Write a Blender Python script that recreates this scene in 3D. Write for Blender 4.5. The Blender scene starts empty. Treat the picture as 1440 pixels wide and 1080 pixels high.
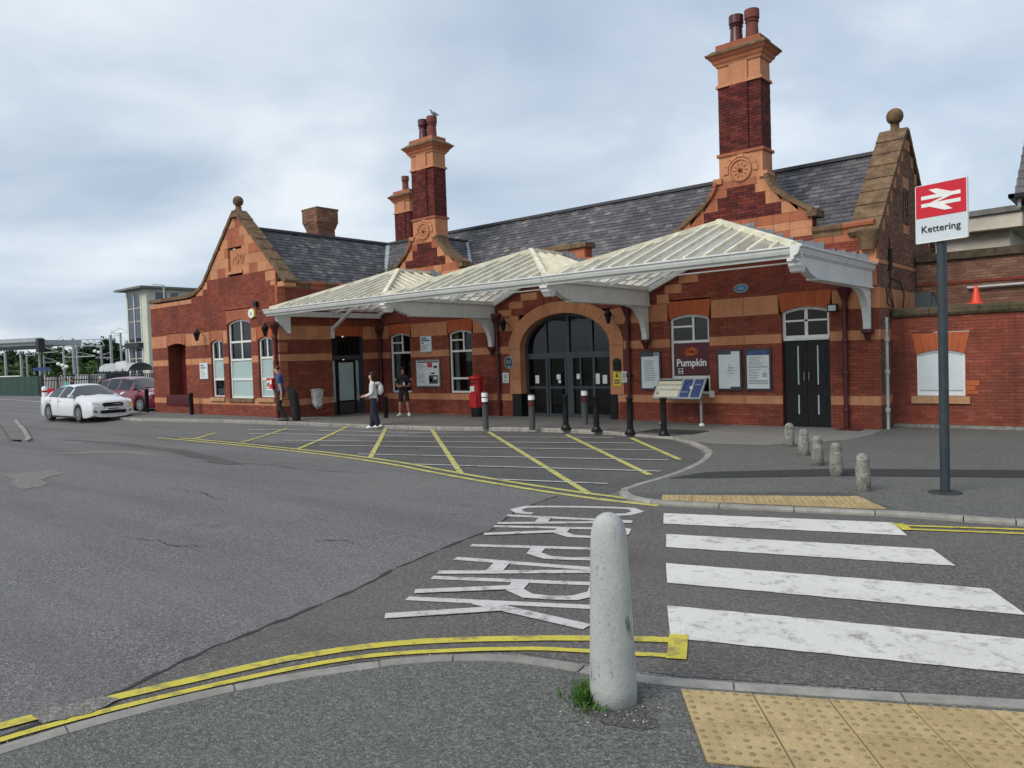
import bpy, bmesh, math, random
from mathutils import Vector, Matrix
from mathutils.geometry import tessellate_polygon
rnd = random.Random(7)
D = bpy.data
scene = bpy.context.scene
COL = scene.collection
# ------------------------------------------------------------------ camera
YAW, PITCH, ROLL, EYE = 0.708399, 0.032996, 0.032962, 2.0
F_ = Vector((-math.sin(YAW)*math.cos(PITCH), math.cos(YAW)*math.cos(PITCH), -math.sin(PITCH)))
R0 = Vector((math.cos(YAW), math.sin(YAW), 0)); U0 = R0.cross(F_)
R_ = math.cos(ROLL)*R0 - math.sin(ROLL)*U0; U_ = math.sin(ROLL)*R0 + math.cos(ROLL)*U0
cam = D.cameras.new('camera'); cam.sensor_fit = 'HORIZONTAL'; cam.sensor_width = 36; cam.lens = 1079.1/1440*36
cam.clip_start = 0.05; cam.clip_end = 5000
camo = D.objects.new('camera', cam); COL.objects.link(camo)
camo.matrix_world = Matrix(((R_.x, U_.x, -F_.x, 0), (R_.y, U_.y, -F_.y, 0), (R_.z, U_.z, -F_.z, EYE), (0, 0, 0, 1)))
scene.camera = camo
# ------------------------------------------------------------------ sky, sun, exposure
SUN_EL, SUN_AZ = math.radians(40), math.radians(-168)     # azimuth of the sun measured from +Y towards +X
world = D.worlds.new('World'); scene.world = world; world.use_nodes = True
nt = world.node_tree; nt.nodes.clear()
def wn(t, **k):
    n = nt.nodes.new(t)
    for a, b in k.items(): setattr(n, a, b)
    return n
w_out = wn('ShaderNodeOutputWorld'); w_bg = wn('ShaderNodeBackground'); w_bg.inputs[1].default_value = 0.1
w_sky = wn('ShaderNodeTexSky', sky_type='NISHITA', sun_disc=False); w_sky.sun_elevation = SUN_EL; w_sky.sun_rotation = SUN_AZ
w_tc = wn('ShaderNodeTexCoord'); w_sep = wn('ShaderNodeSeparateXYZ'); nt.links.new(w_tc.outputs['Generated'], w_sep.inputs[0])
w_add = wn('ShaderNodeMath', operation='ADD'); w_add.inputs[1].default_value = 0.22
w_abs = wn('ShaderNodeMath', operation='ABSOLUTE'); nt.links.new(w_sep.outputs[2], w_abs.inputs[0]); nt.links.new(w_abs.outputs[0], w_add.inputs[0])
w_dx = wn('ShaderNodeMath', operation='DIVIDE'); w_dy = wn('ShaderNodeMath', operation='DIVIDE')
for n, s in ((w_dx, 0), (w_dy, 1)):
    nt.links.new(w_sep.outputs[s], n.inputs[0]); nt.links.new(w_add.outputs[0], n.inputs[1])
w_cmb = wn('ShaderNodeCombineXYZ'); nt.links.new(w_dx.outputs[0], w_cmb.inputs[0]); nt.links.new(w_dy.outputs[0], w_cmb.inputs[1])
w_n1 = wn('ShaderNodeTexNoise'); w_n1.inputs['Scale'].default_value = 1.25; w_n1.inputs['Detail'].default_value = 10; w_n1.inputs['Roughness'].default_value = 0.50
w_n1.inputs['Distortion'].default_value = 0.3
nt.links.new(w_cmb.outputs[0], w_n1.inputs['Vector'])
w_r1 = wn('ShaderNodeValToRGB'); r = w_r1.color_ramp
r.elements[0].position = 0.33; r.elements[0].color = (2.9, 3.6, 4.45, 1)
r.elements[1].position = 0.66; r.elements[1].color = (5.4, 5.8, 6.2, 1)
e = r.elements.new(0.49); e.color = (3.9, 4.5, 5.2, 1)
nt.links.new(w_n1.outputs[0], w_r1.inputs[0])
w_n2 = wn('ShaderNodeTexNoise'); w_n2.inputs['Scale'].default_value = 0.55; w_n2.inputs['Detail'].default_value = 3
nt.links.new(w_cmb.outputs[0], w_n2.inputs['Vector'])
w_r2 = wn('ShaderNodeValToRGB'); r = w_r2.color_ramp
r.elements[0].position = 0.35; r.elements[0].color = (0.80, 0.80, 0.80, 1); r.elements[1].position = 0.6; r.elements[1].color = (0.97, 0.97, 0.97, 1)
nt.links.new(w_n2.outputs[0], w_r2.inputs[0])
w_mix = wn('ShaderNodeMix', data_type='RGBA')
nt.links.new(w_r2.outputs[0], w_mix.inputs[0]); nt.links.new(w_sky.outputs[0], w_mix.inputs[6]); nt.links.new(w_r1.outputs[0], w_mix.inputs[7])
nt.links.new(w_mix.outputs[2], w_bg.inputs[0]); nt.links.new(w_bg.outputs[0], w_out.inputs[0])
sun = D.lights.new('sun', 'SUN'); sun.energy = 1.5; sun.angle = math.radians(30); sun.color = (1.0, 0.93, 0.82)
suno = D.objects.new('sun', sun); COL.objects.link(suno)
sd = Vector((math.sin(SUN_AZ)*math.cos(SUN_EL), math.cos(SUN_AZ)*math.cos(SUN_EL), math.sin(SUN_EL)))
suno.rotation_euler = sd.to_track_quat('Z', 'Y').to_euler(); suno.location = (0, -20, 40)
vs = scene.view_settings; vs.view_transform = 'Standard'; vs.look = 'None'; vs.exposure = 0.66; vs.gamma = 1.0; vs.use_curve_mapping = False
scene.render.engine = 'CYCLES'; scene.cycles.max_bounces = 6; scene.cycles.transparent_max_bounces = 16

# ------------------------------------------------------------------ helpers
ORG = {}                                    # object name -> world origin that its local coordinates refer to
def S(t): t = max(0.0, min(1.0, t)); return t*t*(3-2*t)
def gz(x, y): return 0.14*S((-x-15)/8.0)*S((y-10.5)/3.5)*(1-S((y-14.5)/3.0)*S((x+24.5)/2.0))     # the forecourt rises slightly towards the wing
def props(o, label=None, cat=None, group=None, kind=None):
    if label: o['label'] = label
    if cat: o['category'] = cat
    if group: o['group'] = group
    if kind: o['kind'] = kind
    return o
def thing(name, label, cat, loc, rotz=0.0, group=None):
    o = D.objects.new(name, None); COL.objects.link(o); o.empty_display_size = 0.3
    o.location = loc; o.rotation_euler = (0, 0, rotz); ORG[o.name] = Vector(loc) if rotz == 0 else Vector((0, 0, 0))
    return props(o, label, cat, group)
def org(p): return ORG.get(p.name, Vector((0, 0, 0))) if p else Vector((0, 0, 0))
def copy_tree(o, parent=None):
    c = o.copy(); COL.objects.link(c); c.parent = parent; ORG[c.name] = ORG.get(o.name, Vector((0, 0, 0)))
    for ch in list(o.children): copy_tree(ch, c)
    return c
def empty_part(name, parent):
    o = D.objects.new(name, None); COL.objects.link(o); o.parent = parent; ORG[o.name] = org(parent); return o
class MB:
    def __init__(s): s.v = []; s.f = []; s.r = []; s.m = []
    def face(s, pts, r=0.0, m=0):
        i = len(s.v); s.v += [tuple(p) for p in pts]; s.f.append(tuple(range(i, i+len(pts)))); s.r.append(r); s.m.append(m)
    def mesh(s, vs_, fs, r=0.0, m=0):
        i = len(s.v); s.v += [tuple(p) for p in vs_]
        for f in fs: s.f.append(tuple(k+i for k in f)); s.r.append(r); s.m.append(m)
    def box(s, x0, x1, y0, y1, z0, z1, r=0.0, m=0):
        v = [(x, y, z) for z in (z0, z1) for y in (y0, y1) for x in (x0, x1)]
        s.mesh(v, [(0, 2, 3, 1), (4, 5, 7, 6), (0, 1, 5, 4), (2, 6, 7, 3), (0, 4, 6, 2), (1, 3, 7, 5)], r, m); return s
    def bar(s, a, b, w, h, up=(0, 0, 1), m=0, r=0.0):        # rectangular bar from a to b, w across, h along up
        a = Vector(a); b = Vector(b); d = (b-a).normalized(); up = Vector(up)
        side = d.cross(up); side = side.normalized() if side.length > 1e-5 else Vector((1, 0, 0))
        u = side.cross(d).normalized()
        v = [p + side*sx*w/2 + u*sz*h/2 for p in (a, b) for sx, sz in ((-1, -1), (1, -1), (1, 1), (-1, 1))]
        s.mesh(v, [(0, 1, 2, 3), (7, 6, 5, 4), (0, 4, 5, 1), (1, 5, 6, 2), (2, 6, 7, 3), (3, 7, 4, 0)], r, m); return s
    def tube(s, pts, rad, n=8, m=0, caps=True, r=0.0):
        pts = [Vector(p) for p in pts]; rads = rad if isinstance(rad, (list, tuple)) else [rad]*len(pts)
        ring = []; base = len(s.v); prev = None
        for i, p in enumerate(pts):
            d = (pts[min(i+1, len(pts)-1)] - pts[max(i-1, 0)]).normalized()
            ref = Vector((0, 0, 1)) if abs(d.z) < 0.9 else Vector((1, 0, 0))
            if prev is not None: ref = prev
            a = d.cross(ref); a = a.normalized() if a.length > 1e-5 else Vector((1, 0, 0)); b = d.cross(a).normalized(); prev = a.cross(d)
            for k in range(n):
                t = 2*math.pi*k/n; s.v.append(tuple(p + a*math.cos(t)*rads[i] + b*math.sin(t)*rads[i]))
        for i in range(len(pts)-1):
            for k in range(n):
                k2 = (k+1) % n
                s.f.append((base+i*n+k, base+(i+1)*n+k, base+(i+1)*n+k2, base+i*n+k2)); s.r.append(r); s.m.append(m)
        if caps:
            s.f.append(tuple(base+k for k in range(n))); s.r.append(r); s.m.append(m)
            e_ = base+(len(pts)-1)*n; s.f.append(tuple(e_+k for k in reversed(range(n)))); s.r.append(r); s.m.append(m)
        return s
    def lathe(s, prof, c, n=16, m=0, axis='Z', r=0.0):       # prof: list of (radius, height)
        base = len(s.v); c = Vector(c)
        for rr, h in prof:
            for k in range(n):
                t = 2*math.pi*k/n; a, b = rr*math.cos(t), rr*math.sin(t)
                p = {'Z': (a, b, h), 'Y': (a, h, b), 'X': (h, a, b)}[axis]
                s.v.append(tuple(c+Vector(p)))
        for i in range(len(prof)-1):
            for k in range(n):
                k2 = (k+1) % n; q = (base+i*n+k, base+i*n+k2, base+(i+1)*n+k2, base+(i+1)*n+k)
                s.f.append(q if axis != 'Y' else q[::-1]); s.r.append(r); s.m.append(m)
        s.f.append(tuple(base+k for k in reversed(range(n)))); s.r.append(r); s.m.append(m)
        e_ = base+(len(prof)-1)*n; s.f.append(tuple(e_+k for k in range(n))); s.r.append(r); s.m.append(m)
        return s
    def prism(s, fr, poly, d0, d1, r=0.0, m=0):              # polygon in a wall frame, extruded from depth d0 to d1 (outwards)
        n = len(poly); v = [fr(u, z, d1) for u, z in poly] + [fr(u, z, d0) for u, z in poly]
        s.mesh(v, [tuple(range(n)), tuple(reversed(range(n, 2*n)))] + [(i, n+i, n+(i+1) % n, (i+1) % n) for i in range(n)], r, m); return s
    def ribbon(s, left, right, r=0.0, m=0):                  # quads between two polylines
        for i in range(len(left)-1): s.face([right[i], right[i+1], left[i+1], left[i]], r, m)
        return s
    def build(s, name, mat, parent=None, smooth=False, attr=False, at=None, sharp=None):
        o_ = org(parent) if parent else (Vector(at) if at else Vector((0, 0, 0)))
        me = D.meshes.new(name); me.from_pydata([(x-o_.x, y-o_.y, z-o_.z) for x, y, z in s.v], [], s.f)
        for mm in (mat if isinstance(mat, (list, tuple)) else [mat]): me.materials.append(M[mm])
        if isinstance(mat, (list, tuple)): me.polygons.foreach_set('material_index', s.m)
        if attr:
            a = me.attributes.new('rnd', 'FLOAT', 'FACE'); a.data.foreach_set('value', s.r)
        if smooth: me.polygons.foreach_set('use_smooth', [True]*len(me.polygons))
        me.validate(); me.update()
        if smooth and sharp: me.set_sharp_from_angle(angle=math.radians(sharp))
        ob = D.objects.new(name, me); COL.objects.link(ob)
        if parent: ob.parent = parent; ORG[ob.name] = o_
        else: ob.location = o_; ORG[ob.name] = o_
        return ob
def clip_half(poly, f):                                      # keep the part of a polygon where f(u,z) >= 0
    out = []
    for i in range(len(poly)):
        a, b = poly[i], poly[(i+1) % len(poly)]; fa, fb = f(*a), f(*b)
        if fa >= 0: out.append(a)
        if (fa >= 0) != (fb >= 0):
            t = fa/(fa-fb); out.append((a[0]+(b[0]-a[0])*t, a[1]+(b[1]-a[1])*t))
    return out
def rect(u0, u1, z0, z1): return [(u0, z0), (u1, z0), (u1, z1), (u0, z1)]
def area(p): return abs(sum(p[i][0]*p[(i+1) % len(p)][1]-p[(i+1) % len(p)][0]*p[i][1] for i in range(len(p))))/2
def FY(y): return lambda u, z, d: (u, y-d, z)                # a wall facing -Y, u along +X
def FX(x): return lambda u, z, d: (x+d, u, z)                # a wall facing +X, u along +Y
def sub_int(a, b, cuts):
    iv = [(a, b)]
    for c0, c1 in cuts:
        nv = []
        for p, q in iv:
            if c1 <= p or c0 >= q: nv.append((p, q)); continue
            if c0 > p: nv.append((p, c0))
            if c1 < q: nv.append((c1, q))
        iv = nv
    return [(p, q) for p, q in iv if q-p > 0.01]
# ------------------------------------------------------------------ materials
M = {}
class NT:
    def __init__(s, name):
        s.m = D.materials.new(name); s.m.use_nodes = True; s.t = s.m.node_tree; s.b = s.t.nodes['Principled BSDF']; M[name] = s.m
    def n(s, t, **k):
        x = s.t.nodes.new(t)
        for a, b in k.items():
            if a.startswith('i_'): x.inputs[a[2:].replace('_', ' ')].default_value = b
            else: setattr(x, a, b)
        return x
    def l(s, a, b): s.t.links.new(a, b)
    def pos(s):
        return s.n('ShaderNodeNewGeometry').outputs['Position']
    def noise(s, scale, detail=4, rough=0.55, vec=None):
        x = s.n('ShaderNodeTexNoise'); x.inputs['Scale'].default_value = scale; x.inputs['Detail'].default_value = detail; x.inputs['Roughness'].default_value = rough
        s.l(vec if vec is not None else s.pos(), x.inputs['Vector']); return x.outputs[0]
    def ramp(s, fac, stops):
        x = s.n('ShaderNodeValToRGB'); e_ = x.color_ramp.elements
        while len(e_) < len(stops): e_.new(0.5)
        for el, (p, c) in zip(e_, stops):
            el.position = p; el.color = tuple(c)+(1,) if len(c) == 3 else c
        s.l(fac, x.inputs[0]); return x.outputs[0]
    def mix(s, fac, a, b, mode='MIX'):
        x = s.n('ShaderNodeMix', data_type='RGBA', blend_type=mode)
        if isinstance(fac, (int, float)): x.inputs[0].default_value = fac
        else: s.l(fac, x.inputs[0])
        for q, i in ((a, 6), (b, 7)):
            if isinstance(q, (tuple, list)): x.inputs[i].default_value = tuple(q)+(1,)
            else: s.l(q, x.inputs[i])
        return x.outputs[2]
    def bump(s, h, dist=0.01, strength=0.6):
        x = s.n('ShaderNodeBump'); x.inputs['Strength'].default_value = strength; x.inputs['Distance'].default_value = dist
        s.l(h, x.inputs['Height']); s.l(x.outputs[0], s.b.inputs['Normal'])
    def col(s, c): 
        if isinstance(c, (tuple, list)): s.b.inputs['Base Color'].default_value = tuple(c)+(1,)
        else: s.l(c, s.b.inputs['Base Color'])
    def set(s, rough=0.7, metal=0.0, spec=0.5):
        s.b.inputs['Roughness'].default_value = rough; s.b.inputs['Metallic'].default_value = metal; s.b.inputs['Specular IOR Level'].default_value = spec
def gray(f): return (f, f, f)
def simple(name, c, rough=0.6, metal=0.0, var=0.12, scale=6.0, spec=0.5, bump=0.0, bscale=60):
    t = NT(name); lo = tuple(x*(1-var) for x in c); hi = tuple(min(1, x*(1+var)) for x in c)
    t.col(t.ramp(t.noise(scale, 5, 0.6), [(0.3, lo), (0.7, hi)])); t.set(rough, metal, spec)
    if bump: t.bump(t.noise(bscale, 3), 0.01, bump)
    return t
def attr_rnd(t): return t.n('ShaderNodeAttribute', attribute_name='rnd').outputs['Fac']
def brick_mat(name, stops, weather=0.5, dirt=(0.07, 0.035, 0.028)):
    t = NT(name); c = t.ramp(attr_rnd(t), stops)
    c = t.mix(t.ramp(t.noise(0.9, 6, 0.68), [(0.40, gray(0)), (0.70, gray(weather))]), c, dirt)
    mp = t.n('ShaderNodeMapping'); mp.inputs['Scale'].default_value = (2.6, 2.6, 0.35); t.l(t.pos(), mp.inputs[0])
    c = t.mix(t.ramp(t.noise(1.0, 7, 0.7, mp.outputs[0]), [(0.50, gray(0)), (0.74, gray(0.55))]), c, tuple(x*0.75 for x in dirt))
    c = t.mix(t.ramp(t.noise(2.3, 7, 0.75), [(0.64, gray(0)), (0.78, gray(0.42))]), c, (0.42, 0.30, 0.25))
    c = t.mix(t.ramp(t.noise(45, 3, 0.6), [(0.3, gray(0.82)), (0.7, gray(1.0))]), (0, 0, 0), c, 'MIX')
    t.col(c); t.set(0.85, 0, 0.25); t.bump(t.noise(90, 3), 0.004, 0.5)
brick_mat('brick', [(0.0, (0.21, 0.053, 0.036)), (0.15, (0.26, 0.064, 0.042)), (0.8, (0.30, 0.077, 0.049)), (1.0, (0.35, 0.10, 0.06))])
brick_mat('brick_dark', [(0.0, (0.075, 0.017, 0.016)), (0.5, (0.135, 0.026, 0.022)), (1.0, (0.20, 0.045, 0.032))], 0.55, (0.05, 0.022, 0.022))
brick_mat('brick_brown', [(0.0, (0.17, 0.085, 0.06)), (0.5, (0.25, 0.12, 0.08)), (1.0, (0.33, 0.18, 0.12))], 0.5, (0.13, 0.085, 0.065))
t = NT('mortar'); t.col(t.ramp(t.noise(1.3, 6, 0.7), [(0.35, (0.125, 0.035, 0.024)), (0.62, (0.17, 0.055, 0.038)), (0.80, (0.30, 0.20, 0.16))])); t.set(0.95, 0, 0.2); t.bump(t.noise(120, 2), 0.003, 0.5)
t = NT('mortar_pale'); t.col(t.ramp(t.noise(1.1, 6, 0.7), [(0.35, (0.11, 0.05, 0.04)), (0.6, (0.20, 0.12, 0.09)), (0.75, (0.45, 0.38, 0.33))])); t.set(0.95, 0, 0.2)
def terracotta(name, a, b, dirt, amount=0.55):
    t = NT(name); oi = t.n('ShaderNodeObjectInfo').outputs['Random']
    c = t.mix(oi, a, b)
    c = t.mix(t.ramp(t.noise(2.2, 6, 0.65), [(0.42, gray(0)), (0.75, gray(amount))]), c, dirt)
    mp = t.n('ShaderNodeMapping'); mp.inputs['Scale'].default_value = (4.5, 4.5, 0.5); t.l(t.pos(), mp.inputs[0])
    c = t.mix(t.ramp(t.noise(1.0, 7, 0.7, mp.outputs[0]), [(0.50, gray(0)), (0.75, gray(0.5))]), c, tuple(x*0.8 for x in dirt))
    c = t.mix(t.ramp(t.noise(14, 6, 0.72), [(0.38, gray(0.0)), (0.75, gray(0.4))]), c, tuple(x*0.6 for x in a))
    c = t.mix(t.ramp(t.noise(5, 7, 0.78), [(0.68, gray(0)), (0.75, gray(0.5))]), c, (0.10, 0.06, 0.045))
    t.col(c); t.set(0.75, 0, 0.35); t.bump(t.noise(40, 4), 0.004, 0.4)
terracotta('terracotta', (0.53, 0.225, 0.11), (0.58, 0.265, 0.138), (0.27, 0.12, 0.07))
terracotta('terracotta_red', (0.36, 0.105, 0.05), (0.44, 0.155, 0.075), (0.17, 0.06, 0.04))
terracotta('rubbed_brick', (0.42, 0.095, 0.032), (0.48, 0.125, 0.043), (0.26, 0.06, 0.03), 0.45)
terracotta('sandstone', (0.47, 0.26, 0.13), (0.54, 0.33, 0.18), (0.22, 0.13, 0.08))
t = NT('mossy_stone'); c = t.ramp(t.noise(4, 6, 0.7), [(0.3, (0.075, 0.05, 0.035)), (0.5, (0.17, 0.105, 0.065)), (0.7, (0.27, 0.18, 0.11))])
c = t.mix(t.ramp(t.noise(9, 6, 0.75), [(0.5, gray(0)), (0.68, gray(0.7))]), c, (0.13, 0.12, 0.045)); t.col(c); t.set(0.95, 0, 0.2); t.bump(t.noise(25, 5, 0.7), 0.03, 0.7)
t = NT('mossy_coping'); c = t.ramp(t.noise(5, 6, 0.7), [(0.35, (0.05, 0.04, 0.028)), (0.65, (0.13, 0.095, 0.07))])
c = t.mix(t.ramp(t.noise(3.2, 6, 0.75), [(0.48, gray(0)), (0.64, gray(0.8))]), c, (0.055, 0.065, 0.02)); t.col(c); t.set(0.95, 0, 0.2); t.bump(t.noise(30, 5, 0.7), 0.03, 0.8)
t = NT('slate'); c = t.ramp(attr_rnd(t), [(0.0, (0.060, 0.058, 0.066)), (0.5, (0.098, 0.096, 0.106)), (0.85, (0.135, 0.130, 0.138)), (1.0, (0.21, 0.20, 0.195))])
c = t.mix(t.ramp(t.noise(0.55, 6, 0.7), [(0.45, gray(0)), (0.66, gray(0.55))]), c, (0.045, 0.043, 0.06))
c = t.mix(t.ramp(t.noise(7, 5, 0.7), [(0.56, gray(0)), (0.72, gray(0.5))]), c, (0.16, 0.15, 0.10)); t.col(c); t.set(0.6, 0, 0.4); t.bump(t.noise(50, 3), 0.005, 0.4)
simple('lead', (0.16, 0.18, 0.21), 0.5, 0.3, 0.3, 9)
t = NT('white_paint'); c = t.ramp(t.noise(2.5, 6, 0.65), [(0.3, (0.62, 0.64, 0.62)), (0.7, (0.74, 0.75, 0.73))])
mp = t.n('ShaderNodeMapping'); mp.inputs['Scale'].default_value = (6, 6, 0.7); t.l(t.pos(), mp.inputs[0])
c = t.mix(t.ramp(t.noise(1.0, 6, 0.7, mp.outputs[0]), [(0.55, gray(0)), (0.75, gray(0.4))]), c, (0.36, 0.35, 0.29)); t.col(c); t.set(0.5, 0, 0.4)
simple('window_white', (0.72, 0.73, 0.71), 0.4, 0, 0.08, 8)
simple('cream_paint', (0.74, 0.70, 0.55), 0.55, 0, 0.22, 3)
simple('maroon', (0.075, 0.011, 0.012), 0.35, 0, 0.25, 8)
simple('black_paint', (0.008, 0.008, 0.009), 0.4, 0, 0.3, 9, 0.3)
simple('black_rubber', (0.015, 0.015, 0.016), 0.85, 0, 0.3, 30)
simple('frame_teal', (0.045, 0.060, 0.068), 0.4, 0, 0.15, 8)
simple('frame_grey', (0.050, 0.060, 0.068), 0.35, 0.2, 0.15, 8)
simple('frosted', (0.36, 0.47, 0.46), 0.35, 0, 0.06, 3)
simple('frosted_white', (0.50, 0.58, 0.57), 0.4, 0, 0.06, 3)
simple('grey_plastic', (0.075, 0.08, 0.085), 0.5, 0, 0.2, 14)
simple('steel', (0.32, 0.33, 0.34), 0.4, 0.6, 0.15, 10)
simple('galvanised', (0.38, 0.41, 0.42), 0.55, 0.2, 0.2, 4)
simple('reflective_white', (0.82, 0.82, 0.80), 0.4, 0, 0.06, 20)
simple('post_red', (0.50, 0.012, 0.014), 0.3, 0, 0.15, 8)
simple('sign_red', (0.58, 0.010, 0.028), 0.35, 0, 0.06, 4)
simple('sign_white', (0.60, 0.66, 0.70), 0.4, 0, 0.05, 4)
simple('sign_post', (0.030, 0.042, 0.052), 0.4, 0, 0.2, 6)
simple('ink', (0.02, 0.022, 0.028), 0.5, 0, 0.1, 8)
simple('paper', (0.66, 0.70, 0.71), 0.3, 0, 0.06, 5)
simple('paper_white', (0.80, 0.80, 0.78), 0.4, 0, 0.05, 5)
simple('print_grey', (0.36, 0.39, 0.41), 0.5, 0, 0.3, 30)
simple('print_dark', (0.05, 0.055, 0.06), 0.5, 0, 0.5, 25)
simple('print_blue', (0.035, 0.065, 0.19), 0.4, 0, 0.5, 16)
simple('print_cream', (0.72, 0.68, 0.52), 0.4, 0, 0.15, 22)
simple('print_red', (0.48, 0.04, 0.05), 0.4, 0, 0.2, 14)
simple('plaque_blue', (0.03, 0.17, 0.36), 0.35, 0, 0.1, 14)
simple('plaque_teal', (0.018, 0.05, 0.075), 0.35, 0, 0.1, 14)
simple('safety_yellow', (0.72, 0.60, 0.03), 0.4, 0, 0.08, 14)
simple('cafe_maroon', (0.085, 0.006, 0.012), 0.4, 0, 0.12, 5)
simple('cafe_orange', (0.55, 0.12, 0.02), 0.4, 0, 0.1, 8)
simple('cone_orange', (0.75, 0.065, 0.025), 0.5, 0, 0.08, 12)
simple('cream_wall', (0.58, 0.55, 0.47), 0.85, 0, 0.18, 1.6)
simple('tower_cream', (0.56, 0.56, 0.46), 0.7, 0, 0.08, 0.8)
simple('fascia_grey', (0.16, 0.16, 0.15), 0.7, 0, 0.3, 3)
simple('hoarding_green', (0.010, 0.045, 0.030), 0.5, 0, 0.2, 2)
simple('dark_steel', (0.025, 0.03, 0.033), 0.5, 0.2, 0.2, 4)
simple('bark', (0.06, 0.045, 0.035), 0.9, 0, 0.3, 5)
simple('skin', (0.52, 0.27, 0.19), 0.55, 0, 0.08, 20)
simple('skin_tan', (0.36, 0.17, 0.11), 0.55, 0, 0.08, 20)
simple('hair_dark', (0.018, 0.011, 0.009), 0.6, 0, 0.3, 60)
simple('hair_brown', (0.05, 0.027, 0.017), 0.6, 0, 0.3, 60)
simple('hair_white', (0.62, 0.62, 0.60), 0.7, 0, 0.1, 60)
simple('cloth_blue', (0.045, 0.085, 0.19), 0.9, 0, 0.2, 14)
simple('cloth_black', (0.012, 0.012, 0.014), 0.9, 0, 0.3, 14)
simple('cloth_navy', (0.016, 0.018, 0.030), 0.9, 0, 0.3, 14)
simple('cloth_white', (0.62, 0.60, 0.58), 0.9, 0, 0.12, 18)
simple('cloth_teal', (0.06, 0.42, 0.36), 0.9, 0, 0.12, 18)
simple('shoe_white', (0.75, 0.74, 0.72), 0.6, 0, 0.1, 30)
simple('shoe_dark', (0.03, 0.028, 0.026), 0.6, 0, 0.2, 30)
simple('bird_grey', (0.10, 0.12, 0.15), 0.7, 0, 0.3, 40)
simple('rim_silver', (0.45, 0.46, 0.47), 0.3, 0.7, 0.08, 10)
simple('tyre', (0.017, 0.017, 0.018), 0.85, 0, 0.2, 20)
simple('chrome', (0.6, 0.62, 0.64), 0.15, 0.9, 0.03, 4)
simple('amber', (0.75, 0.55, 0.06), 0.3, 0, 0.05, 4)
def carpaint(name, c):
    t = simple(name, c, 0.3, 0, 0.03, 2); t.b.inputs['Coat Weight'].default_value = 0.8; t.b.inputs['Coat Roughness'].default_value = 0.08
carpaint('car_white', (0.70, 0.71, 0.73)); carpaint('car_red', (0.17, 0.008, 0.030)); carpaint('car_silver', (0.30, 0.31, 0.33))
t = NT('headlamp'); t.col((0.55, 0.58, 0.6)); t.set(0.08, 0.5, 0.6)
def glass(name, c, rough=0.03, spec=0.6):
    t = NT(name); t.col(t.ramp(t.noise(1.7, 3), [(0.35, tuple(x*0.6 for x in c)), (0.7, tuple(x*1.3 for x in c))])); t.set(rough, 0, spec); t.bump(t.noise(0.9, 2), 0.02, 0.05)
glass('dark_glass', (0.006, 0.007, 0.008), 0.04, 0.25); 
t = NT('entry_glass'); tr = t.n('ShaderNodeBsdfTransparent'); gl = t.n('ShaderNodeBsdfGlossy'); fr_ = t.n('ShaderNodeFresnel'); fr_.inputs[0].default_value = 1.5; m1 = t.n('ShaderNodeMixShader')
tr.inputs[0].default_value = (0.62, 0.66, 0.66, 1); gl.inputs['Roughness'].default_value = 0.02; gl.inputs[0].default_value = (0.9, 0.93, 0.95, 1); t.bump(t.noise(0.8, 2), 0.03, 0.06)
t.l(t.b.inputs['Normal'].links[0].from_socket, gl.inputs['Normal']); t.l(fr_.outputs[0], m1.inputs[0]); t.l(tr.outputs[0], m1.inputs[1]); t.l(gl.outputs[0], m1.inputs[2]); t.l(m1.outputs[0], t.t.nodes['Material Output'].inputs[0])
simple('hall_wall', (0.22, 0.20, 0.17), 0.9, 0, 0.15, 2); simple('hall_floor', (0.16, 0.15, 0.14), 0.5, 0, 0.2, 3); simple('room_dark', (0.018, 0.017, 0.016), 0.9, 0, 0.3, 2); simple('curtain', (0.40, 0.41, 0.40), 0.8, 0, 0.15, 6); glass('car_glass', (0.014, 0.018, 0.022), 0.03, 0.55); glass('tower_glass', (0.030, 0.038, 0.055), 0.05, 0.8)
t = NT('canopy_pane')                                        # obscured roof glass that lets part of the light through
tr = t.n('ShaderNodeBsdfTransparent'); tl = t.n('ShaderNodeBsdfTranslucent'); m1 = t.n('ShaderNodeMixShader'); m2 = t.n('ShaderNodeMixShader')
oi = t.n('ShaderNodeObjectInfo').outputs['Random']; c = t.mix(oi, (0.62, 0.60, 0.53), (0.86, 0.85, 0.85)); c = t.mix(t.ramp(t.noise(2.2, 6, 0.7), [(0.45, gray(0)), (0.75, gray(0.45))]), c, (0.42, 0.40, 0.31)); t.col(c); t.set(0.18, 0, 0.5)
tl.inputs[0].default_value = (0.86, 0.86, 0.82, 1); tr.inputs[0].default_value = (0.95, 0.96, 0.95, 1)
m1.inputs[0].default_value = 0.45; m2.inputs[0].default_value = 0.24
t.l(t.b.outputs[0], m1.inputs[1]); t.l(tl.outputs[0], m1.inputs[2]); t.l(m1.outputs[0], m2.inputs[1]); t.l(tr.outputs[0], m2.inputs[2])
t.l(m2.outputs[0], t.t.nodes['Material Output'].inputs[0])
t = NT('clear_bag'); tr = t.n('ShaderNodeBsdfTransparent'); m1 = t.n('ShaderNodeMixShader'); m1.inputs[0].default_value = 0.35
t.col((0.55, 0.55, 0.53)); t.set(0.15, 0, 0.8); t.bump(t.noise(14, 4), 0.05, 1.0); t.l(t.b.outputs[0], m1.inputs[1]); t.l(tr.outputs[0], m1.inputs[2]); t.l(m1.outputs[0], t.t.nodes['Material Output'].inputs[0])
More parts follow.
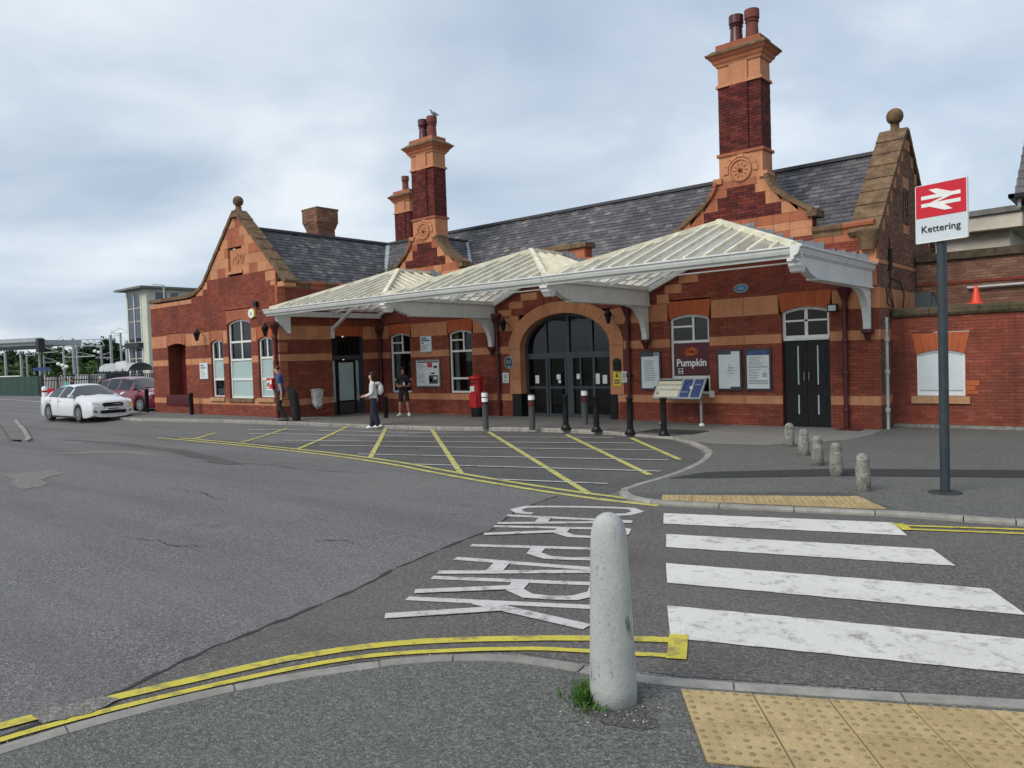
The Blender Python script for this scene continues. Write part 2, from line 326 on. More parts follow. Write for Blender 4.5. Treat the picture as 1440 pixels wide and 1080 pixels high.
def asphalt(name, lo, hi, chip, patch=0.25, grain=150, tint=(0.10, 0.095, 0.09), track=0.0):
    t = NT(name)
    v = t.n('ShaderNodeTexVoronoi'); v.inputs['Scale'].default_value = grain; t.l(t.pos(), v.inputs['Vector'])
    spec = t.n('ShaderNodeSeparateColor'); t.l(v.outputs['Color'], spec.inputs[0])
    c = t.ramp(spec.outputs[0], [(0.0, tuple(x*0.62 for x in lo)), (0.35, lo), (0.7, hi), (0.9, tuple(x*1.2 for x in hi)), (1.0, chip)])
    c = t.mix(t.ramp(t.noise(grain*0.30, 4, 0.7), [(0.36, gray(0.6)), (0.56, gray(0))]), c, tuple(x*0.45 for x in lo))
    c = t.mix(t.ramp(t.noise(0.45, 6, 0.62), [(0.38, gray(0)), (0.68, gray(patch))]), c, tint)
    c = t.mix(t.ramp(t.noise(3.1, 6, 0.7), [(0.58, gray(0)), (0.76, gray(0.45))]), c, tuple(x*0.6 for x in lo))
    if track:
        mp = t.n('ShaderNodeMapping'); mp.inputs['Rotation'].default_value = (0, 0, math.radians(-12)); mp.inputs['Scale'].default_value = (0.10, 1.1, 1); t.l(t.pos(), mp.inputs[0])
        c = t.mix(t.ramp(t.noise(0.8, 5, 0.6, mp.outputs[0]), [(0.45, gray(0)), (0.65, gray(track))]), c, tuple(x*0.72 for x in lo))
        c = t.mix(t.ramp(t.noise(0.9, 4, 0.6), [(0.66, gray(0)), (0.72, gray(track*0.8))]), c, tuple(x*0.5 for x in lo))
    t.col(c); t.set(0.9, 0, 0.3); t.bump(v.outputs['Distance'], 0.012, 0.6)
asphalt('asphalt_road', (0.140, 0.135, 0.136), (0.205, 0.199, 0.199), (0.34, 0.33, 0.325), 0.4, 85, (0.205, 0.196, 0.19), 0.5)
asphalt('asphalt_brown', (0.112, 0.103, 0.098), (0.165, 0.152, 0.145), (0.29, 0.272, 0.258), 0.4, 90, (0.172, 0.157, 0.147), 0.4)
asphalt('asphalt_bay', (0.092, 0.090, 0.090), (0.140, 0.137, 0.136), (0.24, 0.235, 0.23), 0.4, 90, (0.165, 0.158, 0.15), 0.5)
asphalt('asphalt_foot', (0.118, 0.119, 0.112), (0.175, 0.176, 0.166), (0.30, 0.30, 0.285), 0.3, 105, (0.175, 0.173, 0.16))
asphalt('asphalt_dark', (0.040, 0.041, 0.042), (0.066, 0.067, 0.068), (0.11, 0.11, 0.11), 0.2, 150, (0.05, 0.05, 0.05))
asphalt('paving', (0.235, 0.23, 0.22), (0.30, 0.293, 0.28), (0.36, 0.35, 0.34), 0.5, 90, (0.19, 0.185, 0.175))
asphalt('forecourt', (0.135, 0.133, 0.130), (0.185, 0.182, 0.177), (0.27, 0.265, 0.26), 0.45, 100, (0.205, 0.198, 0.19))
asphalt('worn_patch', (0.19, 0.182, 0.168), (0.25, 0.24, 0.222), (0.32, 0.31, 0.29), 0.5, 70, (0.17, 0.162, 0.152))
asphalt('asphalt_patch', (0.080, 0.080, 0.077), (0.125, 0.125, 0.12), (0.20, 0.20, 0.19), 0.3, 105, (0.09, 0.09, 0.085))
def road_paint(name, c, under, wear):
    t = NT(name); k = t.ramp(t.noise(4.5, 10, 0.80), [(0.24+wear*0.22, gray(0.3)), (0.36+wear*0.22, gray(1))])
    g = t.ramp(t.noise(130, 3, 0.6), [(0.34, gray(0.72)), (0.50, gray(1))])
    big = t.ramp(t.noise(1.3, 5, 0.7), [(0.35, gray(0.86)), (0.65, gray(1))])
    f = t.mix(1.0, t.mix(1.0, k, g, 'MULTIPLY'), big, 'MULTIPLY')
    t.col(t.mix(f, under, c)); t.set(0.75, 0, 0.3); t.bump(t.noise(150, 2), 0.003, 0.5)
road_paint('zebra_white', (0.68, 0.67, 0.62), (0.13, 0.12, 0.11), 0.55)
road_paint('old_white', (0.55, 0.54, 0.53), (0.10, 0.095, 0.09), 0.6)
road_paint('letter_white', (0.58, 0.56, 0.55), (0.11, 0.10, 0.10), 0.6)
road_paint('yellow_line', (0.60, 0.52, 0.065), (0.12, 0.11, 0.08), 0.6)
road_paint('box_yellow', (0.55, 0.52, 0.15), (0.11, 0.105, 0.09), 0.65)
t = NT('kerb_stone'); oi = t.n('ShaderNodeObjectInfo').outputs['Random']; c = t.mix(oi, (0.27, 0.26, 0.24), (0.36, 0.345, 0.315))
c = t.mix(t.ramp(t.noise(6, 6, 0.7), [(0.4, gray(0)), (0.7, gray(0.6))]), c, (0.13, 0.12, 0.105)); t.col(c); t.set(0.9, 0, 0.25); t.bump(t.noise(60, 4), 0.01, 0.5)
t = NT('tactile_buff'); oi = t.n('ShaderNodeObjectInfo').outputs['Random']; c = t.mix(oi, (0.40, 0.30, 0.15), (0.47, 0.36, 0.19))
c = t.mix(t.ramp(t.noise(5, 6, 0.7), [(0.42, gray(0)), (0.70, gray(0.65))]), c, (0.28, 0.20, 0.10))
c = t.mix(t.ramp(t.noise(38, 4, 0.7), [(0.60, gray(0)), (0.70, gray(0.8))]), c, (0.16, 0.13, 0.085)); t.col(c); t.set(0.9, 0, 0.25); t.bump(t.noise(70, 4), 0.006, 0.5)
t = NT('tactile_dome'); t.col(t.ramp(t.noise(20, 4, 0.7), [(0.35, (0.20, 0.145, 0.07)), (0.65, (0.36, 0.27, 0.14))])); t.set(0.9, 0, 0.25)
simple('tar', (0.022, 0.022, 0.023), 0.8, 0, 0.3, 9)
simple('tactile_joint', (0.14, 0.11, 0.07), 0.95, 0, 0.3, 12)
t = NT('bollard_concrete'); c = t.ramp(t.noise(3.5, 6, 0.65), [(0.3, (0.34, 0.355, 0.345)), (0.7, (0.47, 0.48, 0.46))])
mp = t.n('ShaderNodeMapping'); mp.inputs['Scale'].default_value = (17, 17, 3.2); t.l(t.pos(), mp.inputs[0])
c = t.mix(t.ramp(t.noise(1.0, 6, 0.75, mp.outputs[0]), [(0.60, gray(0)), (0.66, gray(0.85))]), c, (0.10, 0.10, 0.095))
c = t.mix(t.ramp(t.noise(60, 4, 0.65), [(0.62, gray(0)), (0.68, gray(0.75))]), c, (0.09, 0.09, 0.085)); t.col(c); t.set(0.8, 0, 0.3); t.bump(t.noise(35, 5, 0.7), 0.008, 0.6)
t = NT('old_concrete'); c = t.ramp(t.noise(9, 6, 0.75), [(0.35, (0.16, 0.155, 0.135)), (0.65, (0.36, 0.35, 0.31))])
c = t.mix(t.ramp(t.noise(30, 5, 0.75), [(0.52, gray(0)), (0.62, gray(0.75))]), c, (0.09, 0.085, 0.07)); t.col(c); t.set(0.95, 0, 0.2); t.bump(t.noise(45, 5, 0.7), 0.02, 0.8)
def leaf(name, a, b):
    t = NT(name); t.col(t.ramp(attr_rnd(t), [(0.0, a), (1.0, b)])); t.set(0.7, 0, 0.3)
leaf('leaf_dark', (0.012, 0.030, 0.010), (0.045, 0.085, 0.025)); leaf('leaf_mid', (0.025, 0.06, 0.015), (0.075, 0.13, 0.035)); leaf('grass_blade', (0.03, 0.09, 0.015), (0.10, 0.21, 0.04))
simple('grass_field', (0.05, 0.07, 0.03), 0.95, 0, 0.3, 0.1)
# ================================================================== GROUND
def polyz(pts, name, mat, z, parent=None, kind=None):
    m = MB(); tri = tessellate_polygon([[Vector((x, y, 0)) for x, y in pts]])
    m.mesh([(x, y, z) for x, y in pts], [(a, b, c) if (Vector((*pts[b], 0))-Vector((*pts[a], 0))).cross(Vector((*pts[c], 0))-Vector((*pts[a], 0))).z > 0 else (a, c, b) for a, b, c in tri])
    o = m.build(name, mat, parent); 
    if kind: props(o, kind=kind)
    return o
m = MB(); m.face([(-1500, -1500, -0.06), (1500, -1500, -0.06), (1500, 1500, -0.06), (-1500, 1500, -0.06)])
props(m.build('ground', 'grass_field'), kind='structure')
m = MB(); nx, ny = 190, 72                                     # tarmac of the forecourt and approach road
xs = [-130+i*(145/nx) for i in range(nx+1)]; ys = [-10+j*0.5 for j in range(ny+1)]
m.v = [(x, y, gz(x, y)) for y in ys for x in xs]
m.f = [(j*(nx+1)+i, j*(nx+1)+i+1, (j+1)*(nx+1)+i+1, (j+1)*(nx+1)+i) for j in range(ny) for i in range(nx)]; m.r = [0]*len(m.f); m.m = [0]*len(m.f)
road = props(m.build('road', 'asphalt_road', smooth=True), kind='structure')
m = MB(); m.box(-190, -40, 26, 140, -0.05, 0.0); props(m.build('station_yard', 'asphalt_bay'), kind='structure')
SEAM = [(-4.90, 1.25), (-4.97, 1.91), (-5.08, 2.3), (-5.20, 2.64), (-5.25, 3.0), (-5.31, 3.38), (-5.42, 3.9), (-5.53, 4.39), (-5.70, 4.8), (-5.79, 5.22), (-5.93, 5.9), (-6.02, 6.54), (-6.28, 7.1), (-6.49, 7.60), (-6.62, 8.2), (-6.70, 8.86)]
polyz(SEAM + [(-5.05, 8.86), (-2.5, 9.65), (-1.19, 9.8), (8, 13), (8, 8), (1, 5.7), (-1.4, 4.65), (-2.31, 4.19), (-3.5, 3.86), (-4.14, 3.14), (-4.6, 2.25), (-4.83, 1.27)], 'road_surface', 'asphalt_brown', 0.004, road)
m = MB(); SM = []
for (xa_, ya_), (xb_, yb_) in zip(SEAM[:-1], SEAM[1:]): SM += [(xa_+(xb_-xa_)*k/4, ya_+(yb_-ya_)*k/4) for k in range(4)]
sl = [(x-0.018-0.014*math.sin(i*2.1)-0.008*math.sin(i*5.7), y, 0.007) for i, (x, y) in enumerate(SM)]; sr = [(x+0.016+0.012*math.sin(i*1.3)+0.01*math.sin(i*4.1), y, 0.007) for i, (x, y) in enumerate(SM)]
m.ribbon(sl, sr); m.build('tar_joint', 'tar', road)
for cs_ in ([(-9.6, 3.9), (-9.0, 4.05), (-8.7, 4.0), (-8.2, 4.2)], [(-7.4, 5.1), (-7.1, 5.3), (-6.9, 5.25)], [(-12.4, 6.0), (-11.9, 6.1), (-11.2, 5.9), (-10.8, 6.0)], [(-16, 8.0), (-14, 8.6), (-12.5, 8.5), (-10.8, 8.9)]):
    L_ = []; R__ = []
    for (xa_, ya_), (xb_, yb_) in zip(cs_[:-1], cs_[1:]):
        for k in range(6): q_ = rnd.uniform(0.002, 0.012); x_, y_ = xa_+(xb_-xa_)*k/6+rnd.gauss(0, 0.015), ya_+(yb_-ya_)*k/6+rnd.gauss(0, 0.015); L_.append((x_, y_+q_, 0.008)); R__.append((x_, y_-q_, 0.008))
    m = MB(); m.ribbon(L_, R__); m.build('crack', 'tar', road)
polyz([(-22.9, 10.4), (-20.73, 10.39), (-16, 10.29), (-12.16, 9.98), (-9.23, 9.3), (-6.7, 8.86), (-6.1, 8.9), (-6.2, 9.5), (-6.2, 10.1), (-6.25, 11.5), (-6.65, 13.3), (-7.4, 14.5), (-8.8, 15.85), (-10.9, 16.2), (-12.7, 16.1), (-14.9, 15.6)], 'bay_surface', 'asphalt_bay', 0.004, road)
def ragged(pts, amp, n=5):
    out = []
    for a, b in zip(pts, pts[1:]+pts[:1]):
        for k in range(n): out.append((a[0]+(b[0]-a[0])*k/n+rnd.gauss(0, amp), a[1]+(b[1]-a[1])*k/n+rnd.gauss(0, amp*0.5)))
    return out
for pts, mt in (([(-17.9, 5.0), (-17.7, 5.85), (-16.9, 5.75), (-16.3, 5.2), (-15.5, 5.0), (-15.0, 4.5), (-16.2, 4.6), (-16.9, 4.9)], 'worn_patch'), ([(-21.2, 6.8), (-20.8, 7.8), (-19.6, 8.5), (-17.8, 8.2), (-18.4, 7.95), (-19.4, 8.0), (-20.2, 7.5)], 'worn_patch'), ([(-26.0, 8.6), (-22.6, 9.2), (-18.5, 9.1), (-14.5, 8.4), (-14.8, 8.1), (-18.6, 8.75), (-22.4, 8.85)], 'asphalt_bay')):
    polyz(ragged(pts, 0.06), 'repair_patch', mt, 0.006, road)
def chaikin(p, it=2):
    for _ in range(it):
        q = [p[0]]
        for a, b in zip(p[:-1], p[1:]): q += [(a[0]*0.75+b[0]*0.25, a[1]*0.75+b[1]*0.25), (a[0]*0.25+b[0]*0.75, a[1]*0.25+b[1]*0.75)]
        p = q+[p[-1]]
    return p
def strip(pts, w, name, mat, parent=road, dz=0.010, z=None, step=0.35):
    P = [Vector((x, y)) for x, y in pts]; Q = []
    for a, b in zip(P[:-1], P[1:]):
        n = max(1, int((b-a).length/step)); Q += [a.lerp(b, i/n) for i in range(n)]
    Q.append(P[-1]); L = []; Rr = []
    for i, p in enumerate(Q):
        d = (Q[min(i+1, len(Q)-1)]-Q[max(i-1, 0)]).normalized(); nrm = Vector((-d.y, d.x))
        for lst, sg in ((L, 1), (Rr, -1)):
            q = p+nrm*sg*w/2*(1+0.05*math.sin(i*2.7+sg)); lst.append((q.x, q.y, (gz(q.x, q.y) if z is None else z)+dz))
    m = MB(); m.ribbon(L, Rr); return m.build(name, mat, parent)
# yellow hatched box and the old white bay lines inside it
BOX = [(-22.72, 10.35), (-20.73, 10.39), (-16.02, 10.29), (-12.16, 9.98), (-9.23, 9.27), (-6.40, 8.80), (-5.10, 8.82)]
BOX = chaikin(BOX)
strip(BOX, 0.11, 'box_outline', 'box_yellow')
strip([(x, y+0.26) for x, y in BOX[3:-4]]+[(-5.35, 8.98)], 0.10, 'box_outline', 'box_yellow', dz=0.012)
for a, b in (((-18.74, 10.73), (-20.42, 13.22)), ((-15.81, 10.5), (-19.16, 14.55)), ((-12.75, 10.22), (-17.68, 14.80)), ((-9.48, 9.6), (-16.16, 15.25)), ((-6.35, 9.05), (-14.18, 15.50)), ((-6.5, 11.0), (-11.72, 15.75)), ((-6.95, 12.86), (-9.78, 15.72)), ((-21.1, 10.62), (-21.99, 11.77))):
    strip([a, b], 0.11, 'box_hatch', 'box_yellow', dz=0.014)
for a, b in (((-11.19, 10.0), (-6.54, 11.42)), ((-13.57, 10.54), (-7.1, 12.70)), ((-15.96, 11.26), (-8.1, 13.89)), ((-8.49, 9.40), (-6.62, 9.92)), ((-17.93, 11.52), (-9.1, 14.83)), ((-20.43, 11.96), (-10.2, 15.6)), ((-21.4, 12.5), (-14.6, 15.0))):
    strip([a, b], 0.075, 'bay_line', 'old_white', dz=0.018)
# zebra crossing
for q in ([(-4.80, 8.43), (-2.38, 9.30), (-2.09, 8.73), (-4.51, 7.91)], [(-4.22, 7.46), (-1.76, 8.27), (-1.46, 7.74), (-3.94, 6.95)], [(-3.64, 6.41), (-1.11, 7.16), (-0.79, 6.60), (-3.32, 5.86)], [(-3.02, 5.32), (-0.42, 6.16), (-0.10, 5.60), (-2.66, 4.72)]):
    a, b, c_, d_ = [Vector(p) for p in q]; m = MB(); n = 16; L = []; Rr = []
    for i in range(n+1):
        jt = 0.005*math.sin(i*3.3+a.x*5); p = a.lerp(b, i/n); r_ = d_.lerp(c_, i/n); k = (p-r_).normalized()
        L.append((p.x+k.x*jt, p.y+k.y*jt, 0.011)); Rr.append((r_.x-k.x*jt, r_.y-k.y*jt, 0.011))
    m.ribbon(L, Rr); m.build('zebra_stripe', 'zebra_white', road)
# double yellow lines
YO = [(-5.15, 0.4), (-5.08, 1.0), (-5.06, 1.33), (-4.91, 1.88), (-4.76, 2.33), (-4.54, 2.98), (-4.14, 3.58), (-3.44, 4.16), (-2.85, 4.56), (-2.60, 4.70)]
YI = [(-4.92, 0.4), (-4.88, 1.0), (-4.85, 1.40), (-4.70, 2.0), (-4.47, 2.63), (-4.28, 3.05), (-4.03, 3.40), (-3.36, 3.99), (-2.95, 4.2), (-2.50, 4.43)]
YO, YI = chaikin(YO), chaikin(YI)
strip(YO, 0.10, 'yellow_line', 'yellow_line', dz=0.013, step=0.15); strip(YI, 0.065, 'yellow_line', 'yellow_line', dz=0.013, step=0.15)
strip([(-2.64, 4.80), (-2.44, 4.40)], 0.13, 'yellow_line_end', 'yellow_line', dz=0.016)
strip([(-2.22, 9.20), (-1.18, 9.63), (3, 11.3)], 0.07, 'yellow_line', 'yellow_line', dz=0.013); strip([(-2.2, 9.02), (-1.15, 9.42), (3, 11.1)], 0.07, 'yellow_line', 'yellow_line', dz=0.013)
strip([(-2.31, 9.26), (-2.14, 8.98)], 0.11, 'yellow_line_end', 'yellow_line', dz=0.016)
# road lettering CAR PARK: u = reading direction, v = up of the letters
EU = Vector((0.446, -0.895)); EV = Vector((0.895, 0.446)); C0 = EU*(-10.03)+EV*(-2.48)
HV = 1.64
def ch_C(w): return [[(w, 0.30), (w*0.9, 0.12), (w*0.5, 0.02), (w*0.12, 0.12), (0.02, 0.35), (0.0, 0.8), (0.02, 1.29), (w*0.12, 1.52), (w*0.5, 1.62), (w*0.9, 1.52), (w, 1.34)]]
def ch_A(w): return [[(0, 0), (w/2-0.02, 1.6)], [(w, 0), (w/2+0.02, 1.6)], [(w*0.17, 0.52), (w*0.83, 0.52)]]
def ch_R(w): return [[(0, 0), (0, 1.6)], [(0, 1.55), (w*0.6, 1.55), (w*0.95, 1.40), (w, 1.2), (w*0.95, 1.0), (w*0.6, 0.85), (0, 0.85)], [(w*0.45, 0.85), (w, 0)]]
def ch_P(w): return [[(0, 0), (0, 1.6)], [(0, 1.55), (w*0.6, 1.55), (w*0.95, 1.38), (w, 1.15), (w*0.95, 0.92), (w*0.6, 0.75), (0, 0.75)]]
def ch_K(w): return [[(0, 0), (0, 1.6)], [(w, 1.6), (0.02, 0.62)], [(w*0.28, 0.92), (w, 0)]]
for u0, fn, w in ((0.02, ch_C, 0.47), (0.64, ch_A, 0.47), (1.27, ch_R, 0.43), (2.2, ch_P, 0.43), (2.74, ch_A, 0.52), (3.42, ch_R, 0.44), (4.04, ch_K, 0.46)):
    m = MB()
    for k, st in enumerate(fn(w)):
        pts = [C0+EU*(u0+u)+EV*v for u, v in st]
        L = []; Rr = []
        for i, p in enumerate(pts):
            d = (pts[min(i+1, len(pts)-1)]-pts[max(i-1, 0)]).normalized(); nr = Vector((-d.y, d.x))
            wd = 0.05+0.03*abs(d.dot(EU)); L.append((*(p+nr*wd), 0.010+0.003*k)); Rr.append((*(p-nr*wd), 0.010+0.003*k))
        m.ribbon(L, Rr)
    m.build('road_letter', 'letter_white', road)
# station pavement (raised) and its kerb
KA = [(-46, 15.2), (-36, 15.0), (-33.6, 14.5), (-33.0, 13.4), (-32.3, 12.85), (-29.92, 12.80), (-25.55, 13.35), (-21.93, 13.73), (-19.76, 14.22), (-17.67, 14.87), (-14.42, 15.84), (-12.74, 16.19), (-10.89, 16.25), (-8.78, 15.90)]
KB = [(-8.78, 15.90), (-8.05, 15.3), (-7.35, 14.49), (-6.9, 13.85), (-6.60, 13.1), (-6.36, 12.3), (-6.20, 11.4), (-6.14, 10.6), (-6.13, 10.0), (-6.09, 9.47), (-5.93, 9.16), (-5.66, 8.97), (-5.36, 8.86), (-5.06, 8.86), (-4.2, 9.1), (-2.50, 9.63), (-1.19, 9.85), (1.5, 10.9), (8, 13.4)]
def interp(pl, x):
    for (x0, y0), (x1, y1) in zip(pl[:-1], pl[1:]):
        if x0 <= x <= x1: return y0+(y1-y0)*(x-x0)/(x1-x0)
    return pl[-1][1]
KERB = 0.05
def kz(x): return 0.1-0.05*S((x+12.0)/3.0)
m = MB(); KAm = [p for p in KA if p[0] >= -33.0]
xs = [-33.0+i*0.4 for i in range(int((33.0-8.78)/0.4)+1)]+[-8.78]
for x0, x1 in zip(xs[:-1], xs[1:]):
    for j in range(14):
        q = []
        for x, t_ in ((x0, j/14), (x1, j/14), (x1, (j+1)/14), (x0, (j+1)/14)):
            y0 = interp(KAm, x)+0.05; y = y0+(19.6-y0)*t_; q.append((x, y, gz(x, y)+kz(x)))
        m.face(q)
pave = props(m.build('pavement', 'forecourt'), kind='structure')
polyz([(x+0.0, y+0.04) for x, y in KB]+[(8, 21), (-8.78, 21)], 'pavement_surface', 'asphalt_foot', KERB, pave)
polyz([(-8.78, 15.95), (-8.2, 15.5), (-7.4, 15.1), (-6.3, 15.3), (-5.15, 16.9), (-5.0, 18.0), (-5.1, 19.3), (-8.78, 19.3)], 'paving_apron', 'paving', KERB+0.004, pave)
polyz([(-5.95, 10.6), (-5.72, 11.45), (-4.05, 12.76), (-1.67, 13.82), (8, 17), (8, 16.3), (-1.58, 13.07), (-3.82, 12.03), (-5.39, 10.95)], 'resurfaced_strip', 'asphalt_dark', KERB+0.006, pave)
polyz([(-5.75, 9.2), (-5.5, 9.45), (-5.2, 9.62), (-3.24, 10.74), (-2.97, 10.36), (-2.39, 9.80), (-2.5, 9.75), (-4.2, 9.22), (-5.06, 9.0), (-5.36, 9.02)], 'crossing_landing', 'asphalt_bay', KERB+0.004, pave)
def stones(pl, parent, z_of, width=0.125, length=0.9, h=0.14, side=1):
    P = [Vector((x, y)) for x, y in pl]; cum = [0]
    for a, b in zip(P[:-1], P[1:]): cum.append(cum[-1]+(b-a).length)
    def at(s):
        for i in range(len(P)-1):
            if s <= cum[i+1]: return P[i].lerp(P[i+1], (s-cum[i])/(cum[i+1]-cum[i]))
        return P[-1]
    s = 0
    while s < cum[-1]-0.2:
        e_ = min(s+length*(0.55 if rnd.random() < 0.2 else 1), cum[-1]); k = 4; L = []; Rr = []
        for i in range(k+1):
            ss = s+0.006+(e_-s-0.012)*i/k; p = at(ss); d = (at(min(ss+0.05, cum[-1]))-at(max(ss-0.05, 0))).normalized(); nr = Vector((-d.y, d.x))*side
            L.append(p); Rr.append(p+nr*width)
        dz = rnd.uniform(-0.002, 0.003); m = MB(); v = []
        for p, q in zip(L, Rr):
            z = z_of(p.x, p.y)+dz; o1 = p+(q-p)*0.12
            v += [(p.x, p.y, z-h), (p.x, p.y, z-0.02), (o1.x, o1.y, z+0.004), (q.x, q.y, z+0.004), (q.x, q.y, z-h)]
        f = []
        for i in range(k):
            for j in range(4):
                q = (i*5+j, (i+1)*5+j, (i+1)*5+j+1, i*5+j+1); f.append(q if side > 0 else q[::-1])
        f += [(0, 1, 2, 3, 4), (k*5+4, k*5+3, k*5+2, k*5+1, k*5)]
        m.mesh(v, f); m.build('kerbstone', 'kerb_stone', parent); s = e_
stones(KA[1:]+KB[1:], pave, lambda x, y: gz(x, y)+kz(x))
# near footway
KN = [(-4.9, -5), (-4.87, 0.3), (-4.83, 1.27), (-4.74, 1.8), (-4.60, 2.25), (-4.40, 2.72), (-4.14, 3.14), (-3.85, 3.52), (-3.50, 3.80), (-3.23, 3.93), (-2.56, 4.07), (-2.31, 4.17), (-1.41, 4.63), (-0.62, 5.04), (1, 5.9), (8, 9.6)]
KN = [(x*0.972, y*0.972) for x, y in chaikin(KN, 2)]
ZN = 0.055
foot = props(polyz([(x+0.05, y-0.05) for x, y in KN]+[(8, -5)], 'footway', 'asphalt_foot', ZN), kind='structure')
stones(KN, foot, lambda x, y: ZN, side=-1)
polyz([(-2.74, 3.66), (-2.66, 3.73), (-2.35, 3.80), (-2.22, 3.62), (-2.02, 3.46), (-2.08, 3.36), (-2.28, 3.31), (-2.45, 3.36), (-2.60, 3.48)], 'footway_patch', 'asphalt_patch', ZN+0.004, foot)
# tactile paving
def tile_mesh(poly, ux, uy):
    m = MB(); c = Vector((sum(p[0] for p in poly)/len(poly), sum(p[1] for p in poly)/len(poly))); n = len(poly)
    top = [(c.x+(x-c.x)*0.972, c.y+(y-c.y)*0.972, 0.008) for x, y in poly]; bot = [(x, y, -0.03) for x, y in poly]
    m.mesh(top+bot, [tuple(range(n))]+[(i, n+i, n+(i+1) % n, (i+1) % n) for i in range(n)]); return m
def inside(p, poly):
    s_ = 0
    for i in range(len(poly)):
        a, b = poly[i], poly[(i+1) % len(poly)]; cr = (b[0]-a[0])*(p[1]-a[1])-(b[1]-a[1])*(p[0]-a[0])
        if cr < 0.012*math.hypot(b[0]-a[0], b[1]-a[1]): return False
    return True
def tactile(origin, ang, cols, rows, z, parent, clip=None, size=0.4, skew=None):
    ux = Vector((math.cos(ang), math.sin(ang))); uy = Vector((math.sin(ang), -math.cos(ang))) if skew is None else Vector((math.cos(skew), math.sin(skew))); o0 = Vector(origin)   # rows run towards the camera
    for i in range(cols):
        for j in range(rows):
            poly = [tuple(o0+ux*(i+a)*size+uy*(j+b)*size) for a, b in ((0, 1), (1, 1), (1, 0), (0, 0))]
            if clip:
                for f in clip: poly = clip_half(poly, f) if poly else poly
                if len(poly) < 3 or area(poly) < 0.02: continue
            m = tile_mesh(poly, ux, uy); hz = rnd.uniform(-0.0025, 0.0025)
            for a in range(6):
                for b in range(6):
                    p = o0+ux*(i+(a+0.5)/6)*size+uy*(j+(b+0.5)/6)*size
                    if not inside(p, poly): continue
                    r1 = 0.018*rnd.uniform(0.8, 1.05); hh = 0.006*rnd.uniform(0.5, 1.0); ring = []
                    for rr, h_ in ((r1, 0.008), (r1*0.72, 0.008+hh)):
                        ring.append([(p.x+rr*math.cos(k*math.pi/4), p.y+rr*math.sin(k*math.pi/4), h_) for k in range(8)])
                    m.mesh(ring[0]+ring[1], [(k, (k+1) % 8, 8+(k+1) % 8, 8+k) for k in range(8)]+[tuple(range(8, 16))], 0.0, 1 if rnd.random() < 0.8 else 0)
            m.v = [(x, y, zz+z+hz) for x, y, zz in m.v]; m.build('tactile_tile', ['tactile_buff', 'tactile_dome'], parent)
A1 = math.radians(27)
m = MB(); o0 = Vector((-2.15, 3.91)); ux = Vector((math.cos(A1), math.sin(A1))); uy = Vector((math.cos(math.radians(-53)), math.sin(math.radians(-53))))
m.face([(*(o0+ux*a+uy*b), ZN+0.004) for a, b in ((0, 0.8), (3.2, 0.8), (3.2, 0), (0, 0))]); m.build('tactile_bed', 'tactile_joint', foot)
tactile((-2.15, 3.91), A1, 8, 2, ZN+0.003, foot, skew=math.radians(-53))
A2 = math.radians(27.7)
m = MB(); m.face([(-5.30, 9.30, KERB+0.007), (-4.98, 9.03, KERB+0.007), (-2.53, 9.77, KERB+0.007), (-3.09, 10.46, KERB+0.007)]); m.build('tactile_bed', 'tactile_joint', pave)
def kerbside(x, y): return (y-(9.03+(x+4.98)*0.302))
def leftside(x, y): return (x+5.30)*0.61+(y-9.30)*0.33
tactile((-5.30, 9.28), A2, 7, 4, KERB+0.006, pave, clip=[kerbside, lambda x, y: -(x-(-3.09+(10.46-y)*0.8))])
# ================================================================== STATION BUILDING
YM, YL, XC, XR = 19.25, 14.8, -23.1, -5.14
XL = -32.6
B1, B2, B3, B4, B5, B6 = 0.61, 0.84, 2.16, 2.41, 2.90, 3.40      # sill band, middle band, upper band
station = thing('station_building', 'red brick and orange terracotta station building with slate roof and tall chimneys', 'building', (-14, 21, 0))
UNIT = None
def unit_block():
    global UNIT
    if UNIT: return UNIT
    m = MB(); c = 0.03; v = [(-.5, 0.5, -.5), (.5, 0.5, -.5), (.5, 0.5, .5), (-.5, 0.5, .5), (-.5, -0.3, -.5), (.5, -0.3, -.5), (.5, -0.3, .5), (-.5, -0.3, .5), (-.5+c, -.5, -.5+c), (.5-c, -.5, -.5+c), (.5-c, -.5, .5-c), (-.5+c, -.5, .5-c)]
    m.mesh(v, [(0, 4, 5, 1)[::-1], (1, 5, 6, 2)[::-1], (2, 6, 7, 3)[::-1], (3, 7, 4, 0)[::-1], (4, 8, 9, 5)[::-1], (5, 9, 10, 6)[::-1], (6, 10, 11, 7)[::-1], (7, 11, 8, 4)[::-1], (8, 9, 10, 11)])
    me = D.meshes.new('block'); me.from_pydata(m.v, [], m.f); me.update(); UNIT = me; return me
UM = {}
def block(parent, mat, ax, plane, u0, u1, z0, z1, proud=0.018, depth=0.08, name='terracotta_block'):
    if mat not in UM: me = unit_block().copy(); me.materials.append(M[mat]); UM[mat] = me
    o = D.objects.new(name, UM[mat]); COL.objects.link(o); o.parent = parent; g = 0.004
    d = depth+proud
    if ax == 'Y': w = Vector(((u0+u1)/2, plane-proud+d/2, (z0+z1)/2))
    else: w = Vector((plane+proud-d/2, (u0+u1)/2, (z0+z1)/2)); o.rotation_euler = (0, 0, math.pi/2)
    o.location = w-org(parent); o.scale = (u1-u0-g, d, z1-z0-g); return o
def band(parent, mat, ax, plane, u0, u1, z0, z1, cuts, w=0.46, proud=0.018):
    for a, b in sub_int(u0, u1, cuts):
        n = max(1, round((b-a)/w))
        for i in range(n): block(parent, mat, ax, plane, a+(b-a)*i/n, a+(b-a)*(i+1)/n, z0, z1, proud)
